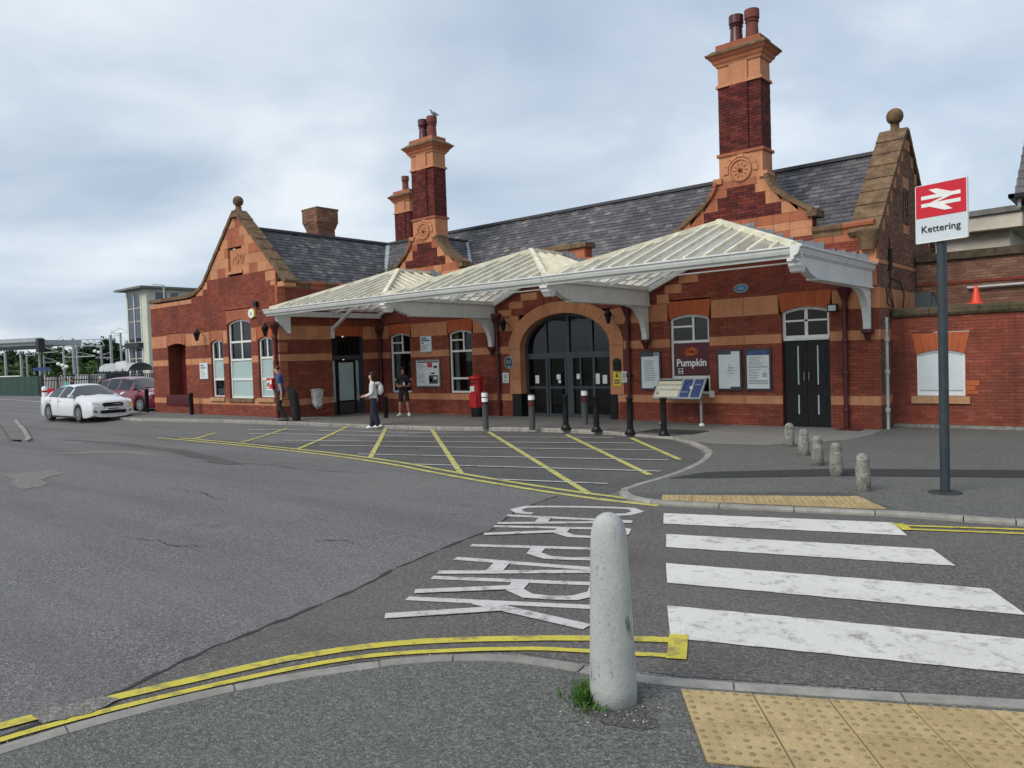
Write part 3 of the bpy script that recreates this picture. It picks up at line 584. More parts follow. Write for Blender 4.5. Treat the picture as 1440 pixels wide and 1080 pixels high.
def brickwork(parent, fr, zones, span, cutf, mat='brick', mortar='mortar', bw=0.225, ch=0.075, name='brickwork'):
    b = MB(); w = MB()
    for z0, z1 in zones:
        n = max(1, round((z1-z0)/ch)); h = (z1-z0)/n
        for k in range(n):
            a, c = z0+k*h, z0+(k+1)*h; zc = (a+c)/2; s0, s1 = span(zc)
            if s1-s0 < 0.05: continue
            for p, q in sub_int(s0, s1, cutf(zc)):
                w.face([fr(p, a, 0), fr(q, a, 0), fr(q, c, 0), fr(p, c, 0)])
                off = (k % 2)*bw/2; i = math.floor((p-off)/bw)
                while off+i*bw < q:
                    x0, x1 = max(p, off+i*bw), min(q, off+(i+1)*bw); i += 1
                    if x1-x0 < 0.03: continue
                    g = 0.0045; d = 0.009+rnd.uniform(-0.002, 0.003); r = rnd.random()
                    u0, u1, v0, v1 = x0+g, x1-g, a+g, c-g
                    P = [fr(u0, v0, d), fr(u1, v0, d), fr(u1, v1, d), fr(u0, v1, d), fr(u0, v0, 0), fr(u1, v0, 0), fr(u1, v1, 0), fr(u0, v1, 0)]
                    b.mesh(P, [(0, 1, 2, 3), (4, 5, 1, 0), (5, 6, 2, 1), (6, 7, 3, 2), (7, 4, 0, 3)], r)
    wo = w.build('wall', mortar, parent); bo = b.build(name, mat, wo, attr=True); props(bo, kind='stuff'); return wo
class Open:                                    # an opening with a segmental head and a splayed lintel
    def __init__(s, u0, u1, z0, zs, zc, zt, skew=0.07): s.u0, s.u1, s.z0, s.zs, s.zc, s.zt, s.skew = u0, u1, z0, zs, zc, zt, skew
    def cut(s, z):
        if z < s.z0 or z > s.zt: return []
        e_ = s.skew*max(0, (z-s.zs)/(s.zt-s.zs)); return [(s.u0-e_, s.u1+e_)]
    def head(s, u): h = (s.u1-s.u0)/2; return s.zs+(s.zc-s.zs)*(1-((u-(s.u0+s.u1)/2)/h)**2)
    def outline(s, ins=0.0, n=12):
        a, b = s.u0+ins, s.u1-ins
        return [(a, s.z0+ins), (b, s.z0+ins)]+[(b+(a-b)*i/n, s.head(min(max(b+(a-b)*i/n, s.u0), s.u1))-ins) for i in range(n+1)]
def lintel(parent, fr, o, n=7, mat='rubbed_brick', proud=0.014):
    for i in range(n):
        t0, t1 = i/n, (i+1)/n; w = o.u1-o.u0; W = w+2*o.skew
        p = [(o.u0+w*t0+0.002, o.head(o.u0+w*t0)), (o.u0+w*t1-0.002, o.head(o.u0+w*t1)), (o.u0-o.skew+W*t1-0.002, o.zt), (o.u0-o.skew+W*t0+0.002, o.zt)]
        m = MB(); m.prism(fr, p, -0.12, proud); m.build('lintel_brick', mat, parent)
def reveal(parent, fr, o, depth, mat):
    m = MB(); p = o.outline()
    for i in range(len(p)):
        a, b = p[i], p[(i+1) % len(p)]; m.face([fr(*a, 0.0), fr(*a, -depth), fr(*b, -depth), fr(*b, 0.0)])
    return m.build('reveal', mat, parent)
def inner_clip(o, ins):
    return lambda u, z: o.head(min(max(u, o.u0), o.u1))-ins-z
def window(fr, o, rails=(), mull=(), panes=None, frame='window_white', fw=0.07, recess=0.10, sill=None, name='window', glassm='dark_glass', reveal_mat='brick_plain', curtain=0.0):
    """rails: heights of horizontal bars; mull: (u, z0, z1) uprights"""
    out, inn = o.outline(), o.outline(fw); m = MB(); n = len(out)
    for i in range(n):
        a, b, c_, d_ = out[i], out[(i+1) % n], inn[(i+1) % n], inn[i]
        m.face([fr(*a, -recess+0.03), fr(*b, -recess+0.03), fr(*c_, -recess+0.03), fr(*d_, -recess+0.03)])
        m.face([fr(*d_, -recess+0.03), fr(*c_, -recess+0.03), fr(*c_, -recess-0.03), fr(*d_, -recess-0.03)])
    w = m.build(name, frame, station)
    reveal(w, fr, o, recess, reveal_mat)
    rails = sorted(rails)
    for z in rails:
        m = MB(); hw = 0.035; m.prism(fr, rect(o.u0+fw, o.u1-fw, z-hw, z+hw), -recess-0.03, -recess+0.026); m.build('rail', frame, w)
    for u, z0, z1 in mull:
        m = MB(); hw = 0.03; m.prism(fr, clip_half(rect(u-hw, u+hw, z0, z1), inner_clip(o, fw*0.6)), -recess-0.03, -recess+0.022); m.build('mullion', frame, w)
    zs = [o.z0+fw]+list(rails)+[o.zc+0.05]
    for i, (a, b) in enumerate(zip(zs[:-1], zs[1:])):
        us = sorted({o.u0+fw*0.7, o.u1-fw*0.7} | {u for u, z0, z1 in mull if z0 < (a+b)/2 < max(z1, b-0.01) and z1 > (a+b)/2})
        for u0, u1 in zip(us[:-1], us[1:]):
            p = clip_half(rect(u0, u1, a, b), lambda u, z: inner_clip(o, fw*0.7)(u, z))
            if len(p) > 12: p = p
            # refine the curved top so that the pane follows the head
            q = []
            for k in range(len(p)):
                s_, e_ = p[k], p[(k+1) % len(p)]; q.append(s_)
                if s_[1] > o.zs-0.1 and e_[1] > o.zs-0.1 and abs(e_[0]-s_[0]) > 0.1:
                    for j in range(1, 5):
                        u = s_[0]+(e_[0]-s_[0])*j/5; q.append((u, min(s_[1]+(e_[1]-s_[1])*j/5, 9) if abs(s_[1]-e_[1]) < 1e-6 and s_[1] < o.zs else min(o.head(u)-fw*0.7, b)))
            if len(q) < 3: continue
            m = MB(); m.face([fr(u, z, -recess-0.01-0.002*i) for u, z in q]); g = (panes or {}).get(i, glassm); m.build('pane', 'entry_glass' if g == 'dark_glass' else g, w)
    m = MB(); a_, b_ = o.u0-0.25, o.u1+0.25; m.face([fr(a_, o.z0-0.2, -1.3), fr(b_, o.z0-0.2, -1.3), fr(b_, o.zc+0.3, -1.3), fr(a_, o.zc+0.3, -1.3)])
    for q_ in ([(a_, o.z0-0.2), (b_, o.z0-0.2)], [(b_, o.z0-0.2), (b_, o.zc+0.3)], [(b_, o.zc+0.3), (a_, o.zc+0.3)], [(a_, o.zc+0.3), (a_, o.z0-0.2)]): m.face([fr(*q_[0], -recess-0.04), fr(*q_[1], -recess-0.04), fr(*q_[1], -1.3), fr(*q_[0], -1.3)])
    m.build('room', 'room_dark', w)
    if curtain: m = MB(); m.prism(fr, rect(o.u0+0.05, o.u0+(o.u1-o.u0)*curtain, o.z0+0.05, o.zs+0.05), -0.26, -0.22); m.build('curtain', 'curtain', w)
    if sill:
        m = MB(); m.prism(fr, rect(o.u0-0.09, o.u1+0.09, o.z0-sill[0], o.z0), -0.1, 0.09); m.build('sill', sill[1], w)
    return w
t = NT('brick_plain'); t.col(t.ramp(t.noise(8, 5, 0.7), [(0.3, (0.12, 0.028, 0.02)), (0.7, (0.23, 0.05, 0.03))])); t.set(0.85, 0, 0.25); t.bump(t.noise(60, 3), 0.005, 0.5)
FM, FW, FR = FY(YM), FY(YL), FX(XC)
# ---- main front
oA = Open(-22.55, -21.41, 0.86, 2.98, 3.10, 3.44); oB = Open(-19.38, -18.25, 0.86, 2.96, 3.07, 3.44); oC = Open(-10.61, -9.43, 0.86, 2.95, 3.06, 3.44)
oD = Open(-7.45, -6.27, 0.0, 2.95, 3.06, 3.42)
ACX, AA, AB, ACZ = -14.35, 1.735, 1.07, 2.30                     # entrance arch (ellipse), inner; outer below
OA_, OB_ = 2.22, 1.45
def arch_cut(z):
    if z < 0.84: return [(ACX-AA-0.36, ACX+AA+0.22)]
    if z < ACZ: return [(ACX-2.2, ACX+2.2)]
    t_ = (z-ACZ)/OB_
    if t_ >= 1: return []
    h = OA_*math.sqrt(1-t_*t_)-0.02; return [(ACX-h, ACX+h)]
def cut_main(z): return oA.cut(z)+oB.cut(z)+oC.cut(z)+oD.cut(z)+arch_cut(z)
ZT = 4.78
main = brickwork(station, FM, [(-0.15, B1), (B2, B3), (B4, B5), (B6, ZT)], lambda z: (XC, XR), cut_main)
for z0, z1, w, mt in ((B1, B2, 0.62, 'terracotta'), (B3, B4, 0.5, 'terracotta'), (B5, B6, 0.55, 'terracotta')):
    zc = (z0+z1)/2; e_ = [c for o in (oA, oB, oC, oD) for c in o.cut(zc)]
    if z0 == B5: e_ = [(a-0.04, b+0.04) for a, b in e_]
    band(main, 'terracotta' if z0 != B1 else 'terracotta', 'Y', YM, XC, XR, z0, z1, e_+arch_cut(zc), w*1.7)
for o in (oA, oB, oC, oD): lintel(main, FM, o)
# rising terracotta quoins beside the canopy valleys
for u0, u1, z0, z1 in ((-11.9, -11.25, 3.40, 3.62), (-11.0, -10.6, 3.40, 3.66), (-10.75, -10.2, 3.66, 3.92), (-10.3, -9.7, 3.92, 4.15), (-17.0, -16.4, 3.40, 3.62), (-16.5, -15.9, 3.62, 3.86), (-16.0, -15.3, 3.86, 4.1), (-5.62, -5.16, 3.42, 3.95), (-5.55, -5.16, 3.95, 4.3)):
    block(main, 'terracotta', 'Y', YM, u0, u1, z0, z1, 0.02)
# entrance arch stones and jambs
N = 17
def ell(a, b, t): return (ACX+a*math.cos(t), ACZ+b*math.sin(t))
for i in range(N):
    t0, t1 = math.pi*i/N, math.pi*(i+1)/N; k = 4; g = 0.0018
    ins = [ell(AA, AB, t0+g+(t1-t0-2*g)*j/k) for j in range(k+1)]; outs = [ell(OA_, OB_, t0+g+(t1-t0-2*g)*j/k) for j in range(k+1)]
    for j in range(k+1): pass
    m = MB()
    poly = outs+ins[::-1]
    m.prism(FM, poly, -0.32, 0.03); m.build('arch_stone', 'terracotta', main)
for sg in (-1, 1):
    a, b = sorted((ACX+sg*AA, ACX+sg*(OA_-0.02)))
    for z0, z1 in ((0.84, 1.33), (1.33, 1.82), (1.82, 2.296)):
        m = MB(); m.prism(FM, rect(a, b, z0+0.003, z1-0.003), -0.32, 0.03); m.build('jamb_stone', 'terracotta', main)
    m = MB(); p0, p1 = ((-16.45, ACX-AA+0.02) if sg < 0 else (ACX+AA-0.02, -12.40)); m.prism(FM, rect(p0, p1, 0.0, 0.838), -0.32, 0.05); m.build('plinth', 'black_paint', main)
# windows
wA = window(FM, oA, rails=(1.35, 2.36), mull=((-21.93, 2.36, 3.2),), curtain=0.28); wB = window(FM, oB, rails=(1.37, 2.33), mull=((-18.72, 2.33, 3.2),), curtain=0.24)
wC = window(FM, oC, rails=(1.33, 2.31), mull=((-9.93, 2.31, 3.2),))
for w, u0, u1, z in ((None, -22.5, -21.95, 2.74), (None, -19.32, -18.74, 2.72), (None, -10.55, -9.95, 2.73)):
    m = MB(); m.prism(FM, rect(u0, u1, z-0.025, z+0.025), -0.13, -0.076); m.build('glazing_bar', 'window_white', wC if u0 > -12 else (wA if u0 < -21 else wB))
# main entrance: dark framed glass doors in the arch
ent = D.objects.new('entrance_doors', None); COL.objects.link(ent); ent.parent = station; ORG[ent.name] = org(station)
RC = 0.30
m = MB(); n = 28
for i in range(n):
    t0, t1 = math.pi*i/n, math.pi*(i+1)/n
    a, b, c_, d_ = ell(AA, AB, t0), ell(AA, AB, t1), ell(AA-0.09, AB-0.09, t1), ell(AA-0.09, AB-0.09, t0)
    m.face([FM(*a, -RC+0.04), FM(*b, -RC+0.04), FM(*c_, -RC+0.04), FM(*d_, -RC+0.04)]); m.face([FM(*d_, -RC+0.04), FM(*c_, -RC+0.04), FM(*c_, -RC-0.04), FM(*d_, -RC-0.04)])
for sg in (-1, 1): m.prism(FM, rect(*sorted((ACX+sg*AA, ACX+sg*(AA-0.10))), 0.1, ACZ), -RC-0.04, -RC+0.04)
m.build('door_frame', 'frame_grey', ent)
m = MB(); m.prism(FM, rect(ACX-AA+0.1, ACX+AA-0.1, 1.96, 2.14), -RC-0.04, -RC+0.06); m.build('transom', 'frame_grey', ent)
m = MB(); m.prism(FM, rect(ACX-AA+0.1, ACX+AA-0.1, 0.1, 0.2), -RC-0.04, -RC+0.03); m.build('threshold', 'frame_grey', ent)
for u, w, z0, z1 in ((-15.23, 0.09, 0.2, 1.96), (-14.48, 0.07, 0.2, 1.96), (-14.30, 0.24, 0.2, 1.96), (-13.40, 0.09, 0.2, 1.96), (-15.12, 0.06, 0.2, 1.96), (-13.9, 0.06, 0.2, 1.96), (-15.23, 0.06, 2.14, 3.1), (-14.35, 0.09, 2.14, 3.30), (-13.45, 0.06, 2.14, 3.1)):
    m = MB(); m.prism(FM, rect(u-w/2, u+w/2, z0, z1), -RC-0.03, -RC+0.03+w*0.06); m.build('mullion', 'frame_grey', ent)
for u0, u1 in ((-15.98, -15.27), (-15.10, -14.50), (-14.17, -13.92), (-13.86, -13.44), (-13.36, -12.70)):
    m = MB(); m.prism(FM, rect(u0, u1, 1.0, 1.07), -RC-0.03, -RC+0.028); m.build('rail', 'frame_grey', ent)
us = [-16.05, -15.23, -14.35, -13.45, -12.65]
for i, (a, b) in enumerate(zip(us[:-1], us[1:])):
    m = MB(); m.face([FM(u, z, -RC-0.02+0.003*(i % 2)) for u, z in rect(a, b, 0.15, 1.98)]); m.build('pane', 'entry_glass', ent)
    top = [(b+(a-b)*k/8, ACZ+AB*math.sqrt(max(0, 1-((b+(a-b)*k/8-ACX)/AA)**2))-0.03) for k in range(9)]
    m = MB(); m.face([FM(u, z, -RC-0.02+0.003*(i % 2)) for u, z in [(a, 2.1), (b, 2.1)]+top]); m.build('pane', 'entry_glass', ent)
for u, z, w, h in ((-15.65, 1.30, 0.15, 0.26), (-14.78, 1.37, 0.15, 0.16), (-14.74, 1.22, 0.10, 0.1), (-14.0, 1.38, 0.14, 0.16), (-13.29, 1.30, 0.16, 0.32), (-13.02, 1.28, 0.16, 0.26)):
    m = MB(); m.prism(FM, rect(u-w/2, u+w/2, z-h/2, z+h/2), -RC-0.005, -RC+0.008); m.build('door_notice', 'paper_white', ent)
hall = empty_part('entrance_hall', station)
m = MB(); m.face([(-18, YM+0.36, 0.1), (-11, YM+0.36, 0.1), (-11, 24.3, 0.1), (-18, 24.3, 0.1)]); m.build('floor', 'hall_floor', hall)
m = MB(); m.face([(-18, 24.3, 0.1), (-11, 24.3, 0.1), (-11, 24.3, 3.9), (-18, 24.3, 3.9)]); m.face([(-18, YM+0.36, 0.1), (-18, 24.3, 0.1), (-18, 24.3, 3.9), (-18, YM+0.36, 3.9)]); m.face([(-11, 24.3, 0.1), (-11, YM+0.36, 0.1), (-11, YM+0.36, 3.9), (-11, 24.3, 3.9)]); m.build('hall_wall', 'hall_wall', hall)
m = MB(); m.face([(-18, YM+0.36, 3.9), (-18, 24.3, 3.9), (-11, 24.3, 3.9), (-11, YM+0.36, 3.9)]); m.build('ceiling', 'hall_wall', hall)
for x0_, x1_, z0_, z1_, mt_ in ((-16.4, -15.3, 1.0, 2.1, 'paper'), (-15.0, -14.4, 1.1, 2.0, 'print_red'), (-13.6, -12.6, 1.2, 2.2, 'paper'), (-12.4, -11.6, 1.0, 1.9, 'print_blue'), (-17.6, -16.8, 2.4, 3.3, 'curtain'), (-14.2, -13.2, 2.5, 3.3, 'curtain')):
    m = MB(); m.prism(FY(24.28), rect(x0_, x1_, z0_, z1_), 0, 0.03); m.build('hall_poster', mt_, hall)
for x0_, y0_ in ((-15.6, 21.6), (-12.9, 22.0)):
    m = MB(); m.box(x0_-0.35, x0_+0.35, y0_-0.3, y0_+0.3, 0.1, 1.45); m.build('ticket_machine', 'frame_grey', hall); m = MB(); m.box(x0_-0.22, x0_+0.22, y0_-0.33, y0_-0.3, 0.9, 1.3); m.build('screen', 'print_blue', hall)
# dark double door with fanlight on the right
dr = D.objects.new('side_door', None); COL.objects.link(dr); dr.parent = station; ORG[dr.name] = org(station)
reveal(dr, FM, oD, 0.16, 'brick_plain')
fan = Open(-7.45, -6.27, 2.27, 2.95, 3.06, 3.42)
out, inn = fan.outline(), fan.outline(0.075); m = MB()
for i in range(len(out)):
    a, b, c_, d_ = out[i], out[(i+1) % len(out)], inn[(i+1) % len(out)], inn[i]
    m.face([FM(*a, -0.09), FM(*b, -0.09), FM(*c_, -0.09), FM(*d_, -0.09)]); m.face([FM(*d_, -0.09), FM(*c_, -0.09), FM(*c_, -0.15), FM(*d_, -0.15)])
m.build('fanlight_frame', 'window_white', dr)
for p in (rect(-6.90, -6.82, 2.33, 3.0), rect(-7.38, -6.34, 2.69, 2.735)):
    m = MB(); m.prism(FM, p, -0.15, -0.095); m.build('glazing_bar', 'window_white', dr)
m = MB(); m.face([FM(u, z, -0.13) for u, z in fan.outline(0.05)]); m.build('pane', 'dark_glass', dr)
m = MB(); m.prism(FM, rect(-7.42, -6.30, 2.22, 2.27), -0.15, -0.04); m.build('weather_bar', 'white_paint', dr)
for a, b in ((-7.43, -6.865), (-6.855, -6.29)):
    m = MB(); m.prism(FM, rect(a, b, 0.03, 2.22), -0.16, -0.10); lf = m.build('door_leaf', 'black_paint', dr)
    for z0, z1, ins in ((0.34, 0.85, 0.11), (1.08, 2.08, 0.11)):
        m = MB(); m.prism(FM, rect(a+ins, b-ins, z0, z1), -0.12, -0.088); m.build('door_panel', 'black_paint', lf)
        m = MB(); uu = (a+b)/2+(0.06 if a < -7 else -0.03); m.prism(FM, rect(uu, uu+0.03, z0+0.03, z1), -0.1, -0.080); m.build('glass_strip', 'frosted_white', lf)
for u in (-6.92, -6.80):
    m = MB(); m.tube([FM(u, 1.22, -0.1), FM(u, 1.22, -0.05), FM(u, 1.42, -0.05), FM(u, 1.42, -0.1)], 0.012, 6); m.build('handle', 'steel', dr)
# ---- wing front
w1 = Open(-27.72, -26.83, 0.90, 2.97, 3.08, 3.42, 0.06); w2 = Open(-26.44, -24.86, 0.88, 3.62, 3.76, 4.10, 0.08); w3 = Open(-24.42, -23.52, 0.90, 2.95, 3.06, 3.42, 0.06)
wd = Open(-31.20, -29.72, 0.78, 2.96, 3.06, 3.45, 0.08)
COPE = [(-32.62, 4.80), (-29.2, 4.80), (-28.76, 4.87), (-28.3, 5.02), (-28.0, 5.19), (-27.83, 5.36), (-25.57, 7.60), (-22.55, 4.80)]
def cope_z(u): return interp(COPE, u)
def wing_span(z):
    if z < 4.72: return (XL, XC)
    a = [x for x in [XL+i*0.02 for i in range(int((XC-XL)/0.02)+1)] if cope_z(x)-0.06 > z]
    return (a[0], a[-1]) if a else (0, 0)
def cut_wing(z): return w1.cut(z)+w2.cut(z)+w3.cut(z)+wd.cut(z)
wing = brickwork(station, FW, [(-0.1, B1+0.02), (B2+0.02, B3), (B4, B5), (B6, 4.72), (4.72, 5.33)], wing_span, cut_wing)
for z0, z1, w in ((B1+0.02, B2+0.02, 0.6), (B3, B4, 0.5), (B5, B6, 0.5)):
    band(wing, 'terracotta' if z0 < 1 else 'terracotta', 'Y', YL, XL, XC, z0, z1, [(a-(0.03 if z0 == B5 else 0), b+(0.03 if z0 == B5 else 0)) for a, b in cut_wing((z0+z1)/2)], w)
for o, mt in ((w1, 'terracotta_red'), (w3, 'rubbed_brick'), (wd, 'terracotta_red'), (w2, 'terracotta_red')): lintel(wing, FW, o, 5, mt)
zz = 5.33; row = 0                                              # terracotta field of the gable
PANEL = (-26.15, -25.21, 5.50, 6.30)
while zz < 7.4:
    h = 0.345; off = 0.27*(row % 2)
    for i in range(12):
        u0 = -28.6+off+i*0.55; u1 = u0+0.55
        for a, b in sub_int(u0, u1, [(PANEL[0], PANEL[1])] if PANEL[2] < zz+h/2 < PANEL[3] else []):
            p = rect(a+0.003, b-0.003, zz+0.003, zz+h-0.003)
            p = clip_half(p, lambda u, z: (u-(-27.83))*0.99+5.32-z); p = clip_half(p, lambda u, z: 7.56+(-25.57-u)*0.927-z) if p else p
            if len(p) < 3 or area(p) < 0.008: continue
            m = MB(); m.prism(FW, p, -0.2, 0.016); m.build('terracotta_block', 'terracotta_red' if rnd.random() < 0.35 else 'terracotta', wing)
    zz += h; row += 1
for u0, u1, z0, z1 in ((-23.75, -23.12, 4.95, 5.30), (-23.45, -23.12, 4.78, 4.95), (-28.6, -28.1, 4.80, 5.05), (-28.1, -27.75, 5.0, 5.3)):
    block(wing, 'terracotta', 'Y', YL, u0, u1, z0, z1, 0.022)
band(wing, 'terracotta', 'Y', YL, XL, -29.0, 4.56, 4.74, [], 0.5, 0.03)
m = MB(); m.prism(FW, rect(PANEL[0], PANEL[1], PANEL[2], PANEL[3]), -0.3, -0.06); pn = m.build('carved_panel', 'terracotta', wing)
def text_obj(txt, size, loc, rot, ext, mat, parent=None, name='lettering', align='CENTER', bold=0.0, sx=1.0):
    cu = D.curves.new(name, 'FONT'); cu.body = txt; cu.size = size; cu.extrude = ext; cu.align_x = align; cu.align_y = 'CENTER'; cu.offset = bold; cu.resolution_u = 3
    ob = D.objects.new(name, cu); COL.objects.link(ob); bpy.context.view_layer.update()
    me = D.meshes.new_from_object(ob.evaluated_get(bpy.context.evaluated_depsgraph_get())); D.objects.remove(ob); D.curves.remove(cu)
    me.materials.clear(); me.materials.append(M[mat]); o = D.objects.new(name, me); COL.objects.link(o)
    o.location = Vector(loc)-org(parent); o.rotation_euler = rot; o.scale = (sx, 1, 1); o.parent = parent; ORG[o.name] = org(parent) if parent else Vector(loc); return o
RY = (math.pi/2, 0, 0); RX = (math.pi/2, 0, math.pi/2)
text_obj('MR', 0.56, (-25.66, YL+0.055, 5.93), RY, 0.02, 'terracotta', wing, 'carved_letters', sx=0.85)
m = MB(); m.prism(FW, rect(PANEL[0]-0.06, PANEL[1]+0.06, 5.40, 5.50), -0.1, 0.07); m.build('panel_sill', 'terracotta', wing)
def coping(pl, parent, y0, y1, th, mat='mossy_stone', seg=0.55, name='coping_stone', x=None):
    """stones laid along a sloping line; y0..y1 is the thickness across the wall. With x given the line runs in (Y,z) and y0..y1 are X"""
    for (a0, z0), (a1, z1) in zip(pl[:-1], pl[1:]):
        L = math.hypot(a1-a0, z1-z0); n = max(1, round(L/seg)); dx, dz = (a1-a0)/L, (z1-z0)/L; nx_, nz_ = -dz, dx
        if nz_ < 0: nx_, nz_ = -nx_, -nz_
        for i in range(n):
            s0, s1 = L*i/n+0.004, L*(i+1)/n-0.004; lift = rnd.uniform(0, 0.012); tilt = 0.02
            c = []
            for s_, k in ((s0, 0), (s1, 1)):
                for t_ in (0, th+lift+(tilt if (k == 0) == (dz > 0) else 0)): c.append((a0+dx*s_+nx_*t_, z0+dz*s_+nz_*t_))
            v = [((p, q, z) if x is None else (q, p, z)) for q in (y0, y1) for p, z in c]
            m = MB(); f = [(0, 2, 3, 1), (4, 5, 7, 6), (0, 1, 5, 4), (2, 6, 7, 3), (1, 3, 7, 5), (0, 4, 6, 2)]
            if (a1 < a0) != (x is not None): f = [q[::-1] for q in f]
            m.mesh(v, f); m.build(name, mat, parent)
cg = D.objects.new('gable_coping', None); COL.objects.link(cg); cg.parent = station; ORG[cg.name] = org(station)
coping(COPE, cg, YL-0.07, YL+0.42, 0.11)
def finial(x, y, z, parent, r=0.19):
    m = MB(); m.lathe([(0.30, -0.30), (0.22, -0.12), (0.13, -0.05), (0.10, 0.06), (0.12, 0.10)], (x, y, z), 10); m.build('finial_base', 'mossy_stone', parent, smooth=True, sharp=40)
    m = MB(); pr = [(max(0.01, r*math.cos(a)), 0.12+r*0.92+r*math.sin(a)) for a in [math.radians(-80+i*16) for i in range(11)]]; m.lathe(pr, (x, y, z), 14); m.build('finial_ball', 'mossy_stone', parent, smooth=True)
finial(-25.57, YL+0.15, 7.72, cg)
m = MB(); m.prism(FW, rect(-22.95, -22.55, 4.70, 4.86), -0.4, 0.07); m.build('kneeler', 'terracotta', cg)
window(FW, w1, rails=(1.58, 2.34), mull=((-27.24, 2.34, 3.1),), panes={0: 'dark_glass', 1: 'frosted', 2: 'dark_glass'}, sill=(0.13, 'sandstone'))
window(FW, w2, rails=(1.57, 2.29, 2.94), mull=((-25.62, 2.29, 3.8),), panes={0: 'frosted', 1: 'frosted', 2: 'dark_glass', 3: 'dark_glass'}, sill=(0.13, 'mossy_stone'))
window(FW, w3, rails=(1.56, 2.32), mull=((-23.95, 2.32, 3.1),), panes={0: 'frosted', 1: 'frosted', 2: 'dark_glass'}, sill=(0.13, 'sandstone'))
# deep doorway in the low part of the wing
dw = D.objects.new('wing_doorway', None); COL.objects.link(dw); dw.parent = station; ORG[dw.name] = org(station)
reveal(dw, FW, wd, 0.55, 'brick_plain')
m = MB(); m.face([FW(u, z, -0.5) for u, z in wd.outline(0.0)]); m.build('door_leaf', 'maroon', dw)
m = MB(); m.prism(FW, rect(-31.45, -29.55, 0.55, 0.98), -0.5, 0.05); m.build('doorstep', 'maroon', dw)
# ---- return wall of the wing (facing right)
rd = Open(16.97, 18.38, 0.0, 3.0, 3.05, 3.40, 0.06)
ret = brickwork(station, FR, [(-0.1, B1), (B2, B3), (B4, B5), (B6, 4.72)], lambda z: (YL, YM-0.012), rd.cut)
for z0, z1, w in ((B1, B2, 0.55), (B3, B4, 0.5), (B5, B6, 0.5)): band(ret, 'terracotta', 'X', XC, YL-0.018, YM-0.02, z0, z1, rd.cut((z0+z1)/2), w)
for z in [0.84+i*0.33 for i in range(12)]:
    if z < 4.6 and not (B3-0.2 < z < B4 or B5-0.2 < z < B6): block(ret, 'terracotta_red', 'X', XC, YL-0.02, YL+0.32, z, z+0.325, 0.02)
lintel(ret, FR, rd, 6)
rdo = D.objects.new('waiting_room_door', None); COL.objects.link(rdo); rdo.parent = station; ORG[rdo.name] = org(station)
reveal(rdo, FR, rd, 0.22, 'frame_teal')
def rbox(u0, u1, z0, z1, d0, d1, nm, mt, par=None): m = MB(); m.prism(FR, rect(u0, u1, z0, z1), d0, d1); return m.build(nm, mt, par or rdo)
rbox(16.98, 18.37, 2.18, 2.32, -0.22, -0.12, 'transom', 'frame_teal'); rbox(16.98, 18.37, 2.32, 3.0, -0.22, -0.19, 'pane', 'dark_glass')
rbox(16.98, 17.06, 0.1, 2.18, -0.22, -0.12, 'frame_post', 'frame_teal'); rbox(18.29, 18.37, 0.1, 2.18, -0.22, -0.12, 'frame_post', 'frame_teal')
rbox(17.06, 17.20, 0.62, 2.14, -0.22, -0.17, 'side_light', 'frosted'); rbox(18.12, 18.27, 0.62, 2.14, -0.22, -0.17, 'side_light', 'frosted')
rbox(17.06, 17.22, 0.1, 0.62, -0.22, -0.165, 'kick_panel', 'frame_grey'); rbox(18.12, 18.29, 0.1, 0.62, -0.22, -0.165, 'kick_panel', 'frame_grey')
lf = rbox(17.22, 18.12, 0.12, 2.16, -0.22, -0.14, 'door_leaf', 'black_paint')
rbox(17.34, 18.0, 0.66, 2.06, -0.15, -0.132, 'door_glass', 'frosted', lf); rbox(17.34, 18.0, 0.18, 0.60, -0.15, -0.130, 'kick_panel', 'frame_grey', lf)
m = MB(); m.tube([FR(18.06, 0.95, -0.14), FR(18.06, 0.97, -0.08), FR(18.06, 1.27, -0.08), FR(18.06, 1.29, -0.14)], 0.014, 6); m.build('handle', 'black_paint', lf)
# ---- right end wall
FE = FX(XR)
EC = [(19.17, 4.62), (21.98, 7.55), (24.8, 4.62)]
def end_span(z):
    if z < 4.62: return (YM, 24.7)
    t_ = (z-4.62)/2.93; return (19.25+(21.98-19.25)*t_+0.1, 24.7-(24.7-21.98)*t_-0.1)
slit = [(21.55, 21.63), (21.75, 21.83), (21.95, 22.03)]
endw = brickwork(station, FE, [(-0.1, B1), (B2, B3), (B4, B5), (B6, 4.0), (4.0, 4.62), (4.62, 7.4)], end_span, lambda z: slit if 5.1 < z < 6.0 else [], mat='brick_brown', mortar='mortar_pale')
for z0, z1, w in ((B1, B2, 0.55), (B3, B4, 0.5), (B5, B6, 0.5), (3.95, 4.05, 0.6)): band(endw, 'terracotta', 'X', XR, YM-0.018, 24.6, z0, z1, [], w, 0.02)
block(endw, 'terracotta', 'X', XR, 21.5, 22.08, 6.02, 6.32, 0.02); block(endw, 'terracotta', 'X', XR, 21.5, 22.08, 4.86, 5.10, 0.02)
for sg in (0, 1):
    for i in range(7):
        z = 4.75+i*0.38; s0, s1 = end_span(z+0.19); a, b = (s0-0.06, s0+0.17) if sg == 0 else (s1-0.17, s1+0.06)
        block(endw, 'terracotta', 'X', XR, a, b, z, z+0.3, 0.02)
m = MB()
for a, b in slit: m.prism(FE, rect(a, b, 5.08, 6.02), -0.15, -0.10)
m.build('slit_louvre', 'black_paint', endw)
ce = D.objects.new('gable_coping', None); COL.objects.link(ce); ce.parent = station; ORG[ce.name] = org(station)
coping(EC, ce, XR-0.62, XR+0.06, 0.10, x=True, seg=0.5)
finial(XR-0.26, 21.98, 7.66, ce, 0.21)
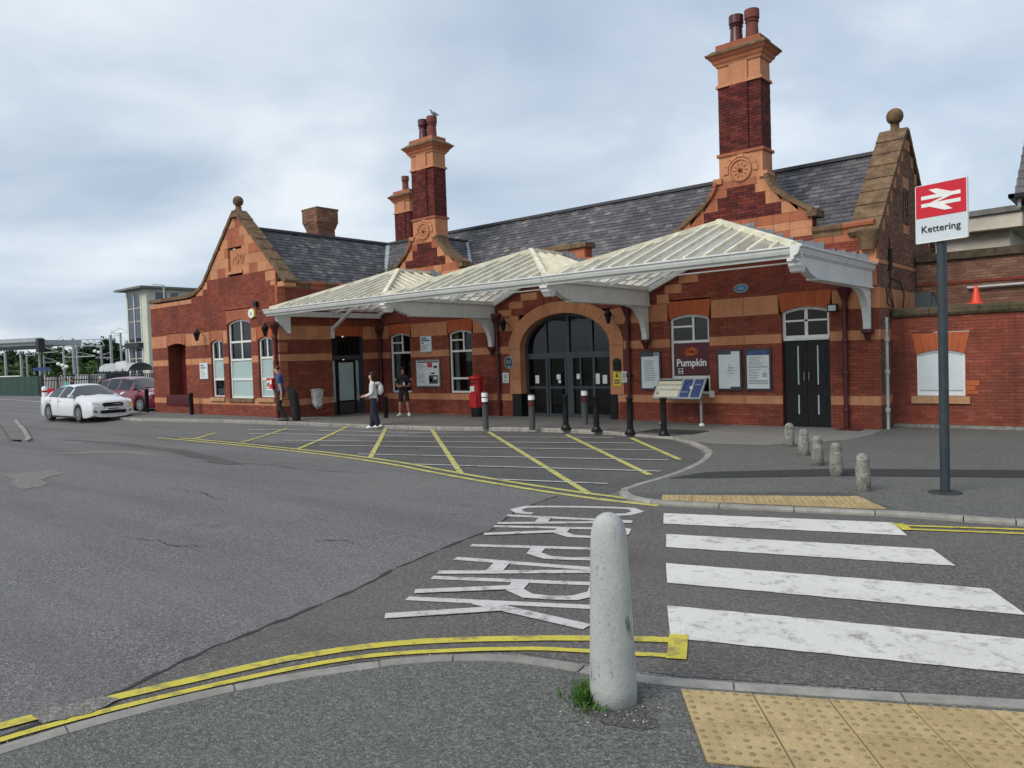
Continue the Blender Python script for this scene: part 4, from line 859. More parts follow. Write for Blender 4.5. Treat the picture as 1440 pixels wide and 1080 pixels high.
for y in (19.2, 24.7):
    m = MB(); m.lathe([(0.16, -0.45), (0.20, -0.25), (0.26, -0.1), (0.28, 0.0), (0.2, 0.08)], (XR-0.2, y, 4.72), 10); m.build('kneeler', 'mossy_stone', ce, smooth=True, sharp=50)
m = MB(); m.face([FE(21.98, 7.5, -0.6), FE(19.3, 4.6, -0.6), FE(24.7, 4.6, -0.6)]); m.build('gable_back', 'brick_plain', endw)
# ---- eaves cornice
def cornice(ax, plane, a, b, parent=station):
    fr = FM if ax == 'Y' else FR
    co = D.objects.new('eaves_cornice', None); COL.objects.link(co); co.parent = parent; ORG[co.name] = org(parent)
    n = max(1, round((b-a)/0.6))
    for i in range(n):
        u0, u1 = a+(b-a)*i/n+0.003, a+(b-a)*(i+1)/n-0.003; m = MB()
        pr = [(-0.3, 4.70), (0.025, 4.70), (0.03, 4.80), (0.10, 4.86), (0.11, 4.93), (0.05, 4.97), (-0.3, 5.0)]
        v = [fr(u0, z, d) for d, z in pr]+[fr(u1, z, d) for d, z in pr]; k = len(pr)
        m.mesh(v, [tuple(range(k)), tuple(reversed(range(k, 2*k)))]+[(i_, k+i_, k+(i_+1) % k, (i_+1) % k) for i_ in range(k)]); m.build('cornice_stone', 'mossy_stone' if rnd.random() < 0.6 else 'terracotta_red', co)
for a, b in ((-23.0, -22.25), (-18.6, -15.45), (-13.4, -10.25), (-6.62, -5.2)): cornice('Y', YM, a, b)
cornice('X', XC, 14.95, 19.1)
for u0, u1 in ((-18.6, -15.45), (-13.4, -10.25), (-6.62, -5.16)): band(main, 'terracotta_red', 'Y', YM, u0, u1, 4.52, 4.70, [], 0.45, 0.022)
# raised parapet over the entrance
m = MB(); m.prism(FM, rect(-15.42, -13.40, 4.785, 5.30), -0.35, 0.01); pp = m.build('parapet', 'terracotta_red', station)
for i in range(5): block(pp, 'terracotta_red', 'Y', YM, -15.42+i*0.404, -15.42+(i+1)*0.404, 4.95, 5.28, 0.03)
coping([(-15.55, 5.30), (-13.30, 5.30)], pp, YM-0.12, YM+0.42, 0.12)
# ---- roofs: slates are real overlapping plates
RS = 1.2; RZ = 7.07; RYC = 21.95; WXC = -25.6
def slates(parent, origin, along, up, width, rise, keep, cw=0.25, ce_=0.155, left=0.0):
    """origin lower corner, along: unit vector along the eaves, up: unit vector up the slope, keep(u,v) -> bool"""
    b = MB(); o_ = Vector(origin); al = Vector(along); upv = Vector(up); nr = al.cross(upv).normalized()
    if nr.z < 0: nr = -nr
    rows = int(rise/ce_)+1
    for j in range(rows):
        v0 = j*ce_; off = (j % 2)*cw/2; u = -off
        while u < width:
            u0, u1 = max(u, left*(v0+0.1)), min(u+cw, width); u += cw
            if u1-u0 < 0.03 or not keep((u0+u1)/2, v0+ce_/2): continue
            g = 0.004; L = ce_+0.03; t0 = 0.022+rnd.uniform(-0.004, 0.006); sk = rnd.uniform(-0.004, 0.004); v1 = min(v0+L, rise)
            A = [o_+al*(u0+g)+upv*(v0+sk)+nr*t0, o_+al*(u1-g)+upv*(v0-sk)+nr*t0, o_+al*(u1-g)+upv*v1+nr*0.006, o_+al*(u0+g)+upv*v1+nr*0.006]
            Bq = [o_+al*(u0+g)+upv*(v0+sk)+nr*(t0-0.012), o_+al*(u1-g)+upv*(v0-sk)+nr*(t0-0.012)]
            fl = (A[1]-A[0]).cross(A[2]-A[0]).dot(nr) < 0
            r_ = rnd.random(); f = [(0, 1, 2, 3), (4, 5, 1, 0)]; b.mesh(A+Bq, [q[::-1] for q in f] if fl else f, r_)
    o = b.build('slates', 'slate', parent, attr=True); props(o, kind='stuff'); return o
su = Vector((0, 1, RS)).normalized(); sb = Vector((0, -1, RS)).normalized()
EAVY = 19.3; EZ = RZ-(RYC-EAVY)*RS; SL = math.hypot(RYC-EAVY, RZ-EZ)
wr = Vector((-1, 0, RS)).normalized(); WEX = -23.15; WZ = RZ-(WEX-WXC)*RS; WSL = math.hypot(WEX-WXC, RZ-WZ)
m = MB(); xe = XR-0.55
m.face([(WXC, EAVY, EZ), (xe, EAVY, EZ), (xe, RYC, RZ), (WXC, RYC, RZ)]); m.face([(xe, 24.6, EZ), (-34, 24.6, EZ), (-34, RYC, RZ), (xe, RYC, RZ)])
roof = m.build('roof', 'slate', station, attr=True)
slates(roof, (WXC, EAVY, EZ), (1, 0, 0), su, xe-WXC, SL, lambda u, v: (WXC+u > -25.5+0.0 and (WXC+u-WXC) > (RZ-(EZ+v*su.z))/RS*1.0))
m = MB(); m.face([(WEX, YL+0.3, WZ), (WEX, RYC, WZ), (WXC, RYC, RZ), (WXC, YL+0.3, RZ)]); m.face([(-28.2, RYC, RZ-2.6*RS), (-28.2, YL+0.3, RZ-2.6*RS), (WXC, YL+0.3, RZ), (WXC, RYC, RZ)])
wroof = m.build('roof', 'slate', station, attr=True)
slates(wroof, (WEX, YL+0.35, WZ), (0, 1, 0), wr, RYC-YL-0.35, WSL, lambda u, v: (YL+0.35+u) < RYC-(RZ-(WZ+v*wr.z))/RS)
m = MB(); m.bar((WXC, RYC, RZ+0.05), (xe, RYC, RZ+0.05), 0.16, 0.09); m.build('ridge_tiles', 'slate', roof, attr=True)
m = MB(); m.bar((WXC, YL+0.4, RZ+0.05), (WXC, RYC, RZ+0.05), 0.16, 0.09); m.build('ridge_tiles', 'slate', wroof, attr=True)
vz = 2.4; m = MB(); m.bar((WXC+0.05, RYC-0.05, RZ+0.02), (WXC+vz, RYC-vz, RZ-vz*RS+0.03), 0.22, 0.03); m.build('valley_flashing', 'galvanised', wroof)
# flat low roof and hidden back of the wing, so that the building is closed
m = MB(); m.box(XL+0.3, -28.2, YL+0.25, 24.6, 4.3, 4.4); m.build('low_roof', 'lead', station)
m = MB(); m.face([(XL, 24.6, -0.1), (XL, YL, -0.1), (XL, YL, 4.72), (XL, 24.6, 4.72)]); m.face([(XR, 24.7, -0.1), (XL, 24.7, -0.1), (XL, 24.7, 4.7), (XR, 24.7, 4.7)]); m.build('back_wall', 'brick_plain', station)
# ---- shaped gables with chimneys
def dutch_h(z):
    if z < 5.38: return 1.80
    s = min(1, (z-5.38)/1.09); return 0.64+1.14*(1-s)**1.8
def chimney_stack(cx, y0, zb, parent_name, sc=1.0, gable=True):
    ch = D.objects.new(parent_name, None); COL.objects.link(ch); ch.parent = station; ORG[ch.name] = org(station)
    hw = 0.58*sc; dp = 0.62*sc; fr = FY(y0)
    z1, z2, z3, z4 = zb, zb+1.73*sc, zb+1.83*sc, zb+2.27*sc
    def ring(nm, e_, a, b, mt, e2=None):
        e2 = e_ if e2 is None else e2; m = MB()
        v = [(cx+sx*(hw+q), y0+dp/2+sy*(dp/2+q), z) for z, q in ((a, e_), (b, e2)) for sx, sy in ((-1, -1), (1, -1), (1, 1), (-1, 1))]
        m.mesh(v, [(3, 2, 1, 0), (4, 5, 6, 7), (0, 1, 5, 4), (1, 2, 6, 5), (2, 3, 7, 6), (3, 0, 4, 7)]); return m.build(nm, mt, ch)
    # brick shaft: four brick faces on a core
    core = ring('shaft', -0.012, z1-0.2, z2, 'mortar')
    b = MB()
    def bricks(fr_, a0, a1, dd):
        n = round((z2-z1)/0.075)
        for k in range(n):
            a, c = z1+(z2-z1)*k/n, z1+(z2-z1)*(k+1)/n; off = (k % 2)*0.1125; i = 0; u = a0-off
            while u < a1:
                x0, x1 = max(u, a0), min(u+0.225, a1); u += 0.225
                if x1-x0 < 0.03: continue
                g = 0.004; mid = (x0+x1)/2; st = 0.045 if (fr_ is fr and abs(mid-cx) < hw*0.42) else 0.0
                d = 0.0+st+rnd.uniform(-0.002, 0.003)+dd; P = [fr_(p, q, e_) for e_ in (d, d-0.06) for p, q in ((x0+g, a+g), (x1-g, a+g), (x1-g, c-g), (x0+g, c-g))]
                b.mesh(P, [(0, 1, 2, 3), (4, 5, 1, 0), (5, 6, 2, 1), (6, 7, 3, 2), (7, 4, 0, 3)], rnd.random())
    for a_, b_ in ((cx-hw, cx-hw*0.42), (cx-hw*0.42, cx+hw*0.42), (cx+hw*0.42, cx+hw)): bricks(fr, a_, b_, 0)
    bricks(FX(cx+hw), y0, y0+dp, 0)
    bricks(lambda u, z, d: (cx-hw-d, 2*y0+dp-u, z), y0, y0+dp, 0)
    props(b.build('brickwork', 'brick_dark', core, attr=True), kind='stuff')
    m = MB(); m.prism(fr, rect(cx-hw*0.42, cx+hw*0.42, z2, z4), -0.02, 0.045); m.build('pilaster', 'terracotta', ch)
    ring('moulding', 0.05, z2, z3-0.02, 'terracotta', 0.03); ring('frieze', -0.004, z3-0.02, z4, 'terracotta')
    z = z4
    for h, e0, e1, mt in ((0.08, 0.03, 0.07, 'terracotta'), (0.10, 0.09, 0.13, 'terracotta_red'), (0.09, 0.15, 0.22, 'terracotta_red'), (0.05, 0.24, 0.24, 'mossy_stone'), (0.10, 0.21, 0.10, 'mossy_stone'), (0.15, 0.03, 0.03, 'terracotta_red')):
        ring('cap_stone', e0*sc, z, z+h*sc, mt, e1*sc); z += h*sc
    pots = ((-0.16, -0.02, 0.76), (0.25, 0.02, 0.80)) if gable else ((-0.02, 0, 0.76),)
    for i, (px, py, ph) in enumerate(pots):
        m = MB(); m.lathe([(0.20*sc, -0.1), (0.17*sc, 0.05), (0.15*sc, ph*0.58*sc), (0.18*sc, ph*0.60*sc), (0.15*sc, ph*0.64*sc), (0.155*sc, ph*0.67*sc), (0.19*sc, ph*0.70*sc), (0.19*sc, ph*0.98*sc), (0.14*sc, ph*sc), (0.11*sc, ph*0.9*sc)], (cx+px*sc, y0+dp/2+py, z), 14)
        m.build('chimney_pot', 'maroon' if gable and i == 0 else 'terracotta_pot', ch, smooth=True, sharp=35)
    return ch, z
simple('terracotta_pot', (0.17, 0.045, 0.035), 0.8, 0, 0.3, 12)
def shaped_gable(cx):
    fr = FM; g = D.objects.new('shaped_gable', None); COL.objects.link(g); g.parent = station; ORG[g.name] = org(station)
    bricks_rect = [(1.05, 5.42, 5.72), (0.65, 5.72, 6.05), (0.38, 6.05, 6.28)]
    m = MB(); pl = [(cx-dutch_h(z), z) for z in [4.79]+[5.38+i*0.109 for i in range(11)]]+[(cx+dutch_h(z), z) for z in reversed([4.79]+[5.38+i*0.109 for i in range(11)])]
    m.prism(fr, pl[::-1], -0.35, -0.006); bk = m.build('gable_wall', 'mortar', g)
    b = MB()
    for h, z0, z1 in bricks_rect:
        n = round((z1-z0)/0.075)
        for k in range(n):
            a, c = z0+(z1-z0)*k/n, z0+(z1-z0)*(k+1)/n; off = (k % 2)*0.1125; u = cx-h-off
            while u < cx+h:
                x0, x1 = max(u, cx-h), min(u+0.225, cx+h); u += 0.225
                if x1-x0 > 0.03: b.prism(fr, rect(x0+0.004, x1-0.004, a+0.004, c-0.004), 0, 0.012+rnd.uniform(-0.002, 0.002), rnd.random())
    props(b.build('brickwork', 'brick_dark', bk, attr=True), kind='stuff')
    for z0, z1 in ((4.785, 4.98), (4.98, 5.18), (5.18, 5.42), (5.42, 5.72), (5.72, 6.05), (6.05, 6.28), (6.28, 6.47)):
        hb = [h for h, a, b_ in bricks_rect if a <= z0+0.01 and b_ >= z1-0.01]; hb = hb[0] if hb else 0
        for sg in (-1, 1):
            u = hb
            if hb == 0 and sg == 1 and False: continue
            while u < dutch_h(z0)-0.02:
                u1 = u+0.42
                if u1 > dutch_h(z0)-0.15: u1 = dutch_h(z0)
                lo, hi = u, u1
                poly = [(lo+0.003, z0+0.003)]+[(min(hi, dutch_h(z0+(z1-z0)*i/4))-0.003, z0+0.003+(z1-z0-0.006)*i/4) for i in range(5)]+[(min(lo+0.003, dutch_h(z1)-0.003), z1-0.003)]
                poly = [(cx+sg*a, z) for a, z in poly]
                if sg < 0: poly = poly[::-1]
                m = MB(); m.prism(fr, poly, -0.05, 0.022); m.build('terracotta_block', 'terracotta_red' if rnd.random() < 0.5 else 'terracotta', g); u = u1
    # curved copings
    for sg in (-1, 1):
        zs = [5.36+i*1.11/9 for i in range(10)]
        for i in range(9):
            za, zb = zs[i], zs[i+1]; ha, hb_ = dutch_h(za), dutch_h(zb); d = Vector((hb_-ha, zb-za)).normalized(); nr = Vector((d.y, -d.x)) if True else None
            if nr.x < 0: nr = -nr
            p = [(cx+sg*ha, za), (cx+sg*hb_, zb), (cx+sg*(hb_+nr.x*0.1), zb+nr.y*0.1), (cx+sg*(ha+nr.x*0.1), za+nr.y*0.1)]
            if sg > 0: p = p[::-1]
            m = MB(); m.prism(fr, p, -0.45, 0.10); m.build('coping_stone', 'mossy_stone' if (i < 6 or sg > 0) else 'terracotta_red', g)
        p = rect(*sorted((cx+sg*1.70, cx+sg*1.95)), 5.24, 5.40); m = MB(); m.prism(fr, p, -0.45, 0.12); m.build('kneeler', 'mossy_stone', g)
        p = rect(*sorted((cx+sg*0.50, cx+sg*0.74)), 6.42, 6.56); m = MB(); m.prism(fr, p, -0.4, 0.09); m.build('shoulder_stone', 'terracotta', g)
    # pedestal of the chimney with its flower roundel
    m = MB(); m.box(cx-0.59, cx+0.59, YM-0.005, YM+0.62, 6.47, 7.12); ped = m.build('pedestal', 'terracotta', g)
    rc = (cx, YM-0.06, 6.70)
    m = MB(); m.lathe([(0.30, 0.06), (0.30, -0.0), (0.26, -0.01), (0.25, 0.03), (0.01, 0.03)], rc, 28, axis='Y'); m.build('roundel', 'terracotta', g, smooth=True, sharp=30)
    for k in range(10):
        a = 2*math.pi*k/10; m = MB(); c = Vector((rc[0]+0.155*math.cos(a), rc[1]+0.02, rc[2]+0.155*math.sin(a))); v = []
        for q in range(8):
            t_ = 2*math.pi*q/8; e_ = Vector((math.cos(a), 0, math.sin(a)))*0.085*math.cos(t_)+Vector((-math.sin(a), 0, math.cos(a)))*0.042*math.sin(t_); v.append(c+e_+Vector((0, 0.02, 0)))
        v.append(c+Vector((0, -0.03, 0))); m.mesh(v, [(q, (q+1) % 8, 8) for q in range(8)]); m.build('petal', 'terracotta', g)
    m = MB(); m.lathe([(0.07, 0.04), (0.06, -0.02), (0.02, -0.04)], rc, 10, axis='Y'); m.build('flower_centre', 'terracotta_red', g, smooth=True)
    for k in range(7):                                         # arch ring of blocks over the roundel
        t0, t1 = math.radians(-10+k*200/7)+0.02, math.radians(-10+(k+1)*200/7)-0.02; r0, r1 = 0.335, 0.47
        p = [(cx+r1*math.cos(t0+(t1-t0)*j/3), 6.70+r1*0.88*math.sin(t0+(t1-t0)*j/3)) for j in range(4)]+[(cx+r0*math.cos(t1+(t0-t1)*j/3), 6.70+r0*math.sin(t1+(t0-t1)*j/3)) for j in range(4)]
        m = MB(); m.prism(fr, p, -0.02, 0.04); m.build('ring_stone', 'terracotta', g)
    m = MB(); m.box(cx-0.64, cx+0.64, YM-0.05, YM+0.67, 7.12, 7.19); m.build('moulding', 'terracotta_red', g)
    # saddle roof behind the gable
    m = MB(); rz = 6.52; yb = RYC-(RZ-rz)/RS
    for sg in (-1, 1):
        q = [(cx, YM+0.3, rz), (cx, yb, rz), (cx+sg*1.9, RYC-(RZ-(rz-1.9*1.1))/RS, rz-1.9*1.1), (cx+sg*1.9, YM+0.3, rz-1.9*1.1)]
        m.face(q if sg < 0 else q[::-1])
    sr = m.build('saddle_roof', 'slate', g, attr=True)
    u_ = Vector((-1, 0, 1.1)).normalized(); LL = math.hypot(1.9, 1.9*1.1)
    slates(g, (cx+1.9, YM+0.35, rz-1.9*1.1), (0, 1, 0), u_, 2.4, LL, lambda u, v: (YM+0.35+u) < RYC-(RZ-(rz-1.9*1.1+v*u_.z))/RS-0.02)
    m = MB(); m.bar((cx, YM+0.3, rz+0.04), (cx, yb, rz+0.04), 0.12, 0.06); m.build('ridge_tiles', 'slate', g, attr=True)
    m = MB(); m.bar((cx+0.02, yb, rz+0.03), (cx+1.9, RYC-(RZ-(rz-2.09))/RS-0.0, rz-2.09+0.06), 0.2, 0.03); m.build('valley_flashing', 'galvanised', g)
    return g
for cx in (-20.43, -8.43):
    shaped_gable(cx); _, ztop = chimney_stack(cx, YM, 7.19, 'chimney')
chimney_stack(-29.15, 26.0, 7.75, 'chimney', 1.0, False)
# the low brick stack on the wing ridge
st = D.objects.new('brick_stack', None); COL.objects.link(st); st.parent = station; ORG[st.name] = org(station)
b = MB(); c0 = MB(); cx, cy = -26.15, 18.9; c0.box(cx-0.4, cx+0.4, cy-0.4, cy+0.4, 6.0, 8.22); core = c0.build('shaft', 'mortar', st)
n = 20
for k in range(n):
    a, c = 6.73+1.5*k/n, 6.73+1.5*(k+1)/n; e_ = 0.0 if k < 10 else min(0.10, (k-9)*0.025)
    for fr_, lo, hi in ((FY(cy-0.4), cx-0.4-e_, cx+0.4+e_), (FX(cx+0.4), cy-0.4-e_, cy+0.4+e_)):
        u = lo-(k % 2)*0.11
        while u < hi:
            x0, x1 = max(u, lo), min(u+0.225, hi); u += 0.225
            if x1-x0 > 0.03: b.prism(fr_, rect(x0+0.004, x1-0.004, a+0.004, c-0.004), -0.02, 0.02+e_+rnd.uniform(-0.003, 0.003), rnd.random())
props(b.build('brickwork', 'brick_brown', core, attr=True), kind='stuff')
m = MB(); m.box(cx-0.53, cx+0.53, cy-0.53, cy+0.53, 8.23, 8.29); m.build('cap', 'mossy_stone', st)
# ---- rainwater pipes
def downpipe(x, y, z1, z0=0.05, r=0.055, mat='maroon', hop=True):
    m = MB(); m.tube([(x, y, z0), (x, y, z1)], r, 10); p = m.build('downpipe', mat, station, smooth=True, sharp=40)
    for z in (0.5, 1.4, 2.16, 2.95):
        if z0 < z < z1: m = MB(); m.lathe([(r+0.02, -0.05), (r+0.025, 0.0), (r+0.02, 0.05)], (x, y, z), 10); m.build('pipe_collar', mat, p)
    if hop: m = MB(); m.lathe([(0.07, -0.3), (0.09, -0.22), (0.16, -0.05), (0.19, 0.0), (0.19, 0.1)], (x, y, z1), 8); m.build('hopper_head', mat, p)
downpipe(-23.0, YM-0.12, 3.3); downpipe(-17.0, YM-0.10, 3.4); downpipe(-11.93, YM-0.10, 3.4); downpipe(-5.88, YM-0.10, 3.42); downpipe(-23.2, YL-0.09, 3.42)
downpipe(-5.02, 19.42, 2.68, r=0.035, mat='galvanised', hop=False)
# ================================================================== GLASS CANOPY
BX = [-23.12, -17.2, -11.3, -5.35]; YF, YA, ZE, ZA = 14.55, 17.7, 3.93, 5.12
can = thing('entrance_canopy', 'white iron and glass canopy of three hipped bays along the station front', 'canopy', (-14.2, 16.9, 3.4))
NB = 13
for bi, (x0, x1) in enumerate(zip(BX[:-1], BX[1:])):
    xc = (x0+x1)/2; hw = (x1-x0)/2; bay = empty_part('roof_bay', can)
    def front(x): t_ = 1-abs(x-xc)/hw; return (x, YF+(YA-YF)*t_, ZE+(ZA-ZE)*t_)
    n1 = Vector((0, -(ZA-ZE), YA-YF)).normalized()
    for k in range(NB):                                     # front slope
        a, b = x0+(x1-x0)*k/NB, x0+(x1-x0)*(k+1)/NB; q = [(a, YF, ZE), (b, YF, ZE), front(b)]
        if a < xc < b: q += [(xc, YA, ZA)]
        q.append(front(a)); q2 = []
        for p in q:
            if not q2 or (Vector(p)-Vector(q2[-1])).length > 0.01: q2.append(p)
        if (Vector(q2[0])-Vector(q2[-1])).length < 0.01: q2.pop()
        if len(q2) > 2: m = MB(); m.face(q2); m.build('pane', 'canopy_pane', bay)
        if k:
            p = front(a); m = MB(); m.bar(Vector((a, YF-0.02, ZE))+n1*0.025, Vector(p)+n1*0.025, 0.055, 0.07, n1); m.build('glazing_bar', 'cream_paint', bay)
    for sg in (-1, 1):                                      # side slopes
        ns = Vector((sg*(ZA-ZE), 0, hw)).normalized(); xe_ = xc+sg*hw; NS = 11
        def top(y): t_ = min(1, (y-YF)/(YA-YF)); return (xe_-sg*hw*t_, y, ZE+(ZA-ZE)*t_)
        for k in range(NS):
            a, b = YF+(YM-0.02-YF)*k/NS, YF+(YM-0.02-YF)*(k+1)/NS; q = [(xe_, a, ZE), (xe_, b, ZE), top(b)]
            if a < YA < b: q.append((xc, YA, ZA))
            q.append(top(a))
            if k == 0: q = q[:3]
            m = MB(); m.face(q if sg > 0 else q[::-1]); m.build('pane', 'canopy_pane', bay)
            if k: m = MB(); m.bar(Vector((xe_, a, ZE))+ns*0.025, Vector(top(a))+ns*0.025, 0.055, 0.07, ns); m.build('glazing_bar', 'cream_paint', bay)
        m = MB(); m.bar((xe_, YF-0.03, ZE+0.04), (xc, YA, ZA+0.05), 0.11, 0.11); m.build('hip_rafter', 'cream_paint', bay)
        m = MB(); m.bar((xe_-sg*0.1, YM-0.12, ZE-0.12), (xc, YM-0.12, ZA-0.1), 0.09, 0.14); m.build('wall_rafter', 'white_paint', bay)
        m = MB(); m.bar((xe_-sg*0.1, YA-0.6, ZE-0.10), (xc, YA-0.05, ZA-0.08), 0.07, 0.10); m.build('truss_rafter', 'white_paint', bay)
        m = MB()                                            # stepped lead flashing against the wall
        for j in range(12):
            t_ = (j+0.5)/12; u = xe_-sg*hw*t_; z = ZE+(ZA-ZE)*t_; st = rnd.uniform(0.10, 0.24)
            m.prism(FM, rect(u-hw/24, u+hw/24, z-0.1, z+st), 0.0, 0.034+0.008*(j % 2))
        m.build('lead_flashing', 'lead', bay)
    m = MB(); m.bar((xc, YA-0.05, ZA+0.06), (xc, YM-0.02, ZA+0.06), 0.13, 0.10); m.build('ridge_bar', 'cream_paint', bay)
    m = MB(); m.bar((x0+0.2, YA-0.9, ZE-0.04), (x1-0.2, YA-0.9, ZE-0.04), 0.03, 0.03); m.build('tie_rod', 'white_paint', bay)
    m = MB()                                                # front gutter of this bay
    pr = [(14.56, 3.72), (14.50, 3.72), (14.49, 3.77), (14.43, 3.79), (14.40, 3.85), (14.39, 3.90), (14.36, 3.91), (14.36, 3.94), (14.56, 3.94)]
    ga, gb = x0+(0.01 if bi else -0.22), x1-(0.01 if bi < 2 else -0.15); k = len(pr)
    m.mesh([(ga, y, z) for y, z in pr]+[(gb, y, z) for y, z in pr], [tuple(range(k)), tuple(reversed(range(k, 2*k)))]+[(i, k+i, k+(i+1) % k, (i+1) % k) for i in range(k)][::1]); m.build('gutter', 'white_paint', can)
m = MB(); pr = [(-5.36, 3.68), (-5.30, 3.68), (-5.29, 3.74), (-5.23, 3.77), (-5.19, 3.84), (-5.18, 3.90), (-5.14, 3.91), (-5.14, 3.945), (-5.36, 3.945)]; k = len(pr)
m.mesh([(x, 14.345, z) for x, z in pr]+[(x, YM-0.03, z) for x, z in pr], [tuple(range(k)), tuple(reversed(range(k, 2*k)))]+[(i, k+i, k+(i+1) % k, (i+1) % k) for i in range(k)]); m.build('gutter', 'white_paint', can)
for i, x in enumerate(BX):
    if i == 0:
        m = MB(); m.box(x+0.05, x+0.17, 14.6, 19.2, 3.70, 3.88); bm = m.build('wall_plate', 'white_paint', can)
        m = MB(); m.prism(lambda u, z, d: (x+0.11+d, u, z), [(14.62, 3.70), (14.70, 3.52), (14.95, 3.30), (15.10, 3.12), (15.20, 3.12), (15.20, 3.70)][::1], -0.05, 0.05); m.build('corner_bracket', 'white_paint', bm)
        m = MB(); m.bar((x+0.1, 17.0, 3.3), (x+1.3, 17.0, 3.95), 0.10, 0.10); m.build('strut', 'white_paint', bm); m = MB(); m.bar((x+0.05, 17.0, 2.95), (x+0.05, 17.0, 3.4), 0.12, 0.10, (1, 0, 0)); m.build('strut_foot', 'white_paint', bm)
        continue
    xx = x+(0.14 if i == 0 else 0); fr = lambda u, z, d, xx=xx: (xx+d, u, z)
    prof = [(19.22, 3.40), (19.22, 3.80), (14.62, 3.80), (14.60, 3.70)]+[(14.66+0.85*t_, 3.70-0.30*math.sin(t_*math.pi/2)) for t_ in (0.08, 0.2, 0.4, 0.6, 0.8, 1.0)]
    m = MB(); m.prism(fr, prof[::-1], -0.09, 0.09); bm = m.build('valley_beam', 'white_paint', can)
    m = MB(); m.box(xx-0.15, xx+0.15, 14.6, 19.2, 3.80, 3.90); m.build('valley_gutter', 'white_paint', bm)
    m = MB(); m.prism(fr, [(19.2, 3.36), (19.2, 3.40), (15.5, 3.40), (15.5, 3.36)][::-1], -0.13, 0.13); m.build('beam_flange', 'white_paint', bm)
    m = MB(); m.prism(fr, [(14.80, 3.715), (14.44, 3.715), (14.44, 3.66), (14.49, 3.63), (14.50, 3.58), (14.55, 3.53), (14.60, 3.47), (14.67, 3.45), (14.74, 3.47), (14.79, 3.53)], -0.11, 0.11); m.prism(fr, [(14.74, 3.62), (14.56, 3.62), (14.56, 3.58), (14.64, 3.50), (14.71, 3.53)], -0.13, 0.13); m.build('scroll_end', 'white_paint', bm)
    arc = [(18.25+0.80*math.sin(t_*math.pi/2), 3.36-0.92*(1-math.cos(t_*math.pi/2))) for t_ in [j/8 for j in range(9)]]
    m = MB(); m.prism(fr, ([(19.2, 3.36)]+arc+[(19.06, 2.40), (19.2, 2.40)])[::1], -0.05, 0.05); m.prism(fr, [(18.2, 3.36)]+[(u-0.03, z-0.03) for u, z in arc]+arc[::-1], -0.08, 0.08); m.build('spandrel_bracket', 'white_paint', bm)
    m = MB(); m.lathe([(0.03, 2.14), (0.07, 2.2), (0.10, 2.30), (0.15, 2.34), (0.15, 2.42)], (xx, 19.10, 0), 8); m.build('corbel', 'maroon', bm)
# ================================================================== RIGHT-HAND ANNEX AND BEYOND
FA = FY(20.2); annex = thing('flat_roofed_annex', 'low red brick annex with mossy coping and a boarded white window', 'annex', (0, 20.2, 0.1))
oW = Open(-4.57, -3.56, 0.80, 1.78, 1.88, 2.28, 0.1)
aw = brickwork(annex, FA, [(-0.1, 2.68)], lambda z: (XR+0.02, 5.0), oW.cut, mortar='mortar_pale')
lintel(aw, FA, oW, 7)
m = MB(); out, inn = oW.outline(), oW.outline(0.05)
for i in range(len(out)):
    a, b, c_, d_ = out[i], out[(i+1) % len(out)], inn[(i+1) % len(out)], inn[i]; m.face([FA(*a, -0.03), FA(*b, -0.03), FA(*c_, -0.03), FA(*d_, -0.03)]); m.face([FA(*d_, -0.03), FA(*c_, -0.03), FA(*c_, -0.07), FA(*d_, -0.07)])
aw2 = m.build('window', 'window_white', annex); reveal(aw2, FA, oW, 0.06, 'brick_plain')
m = MB(); m.face([FA(u, z, -0.055) for u, z in oW.outline(0.04)]); m.build('boarding', 'sign_white', aw2)
m = MB(); m.prism(FA, rect(-4.52, -3.62, 0.915, 0.94), -0.06, -0.045); m.build('board_batten', 'galvanised', aw2)
for a, b in ((-4.68, -4.1), (-4.09, -3.46)): m = MB(); m.prism(FA, rect(a, b, 0.62, 0.79), -0.1, 0.07); m.build('sill', 'sandstone', aw2)
for u0, u1, z0, z1 in ((-3.54, -3.36, 0.93, 1.03), (-3.54, -3.28, 1.04, 1.16), (-3.54, -3.30, 0.85, 0.92)): m = MB(); m.prism(FA, rect(u0, u1, z0, z1), -0.02, 0.016); m.build('repair_brick', 'rubbed_brick', aw)
for i in range(13):
    x0 = XR+0.06+i*0.8; m = MB(); pr = [(-0.45, 2.69), (0.06, 2.68), (0.09, 2.74), (0.08, 2.84), (-0.02, 2.90), (-0.45, 2.90)]; kk = len(pr)
    v = [FA(x0+0.004, z+rnd.uniform(-0.004, 0.004), d) for d, z in pr]+[FA(x0+0.796, z+rnd.uniform(-0.004, 0.004), d) for d, z in pr]
    m.mesh(v, [tuple(range(kk)), tuple(reversed(range(kk, 2*kk)))]+[(j, kk+j, kk+(j+1) % kk, (j+1) % kk) for j in range(kk)]); m.build('coping_stone', 'mossy_coping', aw)
m = MB(); m.box(XR+0.05, 5, 20.6, 22.7, 2.70, 2.80); m.build('flat_roof', 'asphalt_dark', annex)
m = MB(); m.box(XR+0.06, 5, YM+0.86, YM+0.94, 0.03, 0.12); m.build('footing', 'old_concrete', annex)
FB = FY(22.6); bw_ = thing('platform_wall', 'taller weathered brick wall with mossy coping behind the annex roof', 'wall', (0, 22.6, 2.7))
bwl = brickwork(bw_, FB, [(2.7, 4.18)], lambda z: (XR+0.05, 5.0), lambda z: [], mat='brick_brown', mortar='mortar_pale')
m = MB(); m.prism(FB, rect(XR+0.06, 5.0, 3.55, 3.62), 0, 0.035); m.build('string_course', 'brick_plain', bwl)
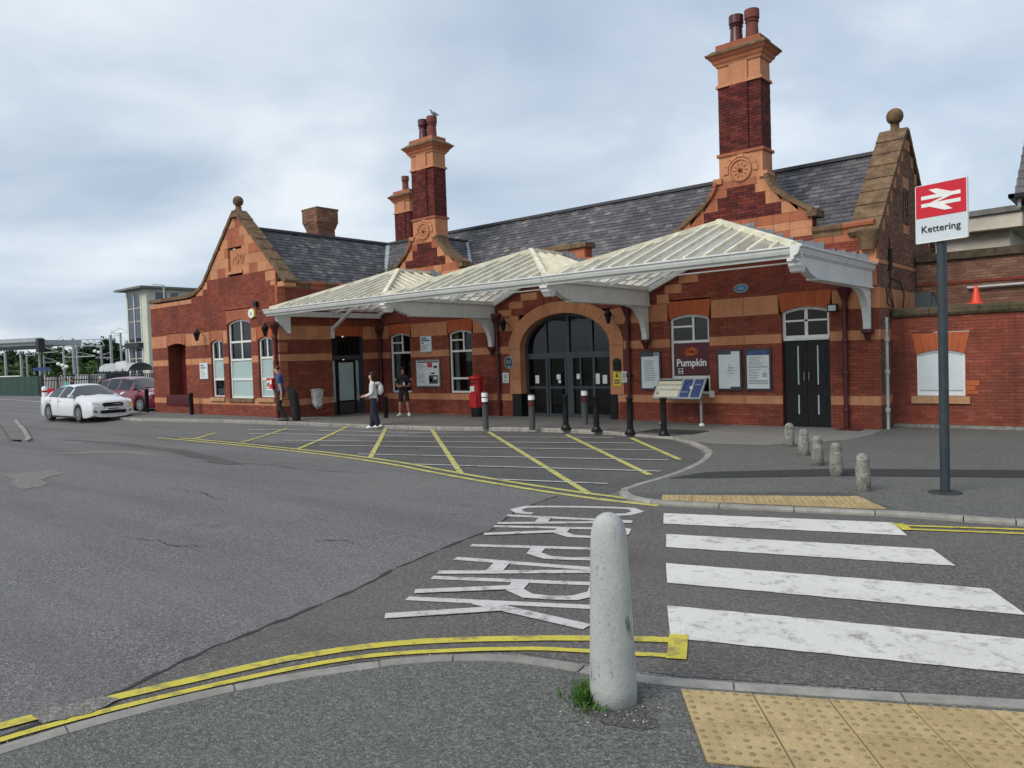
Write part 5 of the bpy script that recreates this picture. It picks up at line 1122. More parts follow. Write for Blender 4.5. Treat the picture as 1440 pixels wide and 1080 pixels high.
for i in range(11): m = MB(); m.prism(FB, rect(XR+0.06+i*0.9, XR+0.952+i*0.9, 4.18, 4.38), -0.45, 0.10); m.build('coping_stone', 'mossy_coping', bwl)
pp_ = MB(); pp_.tube([(-3.9, 22.5, 3.42), (1.5, 22.5, 3.46)], 0.035, 8); props(pp_.build('wall_pipe', 'galvanised', at=(-1, 22.5, 3.4)), 'horizontal grey service pipe on the wall behind the annex', 'pipe')
cb = thing('cream_building', 'cream rendered building with shallow grey roof behind the annex wall', 'building', (-6, 31, 0))
m = MB(); m.box(-9.5, -3.95, 30, 34, 0, 5.75); m.build('wall', 'cream_wall', cb)
m = MB(); m.mesh([(-9.9, 29.5, 5.72), (-3.55, 29.5, 5.72), (-3.0, 31.8, 5.72), (-3.0, 34.4, 5.72), (-9.9, 34.4, 5.72), (-9.9, 29.5, 6.12), (-3.55, 29.5, 6.22), (-3.0, 31.8, 5.9), (-3.0, 34.4, 5.9), (-9.9, 34.4, 6.12)], [(4, 3, 2, 1, 0), (0, 1, 6, 5), (1, 2, 7, 6), (2, 3, 8, 7), (3, 4, 9, 8), (4, 0, 5, 9), (5, 6, 7, 8, 9)]); m.build('fascia', 'cream_wall', cb)
m = MB(); m.mesh([(-10, 29.4, 6.12), (-3.5, 29.4, 6.22), (-2.9, 31.8, 5.9), (-2.9, 34.5, 5.9), (-10, 34.5, 6.12), (-10, 29.4, 6.28), (-3.5, 29.4, 6.40), (-2.9, 31.8, 6.05), (-2.9, 34.5, 6.05), (-10, 34.5, 6.28)], [(4, 3, 2, 1, 0), (0, 1, 6, 5), (1, 2, 7, 6), (2, 3, 8, 7), (3, 4, 9, 8), (4, 0, 5, 9), (5, 6, 7, 8, 9)]); m.build('roof', 'fascia_grey', cb)
sb_ = thing('slate_roofed_building', 'steep slate roof with black gutter at the right edge of the view', 'building', (-0.5, 25, 0))
m = MB(); m.box(-2.3, 3, 24.2, 27, 0, 5.78); m.build('wall', 'brick_plain', sb_)
m = MB(); z0, z1 = 5.78, 12.5; v = [(-3.0, 23.6, z0), (3.4, 23.6, z0), (3.4, 27.6, z0), (-3.0, 27.6, z0), (-2.0, 24.6, z1), (2.4, 24.6, z1), (2.4, 26.6, z1), (-2.0, 26.6, z1)]
m.mesh(v, [(3, 2, 1, 0), (0, 1, 5, 4), (1, 2, 6, 5), (2, 3, 7, 6), (3, 0, 4, 7), (4, 5, 6, 7)]); rf = m.build('roof', 'slate', sb_, attr=True)
u_ = (Vector((-2.0, 24.6, z1))-Vector((-3.0, 23.6, z0))).normalized(); slates(sb_, (-3.0, 23.57, z0), (1, 0, 0), Vector((0, 1.0, 6.72)).normalized(), 6.4, 6.7, lambda u, v: True, 0.25, 0.2, 0.149)
m = MB(); m.box(-3.12, 3.5, 23.46, 23.60, 5.70, 5.80); m.box(-3.12, -2.99, 23.46, 27.7, 5.70, 5.80); m.build('gutter', 'black_paint', sb_)
m = MB(); m.tube([(-2.9, 23.66, 5.45), (-2.9, 23.66, 5.72)], 0.045, 8); m.build('finial_drop', 'galvanised', sb_)
# cone, black box and cables on and beside the annex roof
cn = thing('traffic_cone', 'orange traffic cone standing on the annex coping', 'cone', (-3.36, 20.42, 2.905))
m = MB(); m.box(-3.52, -3.20, 20.26, 20.58, 2.905, 2.93); m.build('base', 'cone_orange', cn)
m = MB(); m.lathe([(0.11, 2.93), (0.035, 3.32), (0.03, 3.33), (0.02, 3.30)], (-3.36, 20.42, 0), 16); m.build('cone_body', 'cone_orange', cn, smooth=True, sharp=50)
m = MB(); m.box(-4.72, -4.35, 20.75, 21.1, 2.8, 3.28); m.mesh([(-4.34, 20.75, 2.8), (-4.12, 20.75, 2.8), (-4.34, 20.75, 3.22), (-4.34, 21.1, 2.8), (-4.12, 21.1, 2.8), (-4.34, 21.1, 3.22)], [(0, 1, 2), (5, 4, 3), (1, 4, 5, 2), (0, 2, 5, 3)]); props(m.build('equipment_box', 'sign_post', at=(-4.5, 20.9, 2.8)), 'dark equipment box on the annex roof beside the station end wall', 'box')
for i, pts in enumerate(([(XR+0.03, 20.1, 4.6), (XR+0.03, 20.12, 3.9), (XR+0.05, 20.1, 3.3), (XR+0.08, 20.25, 2.95)], [(XR+0.03, 20.14, 3.65), (XR+0.05, 20.9, 3.6), (XR+0.05, 21.3, 3.35), (XR+0.06, 21.2, 2.9)], [(XR+0.04, 19.75, 3.4), (XR+0.06, 19.8, 3.0), (XR+0.09, 20.1, 2.92)], [(XR+0.04, 20.05, 3.5), (XR+0.06, 19.9, 3.2), (XR+0.1, 20.15, 2.92)])):
    P = [Vector(p) for p in pts]; Q = []
    for a in range(len(P)-1):
        for k in range(5): Q.append(P[a].lerp(P[a+1], k/5)+Vector((0, 0.03*math.sin(k*1.2), 0)))
    Q.append(P[-1]); m = MB(); m.tube(Q, 0.013, 6)
    props(m.build('cable', 'black_rubber', at=pts[0]), ('thick black cable hanging straight down the station end wall', 'black cable looping right across the end wall to the annex roof', 'short black cable at the front edge of the end wall', 'short black cable curving beside the longest hanging cable')[i], 'cable')
m = MB(); m.tube([(XR+0.05, 20.1, 3.85), (XR+0.05, 20.1, 4.35)], 0.05, 8); props(m.build('cable_joint', 'black_rubber', at=(XR+0.05, 20.1, 3.9)), 'black cable joint sleeve on the station end wall', 'cable joint')
# ================================================================== SIGNS AND NOTICES
def board(name, label, cat, fr, u0, u1, z0, z1, frame, paper, prints=(), th=0.05, fw=0.05, group=None):
    c = fr((u0+u1)/2, z0, 0.0); t_ = thing(name, label, cat, c, 0, group)
    m = MB(); m.prism(fr, rect(u0, u1, z0, z1), 0.02, 0.02+th); m.build('frame', frame, t_)
    m = MB(); m.prism(fr, rect(u0+fw, u1-fw, z0+fw, z1-fw), 0.02, 0.02+th+0.006); pp = m.build('paper', paper, t_)
    W, H = u1-u0-2*fw, z1-z0-2*fw
    for i, (a, b, c_, d_, mt) in enumerate(prints):
        m = MB(); m.prism(fr, rect(u0+fw+a*W, u0+fw+b*W, z0+fw+c_*H, z0+fw+d_*H), 0.03, 0.02+th+0.009+0.001*(i % 3)); m.build('print', mt, pp)
    return t_
def lines(a, b, z0, z1, n, mt='print_grey'):
    return [(a, a+(b-a)*rnd.uniform(0.6, 1), z1-(z1-z0)*(i+0.7)/n, z1-(z1-z0)*(i+0.25)/n, mt) for i in range(n)]
board('poster_case', 'framed poster case with a white map between arch and cafe window', 'poster', FM, -11.56, -10.89, 0.98, 2.08, 'sign_post', 'paper', [(0, 0.72, 0.90, 1.0, 'print_dark'), (0.68, 1, 0.0, 0.045, 'print_dark'), (0.75, 0.97, 0.93, 0.98, 'print_dark')]+lines(0.15, 0.85, 0.2, 0.8, 9), group='framed posters on the station front')
board('poster_case', 'framed rail map poster right of the cafe window', 'poster', FM, -9.19, -8.50, 0.97, 2.05, 'sign_post', 'paper', [(0, 0.6, 0.92, 1.0, 'print_dark'), (0.55, 1, 0.0, 0.05, 'print_dark'), (0.5, 0.52, 0.3, 0.68, 'print_grey'), (0.4, 0.85, 0.48, 0.5, 'print_grey'), (0.62, 0.64, 0.36, 0.6, 'print_grey'), (0.45, 0.75, 0.55, 0.57, 'print_grey'), (0.55, 0.8, 0.40, 0.42, 'print_grey')], group='framed posters on the station front')
board('poster_case', 'framed timetable poster with blue heading left of the black door', 'poster', FM, -8.40, -7.71, 0.97, 2.05, 'sign_post', 'paper', [(0, 1, 0.88, 1.0, 'print_blue'), (0.05, 0.95, 0.56, 0.575, 'print_dark'), (0.05, 0.95, 0.19, 0.21, 'print_dark'), (0.05, 0.95, 0.12, 0.16, 'print_grey'), (0.7, 0.9, 0.3, 0.42, 'print_grey')]+lines(0.08, 0.8, 0.6, 0.85, 5)+lines(0.08, 0.6, 0.24, 0.52, 7), group='framed posters on the station front')
board('notice_board', 'large white notice board with photographs between the two waiting room windows', 'notice board', FM, -21.07, -19.81, 1.07, 2.07, 'steel', 'paper', [(0.03, 0.97, 0.93, 0.98, 'print_dark'), (0.5, 0.72, 0.74, 0.92, 'print_red'), (0.78, 0.93, 0.70, 0.80, 'print_dark'), (0.55, 0.95, 0.08, 0.42, 'print_dark'), (0.66, 0.82, 0.46, 0.53, 'print_dark'), (0.05, 0.13, 0.58, 0.60, 'print_dark'), (0.58, 0.7, 0.16, 0.3, 'paper'), (0.76, 0.9, 0.25, 0.36, 'paper')]+lines(0.06, 0.42, 0.66, 0.9, 5)+lines(0.06, 0.45, 0.1, 0.5, 8))
board('wall_notice', 'small white notice with blue heading above the large notice board', 'notice', FM, -20.81, -20.20, 2.33, 2.93, 'galvanised', 'paper', [(0.08, 0.6, 0.84, 0.93, 'print_blue'), (0.08, 0.85, 0.70, 0.79, 'print_blue'), (0.08, 0.3, 0.54, 0.62, 'print_dark')]+lines(0.08, 0.9, 0.08, 0.48, 5, 'print_grey'), th=0.03, fw=0.03)
board('wall_notice', 'white notice with blue text on the wing beside the narrow window', 'notice', FW, -28.56, -27.93, 1.60, 2.24, 'galvanised', 'paper', [(0.1, 0.6, 0.82, 0.9, 'print_blue'), (0.1, 0.8, 0.66, 0.74, 'print_blue')]+lines(0.1, 0.9, 0.1, 0.6, 6, 'print_grey'), th=0.03, fw=0.03)
board('hygiene_notice', 'small white notice on the left jamb of the arch below the round plaque', 'notice', FM, -16.86, -16.60, 1.20, 1.54, 'paper_white', 'paper', [(0.2, 0.8, 0.45, 0.9, 'print_grey'), (0.15, 0.85, 0.1, 0.3, 'print_grey')], th=0.02, fw=0.02)
board('warning_sign', 'yellow warning sign on the right jamb of the arch', 'sign', FM, -12.50, -12.24, 1.10, 1.52, 'safety_yellow', 'safety_yellow', [(0.2, 0.8, 0.60, 0.65, 'print_dark'), (0.3, 0.7, 0.66, 0.78, 'print_dark'), (0.42, 0.58, 0.78, 0.95, 'print_dark'), (0.1, 0.9, 0.1, 0.42, 'print_dark'), (0.18, 0.82, 0.22, 0.30, 'safety_yellow')], th=0.02, fw=0.02)
board('smoking_notice', 'small white notice beside the yellow warning sign', 'notice', FM, -12.22, -12.03, 1.20, 1.52, 'paper_white', 'paper', [(0.2, 0.8, 0.4, 0.9, 'print_grey'), (0.15, 0.85, 0.1, 0.25, 'print_grey')], th=0.02, fw=0.02)
kb = thing('key_box', 'black rounded key box above the yellow warning sign', 'key box', (-12.34, YM, 1.55))
m = MB(); m.prism(FM, rect(-12.45, -12.23, 1.55, 1.80), 0.03, 0.12); m.build('body', 'black_paint', kb)
m = MB(); m.lathe([(0.11, -0.03), (0.11, -0.12), (0.02, -0.13)], (-12.34, YM, 1.80), 14, axis='Y'); m.build('hood', 'black_paint', kb)
pl_ = thing('round_plaque', 'round dark plaque with pale rim left of the arch', 'plaque', (-16.57, YM, 1.87))
m = MB(); m.lathe([(0.20, 0.0), (0.20, -0.05), (0.175, -0.055)], (-16.57, YM, 1.87), 28, axis='Y'); m.build('rim', 'galvanised', pl_)
m = MB(); m.lathe([(0.175, -0.04), (0.175, -0.058), (0.01, -0.06)], (-16.57, YM, 1.87), 28, axis='Y'); m.build('disc', 'plaque_teal', pl_)
m = MB()
for z, w in ((1.94, 0.10), (1.90, 0.13), (1.86, 0.12)): m.prism(FM, rect(-16.57-w, -16.57+w, z-0.008, z+0.008), 0.05, 0.064)
m.build('inscription', 'print_grey', pl_)
m = MB(); m.lathe([(0.03, -0.05), (0.03, -0.064)], (-16.56, YM, 1.74), 10, axis='Y'); m.build('emblem', 'paper', pl_)
bp = thing('oval_plaque', 'small blue oval plaque high between the cafe window and black door', 'plaque', (-8.48, YM, 3.64))
def ellipse_poly(cx, cz, a, b, n=28): return [(cx+a*math.cos(2*math.pi*i/n), cz+b*math.sin(2*math.pi*i/n)) for i in range(n)]
m = MB(); m.prism(FM, ellipse_poly(-8.48, 3.64, 0.20, 0.115), 0, 0.04); m.build('rim', 'galvanised', bp)
m = MB(); m.prism(FM, ellipse_poly(-8.48, 3.64, 0.175, 0.095), 0, 0.045); m.build('disc', 'plaque_blue', bp)
m = MB()
for z, w in ((3.66, 0.09), (3.635, 0.11), (3.61, 0.08)): m.prism(FM, rect(-8.48-w, -8.48+w, z-0.006, z+0.006), 0.03, 0.049)
m.prism(FM, ellipse_poly(-8.48, 3.70, 0.018, 0.018, 10), 0.03, 0.049); m.build('inscription', 'galvanised', bp)
cs = thing('cafe_sign', 'maroon cafe sign with orange spiral and white lettering filling the window', 'sign', (-10.02, YM, 1.37))
m = MB(); m.prism(FM, rect(-10.53, -9.45, 1.38, 2.27), -0.10, -0.055); m.build('panel', 'cafe_maroon', cs)
sp = []
for i in range(60):
    t_ = i/59*2.35*2*math.pi; r_ = 0.055+0.145*(i/59); sp.append((-9.98+r_*1.15*math.cos(t_+2.0), YM+0.045, 2.02+r_*0.62*math.sin(t_+2.0)))
m = MB(); m.tube(sp, [0.012+0.012*math.sin(math.pi*min(1, i/50)) for i in range(60)], 6); m.tube([(-9.97, YM+0.045, 2.13), (-9.95, YM+0.045, 2.18)], 0.014, 6); m.build('spiral_emblem', 'cafe_orange', cs)
text_obj('Pumpkin', 0.285, (-10.0, YM+0.052, 1.72), RY, 0.004, 'paper_white', cs, bold=0.006, sx=0.92)
m = MB(); m.prism(FM, rect(-10.40, -10.26, 1.42, 1.58), -0.06, -0.048); m.build('sticker', 'paper_white', cs)
m = MB(); m.prism(FM, rect(-10.38, -10.28, 1.50, 1.565), -0.06, -0.046); m.prism(FM, rect(-10.38, -10.28, 1.435, 1.475), -0.06, -0.046); m.build('sticker_print', 'print_dark', cs)
# station name sign on its post
sg_ = thing('station_sign', 'red and white station name sign on a tall dark grey post', 'sign', (-2.24, 11.30, 0.05))
m = MB(); m.tube([(-2.24, 11.30, 0.03), (-2.24, 11.30, 4.0)], 0.060, 16); m.build('post', 'sign_post', sg_, smooth=True, sharp=40)
m = MB(); m.lathe([(0.22, 0.045), (0.19, 0.062), (0.07, 0.066)], (-2.24, 11.30, 0), 12); m.build('foot_patch', 'asphalt_dark', sg_)
SA = math.radians(-16.7); seu = Vector((math.cos(SA), math.sin(SA), 0)); sen = Vector((math.sin(SA), -math.cos(SA), 0)); SC = Vector((-2.262, 11.255, 0))+sen*0.02+seu*0.055
def FS(u, z, d): p = SC+seu*u+sen*d; return (p.x, p.y, z)
hw_ = 0.322
m = MB(); m.prism(FS, rect(-hw_, hw_, 3.662, 4.083), 0, 0.03); m.build('logo_panel', 'sign_red', sg_)
m = MB(); m.prism(FS, rect(-hw_, hw_, 3.344, 3.660), 0, 0.028); m.build('name_panel', 'sign_white', sg_)
m = MB(); m.prism(FS, rect(-hw_-0.008, -hw_, 3.344, 4.083), -0.004, 0.034); m.prism(FS, rect(hw_, hw_+0.008, 3.344, 4.083), -0.004, 0.034); m.prism(FS, rect(-hw_, hw_, 4.083, 4.091), -0.004, 0.034); m.prism(FS, rect(-hw_, hw_, 3.336, 3.344), -0.004, 0.034); m.build('panel_edge', 'paper_white', sg_)
def LG(u, v): return (-0.25+u*0.50, 3.872+v*0.47)
m = MB()
for k, poly in enumerate(([(0, .055), (1, .055), (1, .155), (0, .155)], [(0, -.155), (1, -.155), (1, -.055), (0, -.055)], [(.40, .155), (.78, .155), (.40, .31), (.20, .31)], [(.22, -.055), (.42, -.055), (.78, .055), (.58, .055)], [(.60, -.31), (.80, -.31), (.60, -.155), (.22, -.155)])):
    m.prism(FS, [LG(*p) for p in poly], 0.02, 0.034+0.0006*k)
m.build('double_arrow', 'paper_white', sg_)
tp_ = FS(-0.005, 3.508, 0.036); text_obj('Kettering', 0.125, tp_, (math.pi/2, 0, SA), 0.003, 'ink', sg_, bold=0.0, sx=1.06)
# lamps, alarm, floodlight, fire point
def wall_lamp(fr, u, z, label):
    t_ = thing('wall_lamp', label, 'lamp', fr(u, z, 0), 0, 'bracket lamps on the station walls')
    m = MB(); m.tube([fr(u, z+0.18, 0), fr(u, z+0.2, 0.35)], 0.014, 6); m.tube([fr(u, z-0.1, 0), fr(u, z+0.18, 0.3)], 0.010, 6); m.build('bracket', 'black_paint', t_)
    c = fr(u, z, 0.33); m = MB(); m.lathe([(0.05, -0.26), (0.12, 0.02), (0.13, 0.04), (0.05, 0.13), (0.01, 0.17)], c, 6); m.build('lantern', 'black_paint', t_)
    m = MB(); m.lathe([(0.045, -0.22), (0.122, 0.005)], (c[0], c[1], c[2]+0.004), 6); m.v = [(c[0]+(x-c[0])*1.04, c[1]+(y-c[1])*1.04, z_) for x, y, z_ in m.v]; m.build('lantern_glass', 'dark_glass', t_)
for fr, u, z, lb in ((FM, -16.51, 3.16, 'black bracket lantern at the upper left of the entrance arch'), (FM, -12.43, 3.19, 'black bracket lantern at the upper right of the entrance arch'), (FW, -28.13, 3.33, 'black bracket lantern above the white notice on the wing'), (FW, -23.40, 3.30, 'black bracket lantern at the corner of the wing by the downpipe')): wall_lamp(fr, u, z, lb)
al = thing('alarm_box', 'white and yellow alarm box high on the wing', 'alarm', (-24.65, YL, 3.8))
m = MB(); m.prism(FW, ellipse_poly(-24.65, 3.90, 0.19, 0.17, 8), 0, 0.09); m.build('body', 'paper_white', al); m = MB(); m.prism(FW, rect(-24.50, -24.44, 3.78, 4.02), 0, 0.08); m.build('side', 'safety_yellow', al)
m = MB(); m.prism(FW, ellipse_poly(-24.65, 3.90, 0.06, 0.06, 10), 0.08, 0.10); m.build('strobe', 'galvanised', al)
vb = MB(); vb.prism(FW, rect(-24.45, -24.25, 4.12, 4.30), -0.02, 0.12); props(vb.build('vent', 'black_paint', at=(-24.35, YL, 4.1)), 'small black vent box above the alarm on the wing', 'vent')
fl = thing('floodlight', 'small black floodlight beside the fanlight of the dark door', 'floodlight', (-6.15, YM, 2.95))
m = MB(); m.prism(FM, rect(-6.27, -6.03, 2.87, 3.06), 0.06, 0.16); m.build('housing', 'black_paint', fl); m = MB(); m.prism(FM, rect(-6.24, -6.06, 2.90, 3.03), 0.1, 0.166); m.build('lens', 'frosted_white', fl); m = MB(); m.box(-6.17, -6.13, YM-0.08, YM, 2.93, 2.99); m.build('bracket', 'black_paint', fl)
fp = thing('defibrillator_box', 'red and white box on the wing corner beside the narrow window', 'box', (-23.55, YL, 1.2))
m = MB(); m.prism(FW, rect(-23.76, -23.40, 1.20, 1.60), 0, 0.14); m.build('cabinet', 'post_red', fp)
for p in (rect(-23.73, -23.58, 1.26, 1.52), rect(-23.54, -23.44, 1.40, 1.55), rect(-23.76, -23.40, 1.20, 1.235)): m = MB(); m.prism(FW, p, 0.1, 0.147); m.build('label_patch', 'paper_white', fp)
m = MB(); m.prism(FW, rect(-23.70, -23.60, 1.30, 1.45), 0.1, 0.150); m.build('label_symbol', 'print_dark', fp)
# ================================================================== STREET FURNITURE
def bollard_big():
    t_ = thing('concrete_bollard', 'tall round-topped grey concrete bollard in the foreground', 'bollard', (-2.39, 3.58, ZN))
    pr = [(0.135, -0.05), (0.132, 0.10), (0.126, 0.3), (0.116, 0.55), (0.107, 0.80), (0.103, 0.90), (0.098, 0.96), (0.085, 1.01), (0.062, 1.045), (0.03, 1.062), (0.005, 1.066)]
    m = MB(); m.lathe(pr, (-2.39, 3.58, ZN), 40); v = []
    for x, y, z in m.v:
        dx, dy = x+2.39, y-3.58; a = math.atan2(dy, dx); k = 1+0.012*math.sin(3*a+z*2)+0.006*math.sin(7*a+z*9); v.append((-2.39+dx*k, 3.58+dy*k, z))
    m.v = v; m.build('shaft', 'bollard_concrete', t_, smooth=True)
bollard_big()
gt = MB()
for i in range(520):
    a = rnd.gauss(3.75, 0.5); r_ = 0.135+abs(rnd.gauss(0, 0.045)); x, y = -2.39+r_*math.cos(a), 3.58+r_*math.sin(a); h = rnd.uniform(0.02, 0.075)*(1.3 if 3.2 < a < 4.2 else 0.7); d = rnd.uniform(0, 6.28); w = rnd.uniform(0.003, 0.006); bx, by = rnd.gauss(0, 0.03), rnd.gauss(0, 0.03)
    p0 = Vector((x, y, ZN+0.002)); e_ = Vector((math.cos(d)*w, math.sin(d)*w, 0)); mid = p0+Vector((bx*0.4, by*0.4, h*0.6)); tp = p0+Vector((bx, by, h)); r = rnd.random()
    gt.face([p0-e_, p0+e_, mid+e_*0.8, mid-e_*0.8], r); gt.face([mid-e_*0.8, mid+e_*0.8, tp], r)
props(gt.build('grass_tuft', 'grass_blade', at=(-2.5, 3.53, ZN), attr=True), 'tuft of green grass at the foot of the foreground bollard', 'grass', kind='stuff')
sm = None
for i, (x, y, h) in enumerate(((-5.80, 15.28, 0.48), (-5.11, 14.14, 0.49), (-4.47, 13.02, 0.50), (-3.86, 12.05, 0.51), (-3.16, 10.95, 0.51))):
    t_ = thing('small_bollard', ('short weathered concrete bollard nearest the station wall', 'second short concrete bollard from the station wall', 'middle one of the five short concrete bollards', 'fourth short concrete bollard from the station wall', 'short mottled concrete bollard nearest the sign post')[i], 'bollard', (x, y, 0.05), 0, 'row of short concrete bollards')
    t_.rotation_euler = (rnd.uniform(-0.02, 0.02), rnd.uniform(-0.02, 0.02), rnd.uniform(0, 6))
    if sm is None:
        m = MB(); m.lathe([(0.10, -0.05), (0.097, 0.15), (0.09, 0.34), (0.085, 0.36), (0.083, 0.375), (0.088, 0.39), (0.085, 0.43), (0.068, 0.47), (0.035, 0.495), (0.005, 0.50)], (0, 0, 0), 18); sm = m.build('shaft', 'old_concrete', None, smooth=True); o = sm
    else: o = sm.copy(); COL.objects.link(o)
    o.parent = t_; o.location = (0, 0, 0); o.scale = (1, 1, h/0.5)
gb = {}
for i, (x, y, h, two, lb) in enumerate(((-14.55, 15.79, 1.0, True, 'grey plastic bollard with two white bands beside the post box'), (-12.99, 15.94, 0.93, False, 'grey plastic bollard with white band left of the entrance doors'), (-12.35, 17.49, 0.97, False, 'grey plastic bollard with white band close to the entrance doors'))):
    t_ = thing('grey_bollard', lb, 'bollard', (x, y, gz(x, y)+0.1), 0, 'grey bollards with white bands'); b0 = (x, y, gz(x, y)+0.1)
    m = MB(); m.lathe([(0.085, -0.03), (0.085, h*0.70), (0.088, h*0.705), (0.088, h*0.98), (0.07, h)], b0, 16); m.build('shaft', 'grey_plastic', t_, smooth=True, sharp=40)
    for z0, z1 in (((0.72, 0.83), (0.86, 0.97)) if two else ((0.84, 0.965),)): m = MB(); m.lathe([(0.0905, h*z0), (0.0905, h*z1)], b0, 16); m.build('reflective_band', 'reflective_white', t_, smooth=True, sharp=40)
    m = MB(); m.lathe([(0.0895, h*0.65), (0.0895, h*0.70 if two else h*0.83)], b0, 16); m.build('red_band', 'maroon', t_, smooth=True, sharp=40)
for i, (x, y, lb) in enumerate(((-12.05, 16.19, 'black cast iron bollard in front of the middle of the entrance doors'), (-11.07, 16.17, 'black cast iron bollard in front of the right entrance door'), (-10.03, 16.10, 'black cast iron bollard in front of the downpipe right of the arch'), (-9.11, 16.11, 'black cast iron bollard in front of the information panel'))):
    t_ = thing('iron_bollard', lb, 'bollard', (x, y, kz(x)), 0, 'black iron bollards along the kerb'); c = (x, y, kz(x))
    m = MB(); m.lathe([(0.075, 0.10), (0.072, 0.55), (0.070, 0.82), (0.080, 0.84), (0.080, 0.87)], c, 12); m.build('shaft', 'black_paint', t_, smooth=True, sharp=35)
    m = MB(); m.lathe([(0.14, -0.02), (0.14, 0.03), (0.11, 0.05), (0.095, 0.10), (0.078, 0.12)], c, 12); m.build('base', 'black_paint', t_, smooth=True, sharp=35)
    m = MB(); m.lathe([(0.092, 0.87), (0.092, 0.89), (0.08, 0.905), (0.02, 0.915)], c, 12); m.build('cap', 'black_paint', t_, smooth=True, sharp=35)
for x, y, h, lb in ((-28.75, 14.45, 0.85, 'black post on the pavement between wing doorway and windows'), (-32.9, 14.6, 1.0, 'black post at the far corner of the wing'), (-20.5, 17.2, 0.75, 'dark low post behind the woman in the white hoodie')):
    m = MB(); z = gz(x, y)+0.1; m.lathe([(0.08, -0.03), (0.08, h*0.9), (0.09, h*0.92), (0.09, h*0.97), (0.04, h)], (x, y, z), 10); props(m.build('post', 'black_paint', at=(x, y, z), smooth=True, sharp=40), lb, 'post')
# pillar box
pb = (-17.60, 18.72, 0.1); t_ = thing('post_box', 'red pillar box with black base under the canopy', 'post box', pb)
m = MB(); m.lathe([(0.21, 0.0), (0.21, 0.30), (0.20, 0.31)], pb, 24); m.build('base', 'black_paint', t_, smooth=True, sharp=40)
m = MB(); m.lathe([(0.205, 0.31), (0.205, 1.14), (0.215, 1.15), (0.215, 1.19), (0.205, 1.20), (0.205, 1.24)], pb, 24); m.build('body', 'post_red', t_, smooth=True, sharp=40)
m = MB(); m.lathe([(0.25, 1.24), (0.265, 1.26), (0.265, 1.31), (0.24, 1.35), (0.15, 1.385), (0.02, 1.40)], pb, 24); m.build('cap', 'post_red', t_, smooth=True, sharp=40)
m = MB(); m.box(-17.74, -17.46, 18.495, 18.53, 1.22, 1.25); m.build('slot', 'black_paint', t_)
m = MB(); m.box(-17.70, -17.52, 18.50, 18.54, 0.95, 1.13); m.build('collection_plate', 'paper_white', t_)
m = MB(); m.box(-17.76, -17.44, 18.508, 18.55, 0.45, 0.90); m.build('door', 'post_red', t_)
# information lectern
lt = thing('information_panel', 'angled information panel on two steel legs in front of the cafe window', 'sign', (-10.03, 18.6, 0.1))
for x in (-10.62, -9.44):
    m = MB(); m.bar((x, 18.72, kz(x)-0.01), (x, 18.72, 0.84), 0.06, 0.06, (0, 1, 0)); m.build('leg', 'steel', lt)
    m = MB(); m.lathe([(0.075, 0.0), (0.065, 0.05), (0.03, 0.07)], (x, 18.72, kz(x)), 10); m.build('foot', 'reflective_white', lt)
tl_ = math.radians(38); ca, sa = math.cos(tl_), math.sin(tl_); P0 = Vector((-10.74, 18.42, 0.78)); eu = Vector((1, 0, 0)); ev = Vector((0, sa, ca)); en = eu.cross(ev)
def FL(u, z, d): return tuple(P0+eu*u+ev*z+en*d)
m = MB(); m.prism(FL, rect(0, 1.42, 0, 0.66), -0.03, 0.02); m.build('panel', 'galvanised', lt)
for i, (a, b, c_, d_, mt) in enumerate(((0.04, 0.74, 0.54, 0.62, 'print_dark'), (0.05, 0.74, 0.46, 0.57, 'print_cream'), (0.04, 0.76, 0.30, 0.42, 'print_cream'), (0.04, 0.74, 0.06, 0.26, 'print_cream'), (0.80, 1.06, 0.04, 0.62, 'print_blue'), (1.12, 1.38, 0.04, 0.62, 'print_blue'), (0.30, 0.62, 0.10, 0.14, 'print_grey'), (0.06, 0.16, 0.12, 0.22, 'print_grey'), (0.66, 0.74, 0.32, 0.40, 'paper_white'), (1.03, 1.10, 0.32, 0.40, 'paper_white'), (0.84, 1.02, 0.2, 0.22, 'print_grey'), (1.16, 1.34, 0.44, 0.46, 'print_grey'))):
    m = MB(); m.prism(FL, rect(a, b, c_, d_), 0.0, 0.024+0.001*(i % 4)); m.build('print', mt, lt)
wb = MB(); wb.box(-9.42, -9.30, YM-0.1, YM, 0.78, 0.96); props(wb.build('tap_box', 'paper_white', at=(-9.36, YM, 0.78)), 'small white box on the wall below the cafe window corner', 'box')
# litter sack ring on the return wall
ls = thing('litter_sack', 'clear plastic litter sack hanging from a ring on the wing wall', 'litter bin', (XC+0.25, 16.1, 0.45))
m = MB(); pts = [(XC+0.24+0.16*math.cos(a), 16.1+0.22*math.sin(a), 1.12) for a in [2*math.pi*i/20 for i in range(21)]]; m.tube(pts, 0.022, 6); m.box(XC, XC+0.08, 16.05, 16.15, 1.05, 1.18); m.build('ring', 'steel', ls)
m = MB(); rows = []
for j in range(9):
    z = 1.14-j*0.085; k = [1.08, 1.0, 0.93, 0.90, 0.88, 0.9, 0.86, 0.7, 0.3][j]
    rows.append([(XC+0.24+0.17*k*math.cos(a)*(1+0.16*math.sin(a*5+j*1.7)), 16.1+0.23*k*math.sin(a)*(1+0.16*math.cos(a*6+j*2.3)), z+0.03*math.sin(a*3+j)) for a in [2*math.pi*i/24 for i in range(24)]])
v = [p for r_ in rows for p in r_]; f = [(j*24+i, (j+1)*24+i, (j+1)*24+(i+1) % 24, j*24+(i+1) % 24) for j in range(8) for i in range(24)]
m.mesh(v, f); m.build('sack', 'clear_bag', ls, smooth=True)
m = MB()
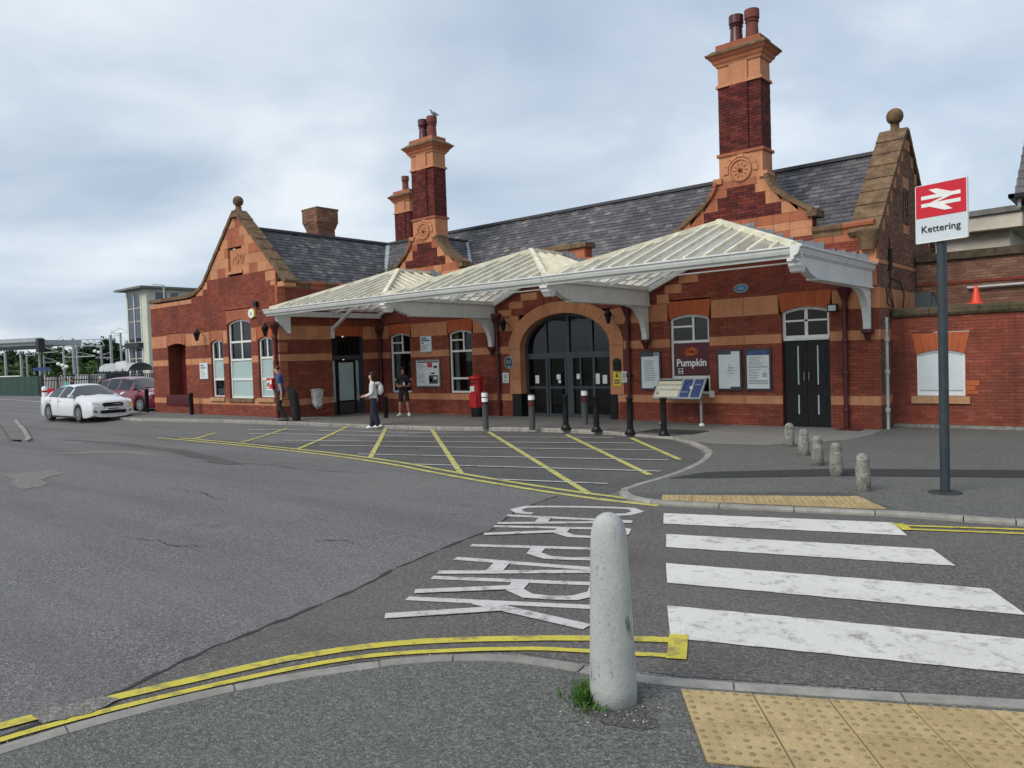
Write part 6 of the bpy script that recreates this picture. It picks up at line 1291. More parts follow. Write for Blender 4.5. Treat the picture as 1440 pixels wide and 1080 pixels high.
for i in range(8): a = i*0.8; m.lathe([(0.02, -0.05), (0.05, 0.0), (0.04, 0.07), (0.01, 0.09)], (XC+0.27+0.08*math.cos(a), 16.1+0.12*math.sin(a), 0.58+0.04*(i % 3)), 7)
m.build('litter', 'paper', ls)
# covers in the pavement
for (x, y, a, b, z, mt, lb) in ((-9.35, 17.0, 0.75, 0.45, 0.066, 'asphalt_dark', 'dark drain cover in the pavement by the last iron bollard'), (-5.75, 18.95, 0.28, 0.2, 0.062, 'maroon', 'small rusty gully cover at the foot of the right downpipe')):
    t_ = MB(); t_.box(x-a, x+a, y-b, y+b, z-0.05, z)
    for k in range(6): t_.box(x-a*0.9, x+a*0.9, y-b+(k+0.3)*b/3, y-b+(k+0.55)*b/3, z, z+0.006)
    props(t_.build('drain_cover', mt, at=(x, y, z)), lb, 'drain cover')
# pigeon on the left chimney pot
pg = thing('pigeon', 'grey pigeon perched on the left chimney pot', 'bird', (-20.14, YM+0.33, ztop+0.78))
m = MB(); P = Vector((-20.04, YM+0.33, ztop+0.87)); d = Vector((-0.8, -0.2, 0.42)).normalized()
m.tube([P-d*0.22, P-d*0.14, P-d*0.06, P+d*0.04, P+d*0.10, P+d*0.13+Vector((0, 0, 0.05)), P+d*0.17+Vector((0, 0, 0.07)), P+d*0.215+Vector((0, 0, 0.06))], [0.012, 0.03, 0.055, 0.06, 0.045, 0.03, 0.028, 0.004], 8); m.build('body', 'bird_grey', pg, smooth=True)
m = MB(); m.tube([P+Vector((0, 0.02, -0.04)), P+Vector((-0.03, 0.02, -0.09))], 0.006, 5); m.tube([P+Vector((0, -0.02, -0.04)), P+Vector((-0.03, -0.02, -0.09))], 0.006, 5); m.build('leg', 'maroon', pg)
# ================================================================== CARS
def prof(pts, x):
    pts = sorted(pts)
    if x <= pts[0][0]: return pts[0][1]
    for (x0, z0), (x1, z1) in zip(pts[:-1], pts[1:]):
        if x0 <= x <= x1:
            t_ = (x-x0)/(x1-x0); return z0+(z1-z0)*t_
    return pts[-1][1]
def smooth_prof(pts, x): return (prof(pts, x-0.05)+prof(pts, x)*2+prof(pts, x+0.05))/4
def car(name, label, loc, rotz, L, W, top, belt, roofw, wheels, wr_, paint, ws, rw, pillars, front):
    """x forward. top: profile of the centre line; belt: waist line; ws/rw: x range of windscreen and rear window; pillars: x ranges that stay painted"""
    c = thing(name, label, 'car', loc, rotz); hw = W/2; n = 96; xs = [-L/2+L*i/n for i in range(n+1)]
    gx0, gx1 = rw[0], ws[1]
    body = MB(); parts = {'windscreen': MB(), 'rear_window': MB(), 'side_window_a': MB(), 'side_window_b': MB()}
    rings = []
    for x in xs:
        e_ = max(0, (abs(x)-(L/2-0.75))/0.75); w = hw*(1-0.16*e_**2.2) if x > 0 else hw*(1-0.12*e_**2.2)
        zt = smooth_prof(top, x); inside_ = gx0 < x < gx1
        zb = min(smooth_prof(belt, x), zt-0.03); arch = 0.17+0.10*max(0, (abs(x)-(L/2-0.5))/0.5)**2
        for xa in wheels:
            if abs(x-xa) < wr_+0.06: arch = max(arch, wr_*0.98+math.sqrt((wr_+0.06)**2-(x-xa)**2)*0.98)
        k = (zt-zb)/0.5; wt = w-0.05-(w-0.05-roofw)*min(1, max(0, k)) if inside_ else w-0.05-0.20*min(1, (zt-zb)/0.12)
        zm = arch+(zb-arch)*0.5
        r_ = [(0, 0.17), (w-0.25, min(arch, 0.2) if arch < 0.3 else arch-0.02), (w-0.03, arch), (w-0.005, min(arch+0.06, zb-0.1)), (w, max(zm, min(arch+0.08, zb-0.08))), (w*0.985, zb-0.07), (w-0.045, zb), (wt, max(zt-0.07, zb+0.005)), (wt-0.10, max(zt-0.02, zb+0.01)), (wt*0.5, zt+0.0), (0, zt+0.012)]
        rings.append([(x, -y, z) for y, z in r_]+[(x, y, z) for y, z in reversed(r_[1:-1])])
    m_ = len(rings[0])
    for i in range(n):
        xm = (xs[i]+xs[i+1])/2
        for j in range(m_):
            j2 = (j+1) % m_; q = [rings[i][j], rings[i][j2], rings[i+1][j2], rings[i+1][j]]; q = q[::-1]
            tgt = body; half = j if j < 10 else m_-1-j           # segment index counted from the keel
            if gx0+0.1 < xm < gx1-0.12 and half == 6 and not any(a < xm < b for a, b in pillars): tgt = parts['side_window_a' if j < 10 else 'side_window_b']
            if ws[0]+0.03 < xm < ws[1]-0.06 and half in (7, 8, 9): tgt = parts['windscreen']
            if rw[0]+0.06 < xm < rw[1]-0.03 and half in (7, 8, 9): tgt = parts['rear_window']
            tgt.face(q)
    body.face([p for p in rings[0]]); body.face([p for p in reversed(rings[-1])])
    def weld(o):
        bm = bmesh.new(); bm.from_mesh(o.data); bmesh.ops.remove_doubles(bm, verts=bm.verts, dist=0.0005); bm.to_mesh(o.data); bm.free(); o.data.polygons.foreach_set('use_smooth', [True]*len(o.data.polygons)); o.data.set_sharp_from_angle(angle=math.radians(38))
    weld(body.build('body', paint, c))
    for k, mb in parts.items():
        if mb.f: weld(mb.build(k.replace('_a', '').replace('_b', ''), 'car_glass', c))
    for xa in wheels:
        for sg in (-1, 1):
            yc = sg*(hw-0.13); w = empty_part('wheel', c)
            m = MB(); m.lathe([(wr_*0.66, -0.105), (wr_*0.92, -0.11), (wr_, -0.07), (wr_, 0.07), (wr_*0.92, 0.11), (wr_*0.66, 0.105)], (xa, yc, wr_), 28, axis='Y'); m.build('tyre', 'tyre', w, smooth=True, sharp=40)
            m = MB(); yo = yc+sg*0.085; m.lathe([(wr_*0.67, 0), (wr_*0.67, sg*0.022), (wr_*0.60, sg*0.022), (wr_*0.58, 0)] if sg > 0 else [(wr_*0.58, 0), (wr_*0.60, -0.022), (wr_*0.67, -0.022), (wr_*0.67, 0)], (xa, yo, wr_), 28, axis='Y')
            for k in range(10):
                a = 2*math.pi*k/10; m.bar((xa+0.04*math.cos(a), yo+sg*0.022, wr_+0.04*math.sin(a)), (xa+wr_*0.62*math.cos(a+0.06), yo+sg*0.018, wr_+wr_*0.62*math.sin(a+0.06)), 0.035, 0.02, (0, 1, 0))
            m.lathe([(0.065, 0), (0.06, sg*0.03), (0.01, sg*0.034)] if sg > 0 else [(0.01, -0.034), (0.06, -0.03), (0.065, 0)], (xa, yo, wr_), 12, axis='Y'); m.build('rim', 'rim_silver', w, smooth=True, sharp=30)
    xm = ws[1]-0.18; zb = prof(belt, xm)
    for sg in (-1, 1):
        m = MB(); m.tube([(xm-0.02, sg*(hw-0.04), zb+0.05), (xm, sg*(hw+0.04), zb+0.09), (xm+0.02, sg*(hw+0.13), zb+0.10), (xm+0.02, sg*(hw+0.19), zb+0.09)], [0.02, 0.07, 0.085, 0.03], 8); m.build('door_mirror', paint, c, smooth=True)
        for xh in (ws[0]-0.75, ws[0]-1.6):
            m = MB(); m.tube([(xh, sg*(hw-0.005), prof(belt, xh)-0.14), (xh+0.2, sg*(hw-0.005), prof(belt, xh)-0.13)], 0.016, 6); m.build('door_handle', 'chrome', c)
    for sg in (-1, 1):
        for xd in (ws[1]-0.10, (pillars[0][0]+pillars[0][1])/2, rw[1]-0.15):
            ztop_, zlow = smooth_prof(belt, xd)-0.02, 0.34
            m = MB(); m.tube([(xd, sg*(hw*0.985-0.002), ztop_), (xd+0.02, sg*(hw-0.002), (ztop_+zlow)/2), (xd, sg*(hw-0.008), zlow)], 0.007, 4); m.build('door_gap', 'ink', c)
        m = MB(); m.bar((wheels[0]+wr_+0.1, sg*(hw-0.005), 0.21), (wheels[1]-wr_-0.1, sg*(hw-0.005), 0.21), 0.03, 0.06); m.build('sill_trim', 'black_rubber', c)
    m = MB(); xw = ws[1]-0.03; m.bar((xw-0.02, -hw*0.62, prof(top, xw)+0.012), (xw-0.02, hw*0.62, prof(top, xw)+0.012), 0.06, 0.015); m.build('wiper_cowl', 'black_rubber', c)
    def panel(poly, mt, nm, off=0.0):                          # poly in (y, z) on the nose
        m = MB(); P = []
        for y, z in poly:
            best = None                                            # find the nose surface at this y,z by scanning the rings from the front
            for i in range(n, n//2, -1):
                ring = rings[i]; w_at = None
                for j in range(2, 9):
                    (_, y0, z0), (_, y1, z1) = ring[j], ring[j+1]
                    if min(z0, z1) <= z <= max(z0, z1) and abs(z1-z0) > 1e-6: t_ = (z-z0)/(z1-z0); w_at = abs(y0+(y1-y0)*t_); break
                if w_at is not None and abs(y) <= w_at: best = xs[i]; break
            P.append(((best if best is not None else L/2-0.5)+0.035+off, y, z))
        m.face(P); bx = [(x-0.12, y, z) for x, y, z in P]; k = len(P); m.mesh(P+bx, [(i, k+i, k+(i+1) % k, (i+1) % k) for i in range(k)]); return m.build(nm, mt, c)
    for nm, mt, poly, off in front:
        panel(poly, mt, nm, off)
    return c
def mir(p): return [(-y, z) for y, z in reversed(p)]
HL = [(0.50, 0.72), (0.72, 0.72), (0.80, 0.76), (0.62, 0.80)]
mond = [('grille', 'black_paint', [(-0.42, 0.70), (-0.36, 0.60), (0.36, 0.60), (0.42, 0.70), (0.30, 0.745), (-0.30, 0.745)], 0.0), ('lower_grille', 'black_paint', [(-0.50, 0.40), (-0.44, 0.33), (0.44, 0.33), (0.50, 0.40), (0.46, 0.45), (-0.46, 0.45)], 0.0), ('fog_lamp', 'black_paint', [(0.58, 0.38), (0.80, 0.36), (0.78, 0.46), (0.66, 0.45)], 0.0), ('fog_lamp', 'black_paint', mir([(0.58, 0.38), (0.80, 0.36), (0.78, 0.46), (0.66, 0.45)]), 0.0),
        ('number_plate', 'paper_white', [(-0.26, 0.46), (0.26, 0.46), (0.26, 0.55), (-0.26, 0.55)], 0.012), ('number', 'ink', [(-0.20, 0.485), (0.20, 0.485), (0.20, 0.53), (-0.20, 0.53)], 0.016), ('headlight', 'headlamp', HL, 0.0), ('headlight', 'headlamp', mir(HL), 0.0), ('indicator', 'amber', [(0.56, 0.60), (0.76, 0.62), (0.78, 0.69), (0.58, 0.68)], 0.004), ('grille_trim', 'chrome', [(-0.38, 0.675), (0.38, 0.675), (0.38, 0.688), (-0.38, 0.688)], 0.010)]
car('white_saloon', 'white saloon car standing at the kerb in front of the red car', (-33.75, 12.50, 0.072), math.radians(2), 4.87, 1.85,
    [(-2.44, 0.70), (-2.40, 0.96), (-2.25, 1.06), (-1.95, 1.10), (-1.70, 1.17), (-0.95, 1.42), (-0.5, 1.465), (0.0, 1.475), (0.4, 1.42), (1.28, 1.03), (1.6, 0.98), (2.0, 0.91), (2.3, 0.83), (2.39, 0.78), (2.43, 0.70), (2.44, 0.60)],
    [(-2.44, 0.66), (-2.2, 1.0), (-1.5, 0.99), (0, 0.95), (1.2, 0.92), (1.8, 0.86), (2.3, 0.78), (2.44, 0.57)], 0.56, (-1.40, 1.45), 0.335, 'car_white', (0.40, 1.28), (-1.95, -0.95), ((-0.42, -0.34), (0.46, 0.56), (-1.5, -1.35)), mond)
H2 = [(0.50, 0.78), (0.78, 0.80), (0.76, 0.90), (0.56, 0.86)]
pic = [('grille', 'black_paint', [(-0.45, 0.62), (-0.40, 0.50), (0.40, 0.50), (0.45, 0.62)], 0.0), ('lower_grille', 'black_paint', [(-0.62, 0.38), (-0.55, 0.28), (0.55, 0.28), (0.62, 0.38)], 0.0), ('headlight', 'headlamp', H2, 0.0), ('headlight', 'headlamp', mir(H2), 0.0), ('number_plate', 'paper_white', [(-0.26, 0.40), (0.26, 0.40), (0.26, 0.49), (-0.26, 0.49)], 0.015), ('chrome_strip', 'chrome', [(-0.66, 0.72), (0.66, 0.72), (0.62, 0.745), (-0.62, 0.745)], 0.004)]
car('red_people_carrier', 'dark red people carrier parked beyond the end of the wing', (-37.3, 16.2, 0.12), math.radians(10), 4.43, 1.83,
    [(-2.22, 0.75), (-2.18, 1.0), (-2.05, 1.30), (-1.75, 1.53), (-1.2, 1.60), (-0.3, 1.62), (0.35, 1.55), (0.9, 1.30), (1.38, 1.08), (1.75, 1.00), (2.05, 0.88), (2.18, 0.72), (2.22, 0.5)],
    [(-2.22, 0.7), (-2.0, 1.06), (0, 1.0), (1.3, 0.98), (1.75, 0.92), (2.1, 0.80), (2.22, 0.48)], 0.60, (-1.42, 1.36), 0.33, 'car_red', (0.40, 1.38), (-2.12, -1.80), ((-0.35, -0.27), (0.62, 0.72), (-1.3, -1.2)), pic)
# ================================================================== PEOPLE
def person(name, label, loc, heading, J, bones, mats, hair=None, extra=None, shoes=None, group=None):
    """J: joint -> (pos, radius); bones: (a, b, material). local: +y forward, +x to the person's left... one continuous skinned body"""
    p = thing(name, label, 'person', loc, heading-math.pi/2, group)
    keys = list(J); me = D.meshes.new('body'); me.from_pydata([J[k][0] for k in keys], [(keys.index(a), keys.index(b)) for a, b, _ in bones], []); ob = D.objects.new('body', me); COL.objects.link(ob)
    ob.modifiers.new('skin', 'SKIN'); sk = me.skin_vertices[0].data
    for i, k in enumerate(keys): 
        r_ = J[k][1]; sk[i].radius = r_ if isinstance(r_, tuple) else (r_, r_); sk[i].use_root = (k == 'pelvis')
    sm_ = ob.modifiers.new('sub', 'SUBSURF'); sm_.levels = 2; sm_.render_levels = 2
    bpy.context.view_layer.update(); dg = bpy.context.evaluated_depsgraph_get(); nm = D.meshes.new_from_object(ob.evaluated_get(dg)); D.objects.remove(ob)
    nm.name = 'body'; ml = []
    nm.materials.clear()
    for _, _, mt in bones:
        if mt not in ml: ml.append(mt); nm.materials.append(M[mt])
    seg = [(Vector(J[a][0]), Vector(J[b][0]), (J[a][1] if not isinstance(J[a][1], tuple) else max(J[a][1])), (J[b][1] if not isinstance(J[b][1], tuple) else max(J[b][1])), ml.index(mt)) for a, b, mt in bones]
    for po in nm.polygons:
        c = po.center; best = None
        for a, b, ra, rb, mi in seg:
            d = b-a; t_ = max(0, min(1, (c-a).dot(d)/max(d.length_squared, 1e-9))); dist = (c-a-d*t_).length-(ra+(rb-ra)*t_)
            if best is None or dist < best[0]: best = (dist, mi)
        po.material_index = best[1]; po.use_smooth = True
    o = D.objects.new('body', nm); COL.objects.link(o); o.parent = p
    hd = Vector(J['head'][0]); fw = Vector(J['nose'][0])-hd; fw.z = 0; fw.normalize(); sd_ = Vector((fw.y, -fw.x, 0))
    for sg in (-1, 1):
        m = MB(); e_ = hd+fw*0.078+sd_*sg*0.032+Vector((0, 0, 0.01)); m.lathe([(0.004, -0.010), (0.010, 0), (0.004, 0.010)], e_, 8); m.build('eye', 'ink', p, smooth=True)
    m = MB(); e_ = hd+fw*0.082-Vector((0, 0, 0.062)); m.bar(e_-sd_*0.022, e_+sd_*0.022, 0.012, 0.010); m.build('mouth', 'maroon', p)
    if hair:
        mt, kind = hair; b = bmesh.new(); bmesh.ops.create_uvsphere(b, u_segments=18, v_segments=12, radius=1.0)
        for v in b.verts:
            q = v.co.copy(); f = q.x*fw.x*0+q.dot(Vector((fw.x, fw.y, 0))); k = 1+0.03*math.sin(q.x*9+q.z*7)
            v.co = hd+Vector((q.x*0.095*k, q.y*0.095*k, q.z*0.115*k+0.03))-fw*0.018
            if f > 0.25 and q.z < 0.45: v.co -= fw*0.075
            if kind == 'short' and q.z < -0.25: v.co += Vector((0, 0, 0.06)); v.co = hd+(v.co-hd)*0.85
            if kind == 'long' and q.z < -0.2 and f < 0.35: v.co += Vector((0, 0, -0.12)) - fw*0.01
            if kind == 'cap' and q.z < 0: v.co = hd+(v.co-hd)*0.8+Vector((0, 0, 0.07))
        hm = D.meshes.new('hair'); b.to_mesh(hm); b.free(); hm.materials.append(M[mt]); hm.polygons.foreach_set('use_smooth', [True]*len(hm.polygons)); ho = D.objects.new('hair' if kind != 'cap' else 'cap', hm); COL.objects.link(ho); ho.parent = p
    for (nm_, mb, mt) in (extra or []): mb.build(nm_, mt, p, smooth=True, sharp=50)
    for fx, hdg, mt in (shoes or []):
        m = MB(); d = Vector((math.sin(hdg), math.cos(hdg), 0)); b0 = Vector(fx); m.tube([b0-d*0.09+Vector((0, 0, 0.045)), b0-d*0.04+Vector((0, 0, 0.055)), b0+d*0.06+Vector((0, 0, 0.045)), b0+d*0.14+Vector((0, 0, 0.035)), b0+d*0.18+Vector((0, 0, 0.028))], [0.035, 0.05, 0.047, 0.038, 0.018], 10); m.build('shoe', mt, p, smooth=True)
    return p
def hand(J, bones, wrist, tag, d, side, mat, s=1.0):
    """palm and five fingers growing from the wrist along d; side is the direction of the thumb"""
    w = Vector(J[wrist][0]); d = Vector(d).normalized(); sv = Vector(side).normalized(); nrm = d.cross(sv)
    J[tag+'palm'] = (tuple(w+d*0.07*s), (0.034*s, 0.02*s)); bones.append((wrist, tag+'palm', mat))
    for i, (off, ln) in enumerate(((0.024, 0.075), (0.008, 0.085), (-0.009, 0.078), (-0.025, 0.06))):
        a = w+d*0.10*s+sv*off*s; b = a+d*ln*0.55*s-nrm*0.012*s; c = b+d*ln*0.4*s-nrm*0.03*s
        for k, q in (('a', a), ('b', b), ('c', c)): J[tag+'f%d%s' % (i, k)] = (tuple(q), 0.0085*s if k != 'c' else 0.007*s)
        bones += [(tag+'palm', tag+'f%da' % i, mat), (tag+'f%da' % i, tag+'f%db' % i, mat), (tag+'f%db' % i, tag+'f%dc' % i, mat)]
    a = w+d*0.045*s+sv*0.04*s; b = a+d*0.045*s+sv*0.02*s; J[tag+'t0'] = (tuple(a), 0.011*s); J[tag+'t1'] = (tuple(b), 0.009*s); bones += [(wrist, tag+'t0', mat), (tag+'t0', tag+'t1', mat)]
def skeleton(h, lean=0.0, sway=0.0):
    k = h/1.75; J = {}
    def P(n_, x, y, z, r): J[n_] = ((x*k, y*k+lean*max(0, z-0.95)*k, z*k), tuple(q*k for q in r) if isinstance(r, tuple) else r*k)
    P('pelvis', 0, 0, 0.95, (0.155, 0.115)); P('belly', 0, 0.0, 1.10, (0.145, 0.11)); P('chest', 0, 0.0, 1.28, (0.165, 0.12)); P('shoulders', 0, 0, 1.42, (0.13, 0.09)); P('neck', 0, 0.01, 1.51, 0.055); P('jaw', 0, 0.035, 1.565, 0.062); P('head', 0, 0.03, 1.645, (0.078, 0.092)); P('crown', 0, 0.02, 1.70, 0.066); P('nose', 0, 0.125, 1.635, 0.014)
    return J, P, k
def core(up, low, skin): return [('pelvis', 'belly', up), ('belly', 'chest', up), ('chest', 'shoulders', up), ('shoulders', 'neck', skin), ('neck', 'jaw', skin), ('jaw', 'head', skin), ('head', 'crown', skin), ('head', 'nose', skin)]
LEFT = math.atan2(-0.65, -0.76); TOCAM = math.atan2(-18.0, 20.4)
# man in black shirt and shorts, standing, looking at a phone
J, P, k = skeleton(1.70)
P('lhip', 0.09, 0, 0.90, 0.105); P('lkn', 0.13, 0.03, 0.50, 0.066); P('lan', 0.16, -0.01, 0.10, 0.042); P('rhip', -0.09, 0, 0.90, 0.105); P('rkn', -0.14, 0.03, 0.50, 0.066); P('ran', -0.17, -0.01, 0.10, 0.042); P('lft', 0.19, 0.10, 0.045, 0.036); P('rft', -0.21, 0.10, 0.045, 0.036)
P('lkt', 0.12, 0.02, 0.56, 0.085); P('rkt', -0.13, 0.02, 0.56, 0.085)
for s_, n_ in ((1, 'l'), (-1, 'r')): P(n_+'sh', s_*0.19, 0, 1.40, 0.075); P(n_+'sl', s_*0.225, -0.01, 1.22, 0.062); P(n_+'el', s_*0.235, -0.03, 1.10, 0.045); P(n_+'wr', s_*0.09, 0.25, 1.09, 0.03)
bn = core('cloth_black', 'cloth_black', 'skin_tan')
for n_ in 'lr': bn += [('pelvis', n_+'hip', 'cloth_black'), (n_+'hip', n_+'kt', 'cloth_black'), (n_+'kt', n_+'kn', 'skin_tan'), (n_+'kn', n_+'an', 'skin_tan'), (n_+'an', n_+'ft', 'shoe_white'), ('shoulders', n_+'sh', 'cloth_black'), (n_+'sh', n_+'sl', 'cloth_black'), (n_+'sl', n_+'el', 'skin_tan'), (n_+'el', n_+'wr', 'skin_tan')]
hand(J, bn, 'lwr', 'L', (-0.5, 0.8, 0.1), (0.0, 0, 1), 'skin_tan', k); hand(J, bn, 'rwr', 'R', (0.5, 0.8, 0.1), (0, 0, 1), 'skin_tan', k)
ph = MB(); ph.box(-0.04, 0.04, 0.30, 0.315, 1.04, 1.18); cp = MB(); cp.lathe([(0.028, 0), (0.036, 0.10), (0.03, 0.105)], (-0.10, 0.30, 1.10), 10)
person('person', 'man in black t-shirt and shorts with white trainers looking at a phone', (-20.45, 18.0, 0.1), TOCAM-0.25, J, bn, None, ('hair_dark', 'short'), [('phone', ph, 'ink'), ('cup', cp, 'paper_white')], [((0.155*k, 0.01, 0), 0.35, 'shoe_white'), ((-0.165*k, 0.01, 0), -0.45, 'shoe_white')])
# woman in white hoodie walking to the left
J, P, k = skeleton(1.66, 0.03)
P('lhip', 0.085, 0, 0.90, 0.115); P('lkn', 0.08, 0.05, 0.50, 0.115); P('lan', 0.08, 0.08, 0.12, 0.11); P('lft', 0.08, 0.18, 0.045, 0.034); P('rhip', -0.085, 0, 0.90, 0.115); P('rkn', -0.08, -0.01, 0.50, 0.115); P('ran', -0.08, -0.12, 0.15, 0.10); P('rft', -0.08, -0.08, 0.045, 0.034)
J['chest'] = (J['chest'][0], (0.16*k, 0.14*k)); J['belly'] = (J['belly'][0], (0.155*k, 0.135*k))
for s_, n_ in ((1, 'l'), (-1, 'r')): P(n_+'sh', s_*0.17, -0.01, 1.38, 0.08); P(n_+'el', s_*0.21, 0.0, 1.13, 0.066); P(n_+'wr', s_*0.18, 0.22, 1.03, 0.042)
bn = core('cloth_white', 'cloth_navy', 'skin')
for n_ in 'lr': bn += [('pelvis', n_+'hip', 'cloth_navy'), (n_+'hip', n_+'kn', 'cloth_navy'), (n_+'kn', n_+'an', 'cloth_navy'), (n_+'an', n_+'ft', 'shoe_white'), ('shoulders', n_+'sh', 'cloth_white'), (n_+'sh', n_+'el', 'cloth_white'), (n_+'el', n_+'wr', 'cloth_white')]
for q in ('L', 'R'): hand(J, bn, q.lower()+'wr', q, (0, 1, -0.05), (0, 0.2, 1), 'skin', k)
bag = MB(); bag.tube([(0.20, -0.14, 0.97), (0.21, 0.0, 0.95), (0.20, 0.12, 0.98)], [0.07, 0.095, 0.07], 8); strap = MB(); strap.tube([(0.21, 0.05, 1.02), (0.16, 0.07, 1.25), (0.02, 0.05, 1.41), (-0.10, -0.06, 1.36), (-0.06, -0.16, 1.2), (0.15, -0.14, 1.02)], 0.016, 6)
hood = MB(); hood.tube([(-0.10, -0.08, 1.36), (-0.06, -0.14, 1.34), (0, -0.16, 1.33), (0.06, -0.14, 1.34), (0.10, -0.08, 1.36)], [0.03, 0.06, 0.075, 0.06, 0.03], 8)
pk = MB(); pk.tube([(0, -0.17, 1.36), (0, -0.21, 1.25), (0, -0.21, 1.12), (0, -0.18, 1.02)], [0.05, 0.09, 0.10, 0.06], 8)
person('person', 'woman in white hoodie and long dark trousers walking across the hatched road', (-18.05, 14.7, gz(-18.05, 14.7)), LEFT, J, bn, None, ('hair_dark', 'long'), [('shoulder_bag', bag, 'cloth_black'), ('strap', strap, 'cloth_black'), ('hood', hood, 'cloth_white'), ('backpack', pk, 'cloth_white')], [((0.08*k, 0.10*k, 0), 0.0, 'shoe_white'), ((-0.08*k, -0.16*k, 0.03), 0.0, 'shoe_white')])
# man in blue t-shirt walking to the left
J, P, k = skeleton(1.76, 0.13)
P('lhip', 0.085, 0, 0.90, 0.10); P('lkn', 0.09, 0.16, 0.52, 0.068); P('lan', 0.09, -0.02, 0.12, 0.045); P('lft', 0.09, 0.09, 0.05, 0.036); P('rhip', -0.085, 0, 0.90, 0.10); P('rkn', -0.09, 0.06, 0.50, 0.068); P('ran', -0.09, -0.14, 0.14, 0.045); P('rft', -0.09, -0.06, 0.05, 0.036)
for s_, n_, yy in ((1, 'l', 0.02), (-1, 'r', -0.12)): P(n_+'sh', s_*0.19, -0.01, 1.40, 0.078); P(n_+'sl', s_*0.22, yy*0.3, 1.22, 0.06); P(n_+'el', s_*0.225, yy*0.5, 1.10, 0.043); P(n_+'wr', s_*0.22, yy+0.05, 0.86, 0.03)
bn = core('cloth_blue', 'cloth_navy', 'skin')
for n_ in 'lr': bn += [('pelvis', n_+'hip', 'cloth_black'), (n_+'hip', n_+'kn', 'cloth_black'), (n_+'kn', n_+'an', 'cloth_black'), (n_+'an', n_+'ft', 'shoe_dark'), ('shoulders', n_+'sh', 'cloth_blue'), (n_+'sh', n_+'sl', 'cloth_blue'), (n_+'sl', n_+'el', 'skin'), (n_+'el', n_+'wr', 'skin')]
for q in ('L', 'R'): hand(J, bn, q.lower()+'wr', q, (0, 0.15, -1), (0, 1, 0.1), 'skin', k)
person('person', 'man in blue t-shirt and dark trousers walking left past the wing corner', (-21.75, 13.95, gz(-21.75, 13.95)+0.1), LEFT, J, bn, None, ('hair_brown', 'short'), [], [((0.09*k, -0.0, 0), 0.0, 'shoe_dark'), ((-0.09*k, -0.13*k, 0.01), 0.0, 'shoe_dark')])
bgc = thing('garment_bag', 'tall black bag standing behind the man in the blue t-shirt', 'bag', (-21.42, 14.22, gz(-21.42, 14.22)+0.1), 0); o_ = Vector((-21.42, 14.22, gz(-21.42, 14.22)+0.1))
ld = Vector((-0.76, -0.65, 0)); m = MB(); m.tube([o_+ld*-0.02, o_+ld*-0.01+Vector((0, 0, 0.3)), o_+ld*0.02+Vector((0, 0, 0.6)), o_+ld*0.05+Vector((0, 0, 0.80)), o_+ld*0.09+Vector((0, 0, 0.96)), o_+ld*0.14+Vector((0, 0, 1.05)), o_+ld*0.18+Vector((0, 0, 1.10))], [0.13, 0.15, 0.155, 0.15, 0.12, 0.07, 0.03], 10); m.build('bag_body', 'cloth_black', bgc, smooth=True, sharp=60)
m = MB(); m.tube([o_+ld*0.10+Vector((0, 0, 1.05)), o_+ld*0.18+Vector((0, 0, 1.15)), o_+ld*0.24+Vector((0, 0, 1.04))], 0.014, 6); m.build('bag_handle', 'cloth_black', bgc)
# figures by the far fence
def far_person(loc, heading, up, low, hair, label):
    J, P, k = skeleton(1.70)
    for s_, n_ in ((1, 'l'), (-1, 'r')): P(n_+'hip', s_*0.09, 0, 0.90, 0.10); P(n_+'kn', s_*0.09, 0.02, 0.50, 0.068); P(n_+'an', s_*0.09, 0, 0.10, 0.05); P(n_+'ft', s_*0.09, 0.1, 0.045, 0.036); P(n_+'sh', s_*0.19, 0, 1.40, 0.085); P(n_+'el', s_*0.24, 0, 1.12, 0.065); P(n_+'wr', s_*0.22, 0.1, 0.9, 0.035)
    bn = core(up, low, 'skin')
    for n_ in 'lr': bn += [('pelvis', n_+'hip', low), (n_+'hip', n_+'kn', low), (n_+'kn', n_+'an', low), (n_+'an', n_+'ft', 'shoe_dark'), ('shoulders', n_+'sh', up), (n_+'sh', n_+'el', up), (n_+'el', n_+'wr', up)]
    for q in ('L', 'R'): hand(J, bn, q.lower()+'wr', q, (0, 0.2, -1), (0, 1, 0), 'skin', k)
    person('person', label, loc, heading, J, bn, None, hair)
def far_at(px, dist, side=0.0):                                # a place on the yard: bearing as tangent from the view axis, distance along it
    tx = (px-720)/1079.1; d = Vector((R0.x*tx, R0.y*tx))+Vector((-math.sin(YAW), math.cos(YAW))); return (d.x*dist, d.y*dist)
for px, dist, up, hair, lb in ((93, 46, 'cloth_teal', ('hair_brown', 'short'), 'person in a teal top standing by the far fence'), (101, 47, 'cloth_black', ('hair_dark', 'short'), 'person in black beside the one in teal by the fence'), (142, 45, 'cloth_black', ('hair_white', 'cap'), 'person in a white cap and dark coat behind the white car')):
    x, y = far_at(px, dist); far_person((x, y, 0.0), LEFT+0.6, up, 'cloth_navy', hair, lb)
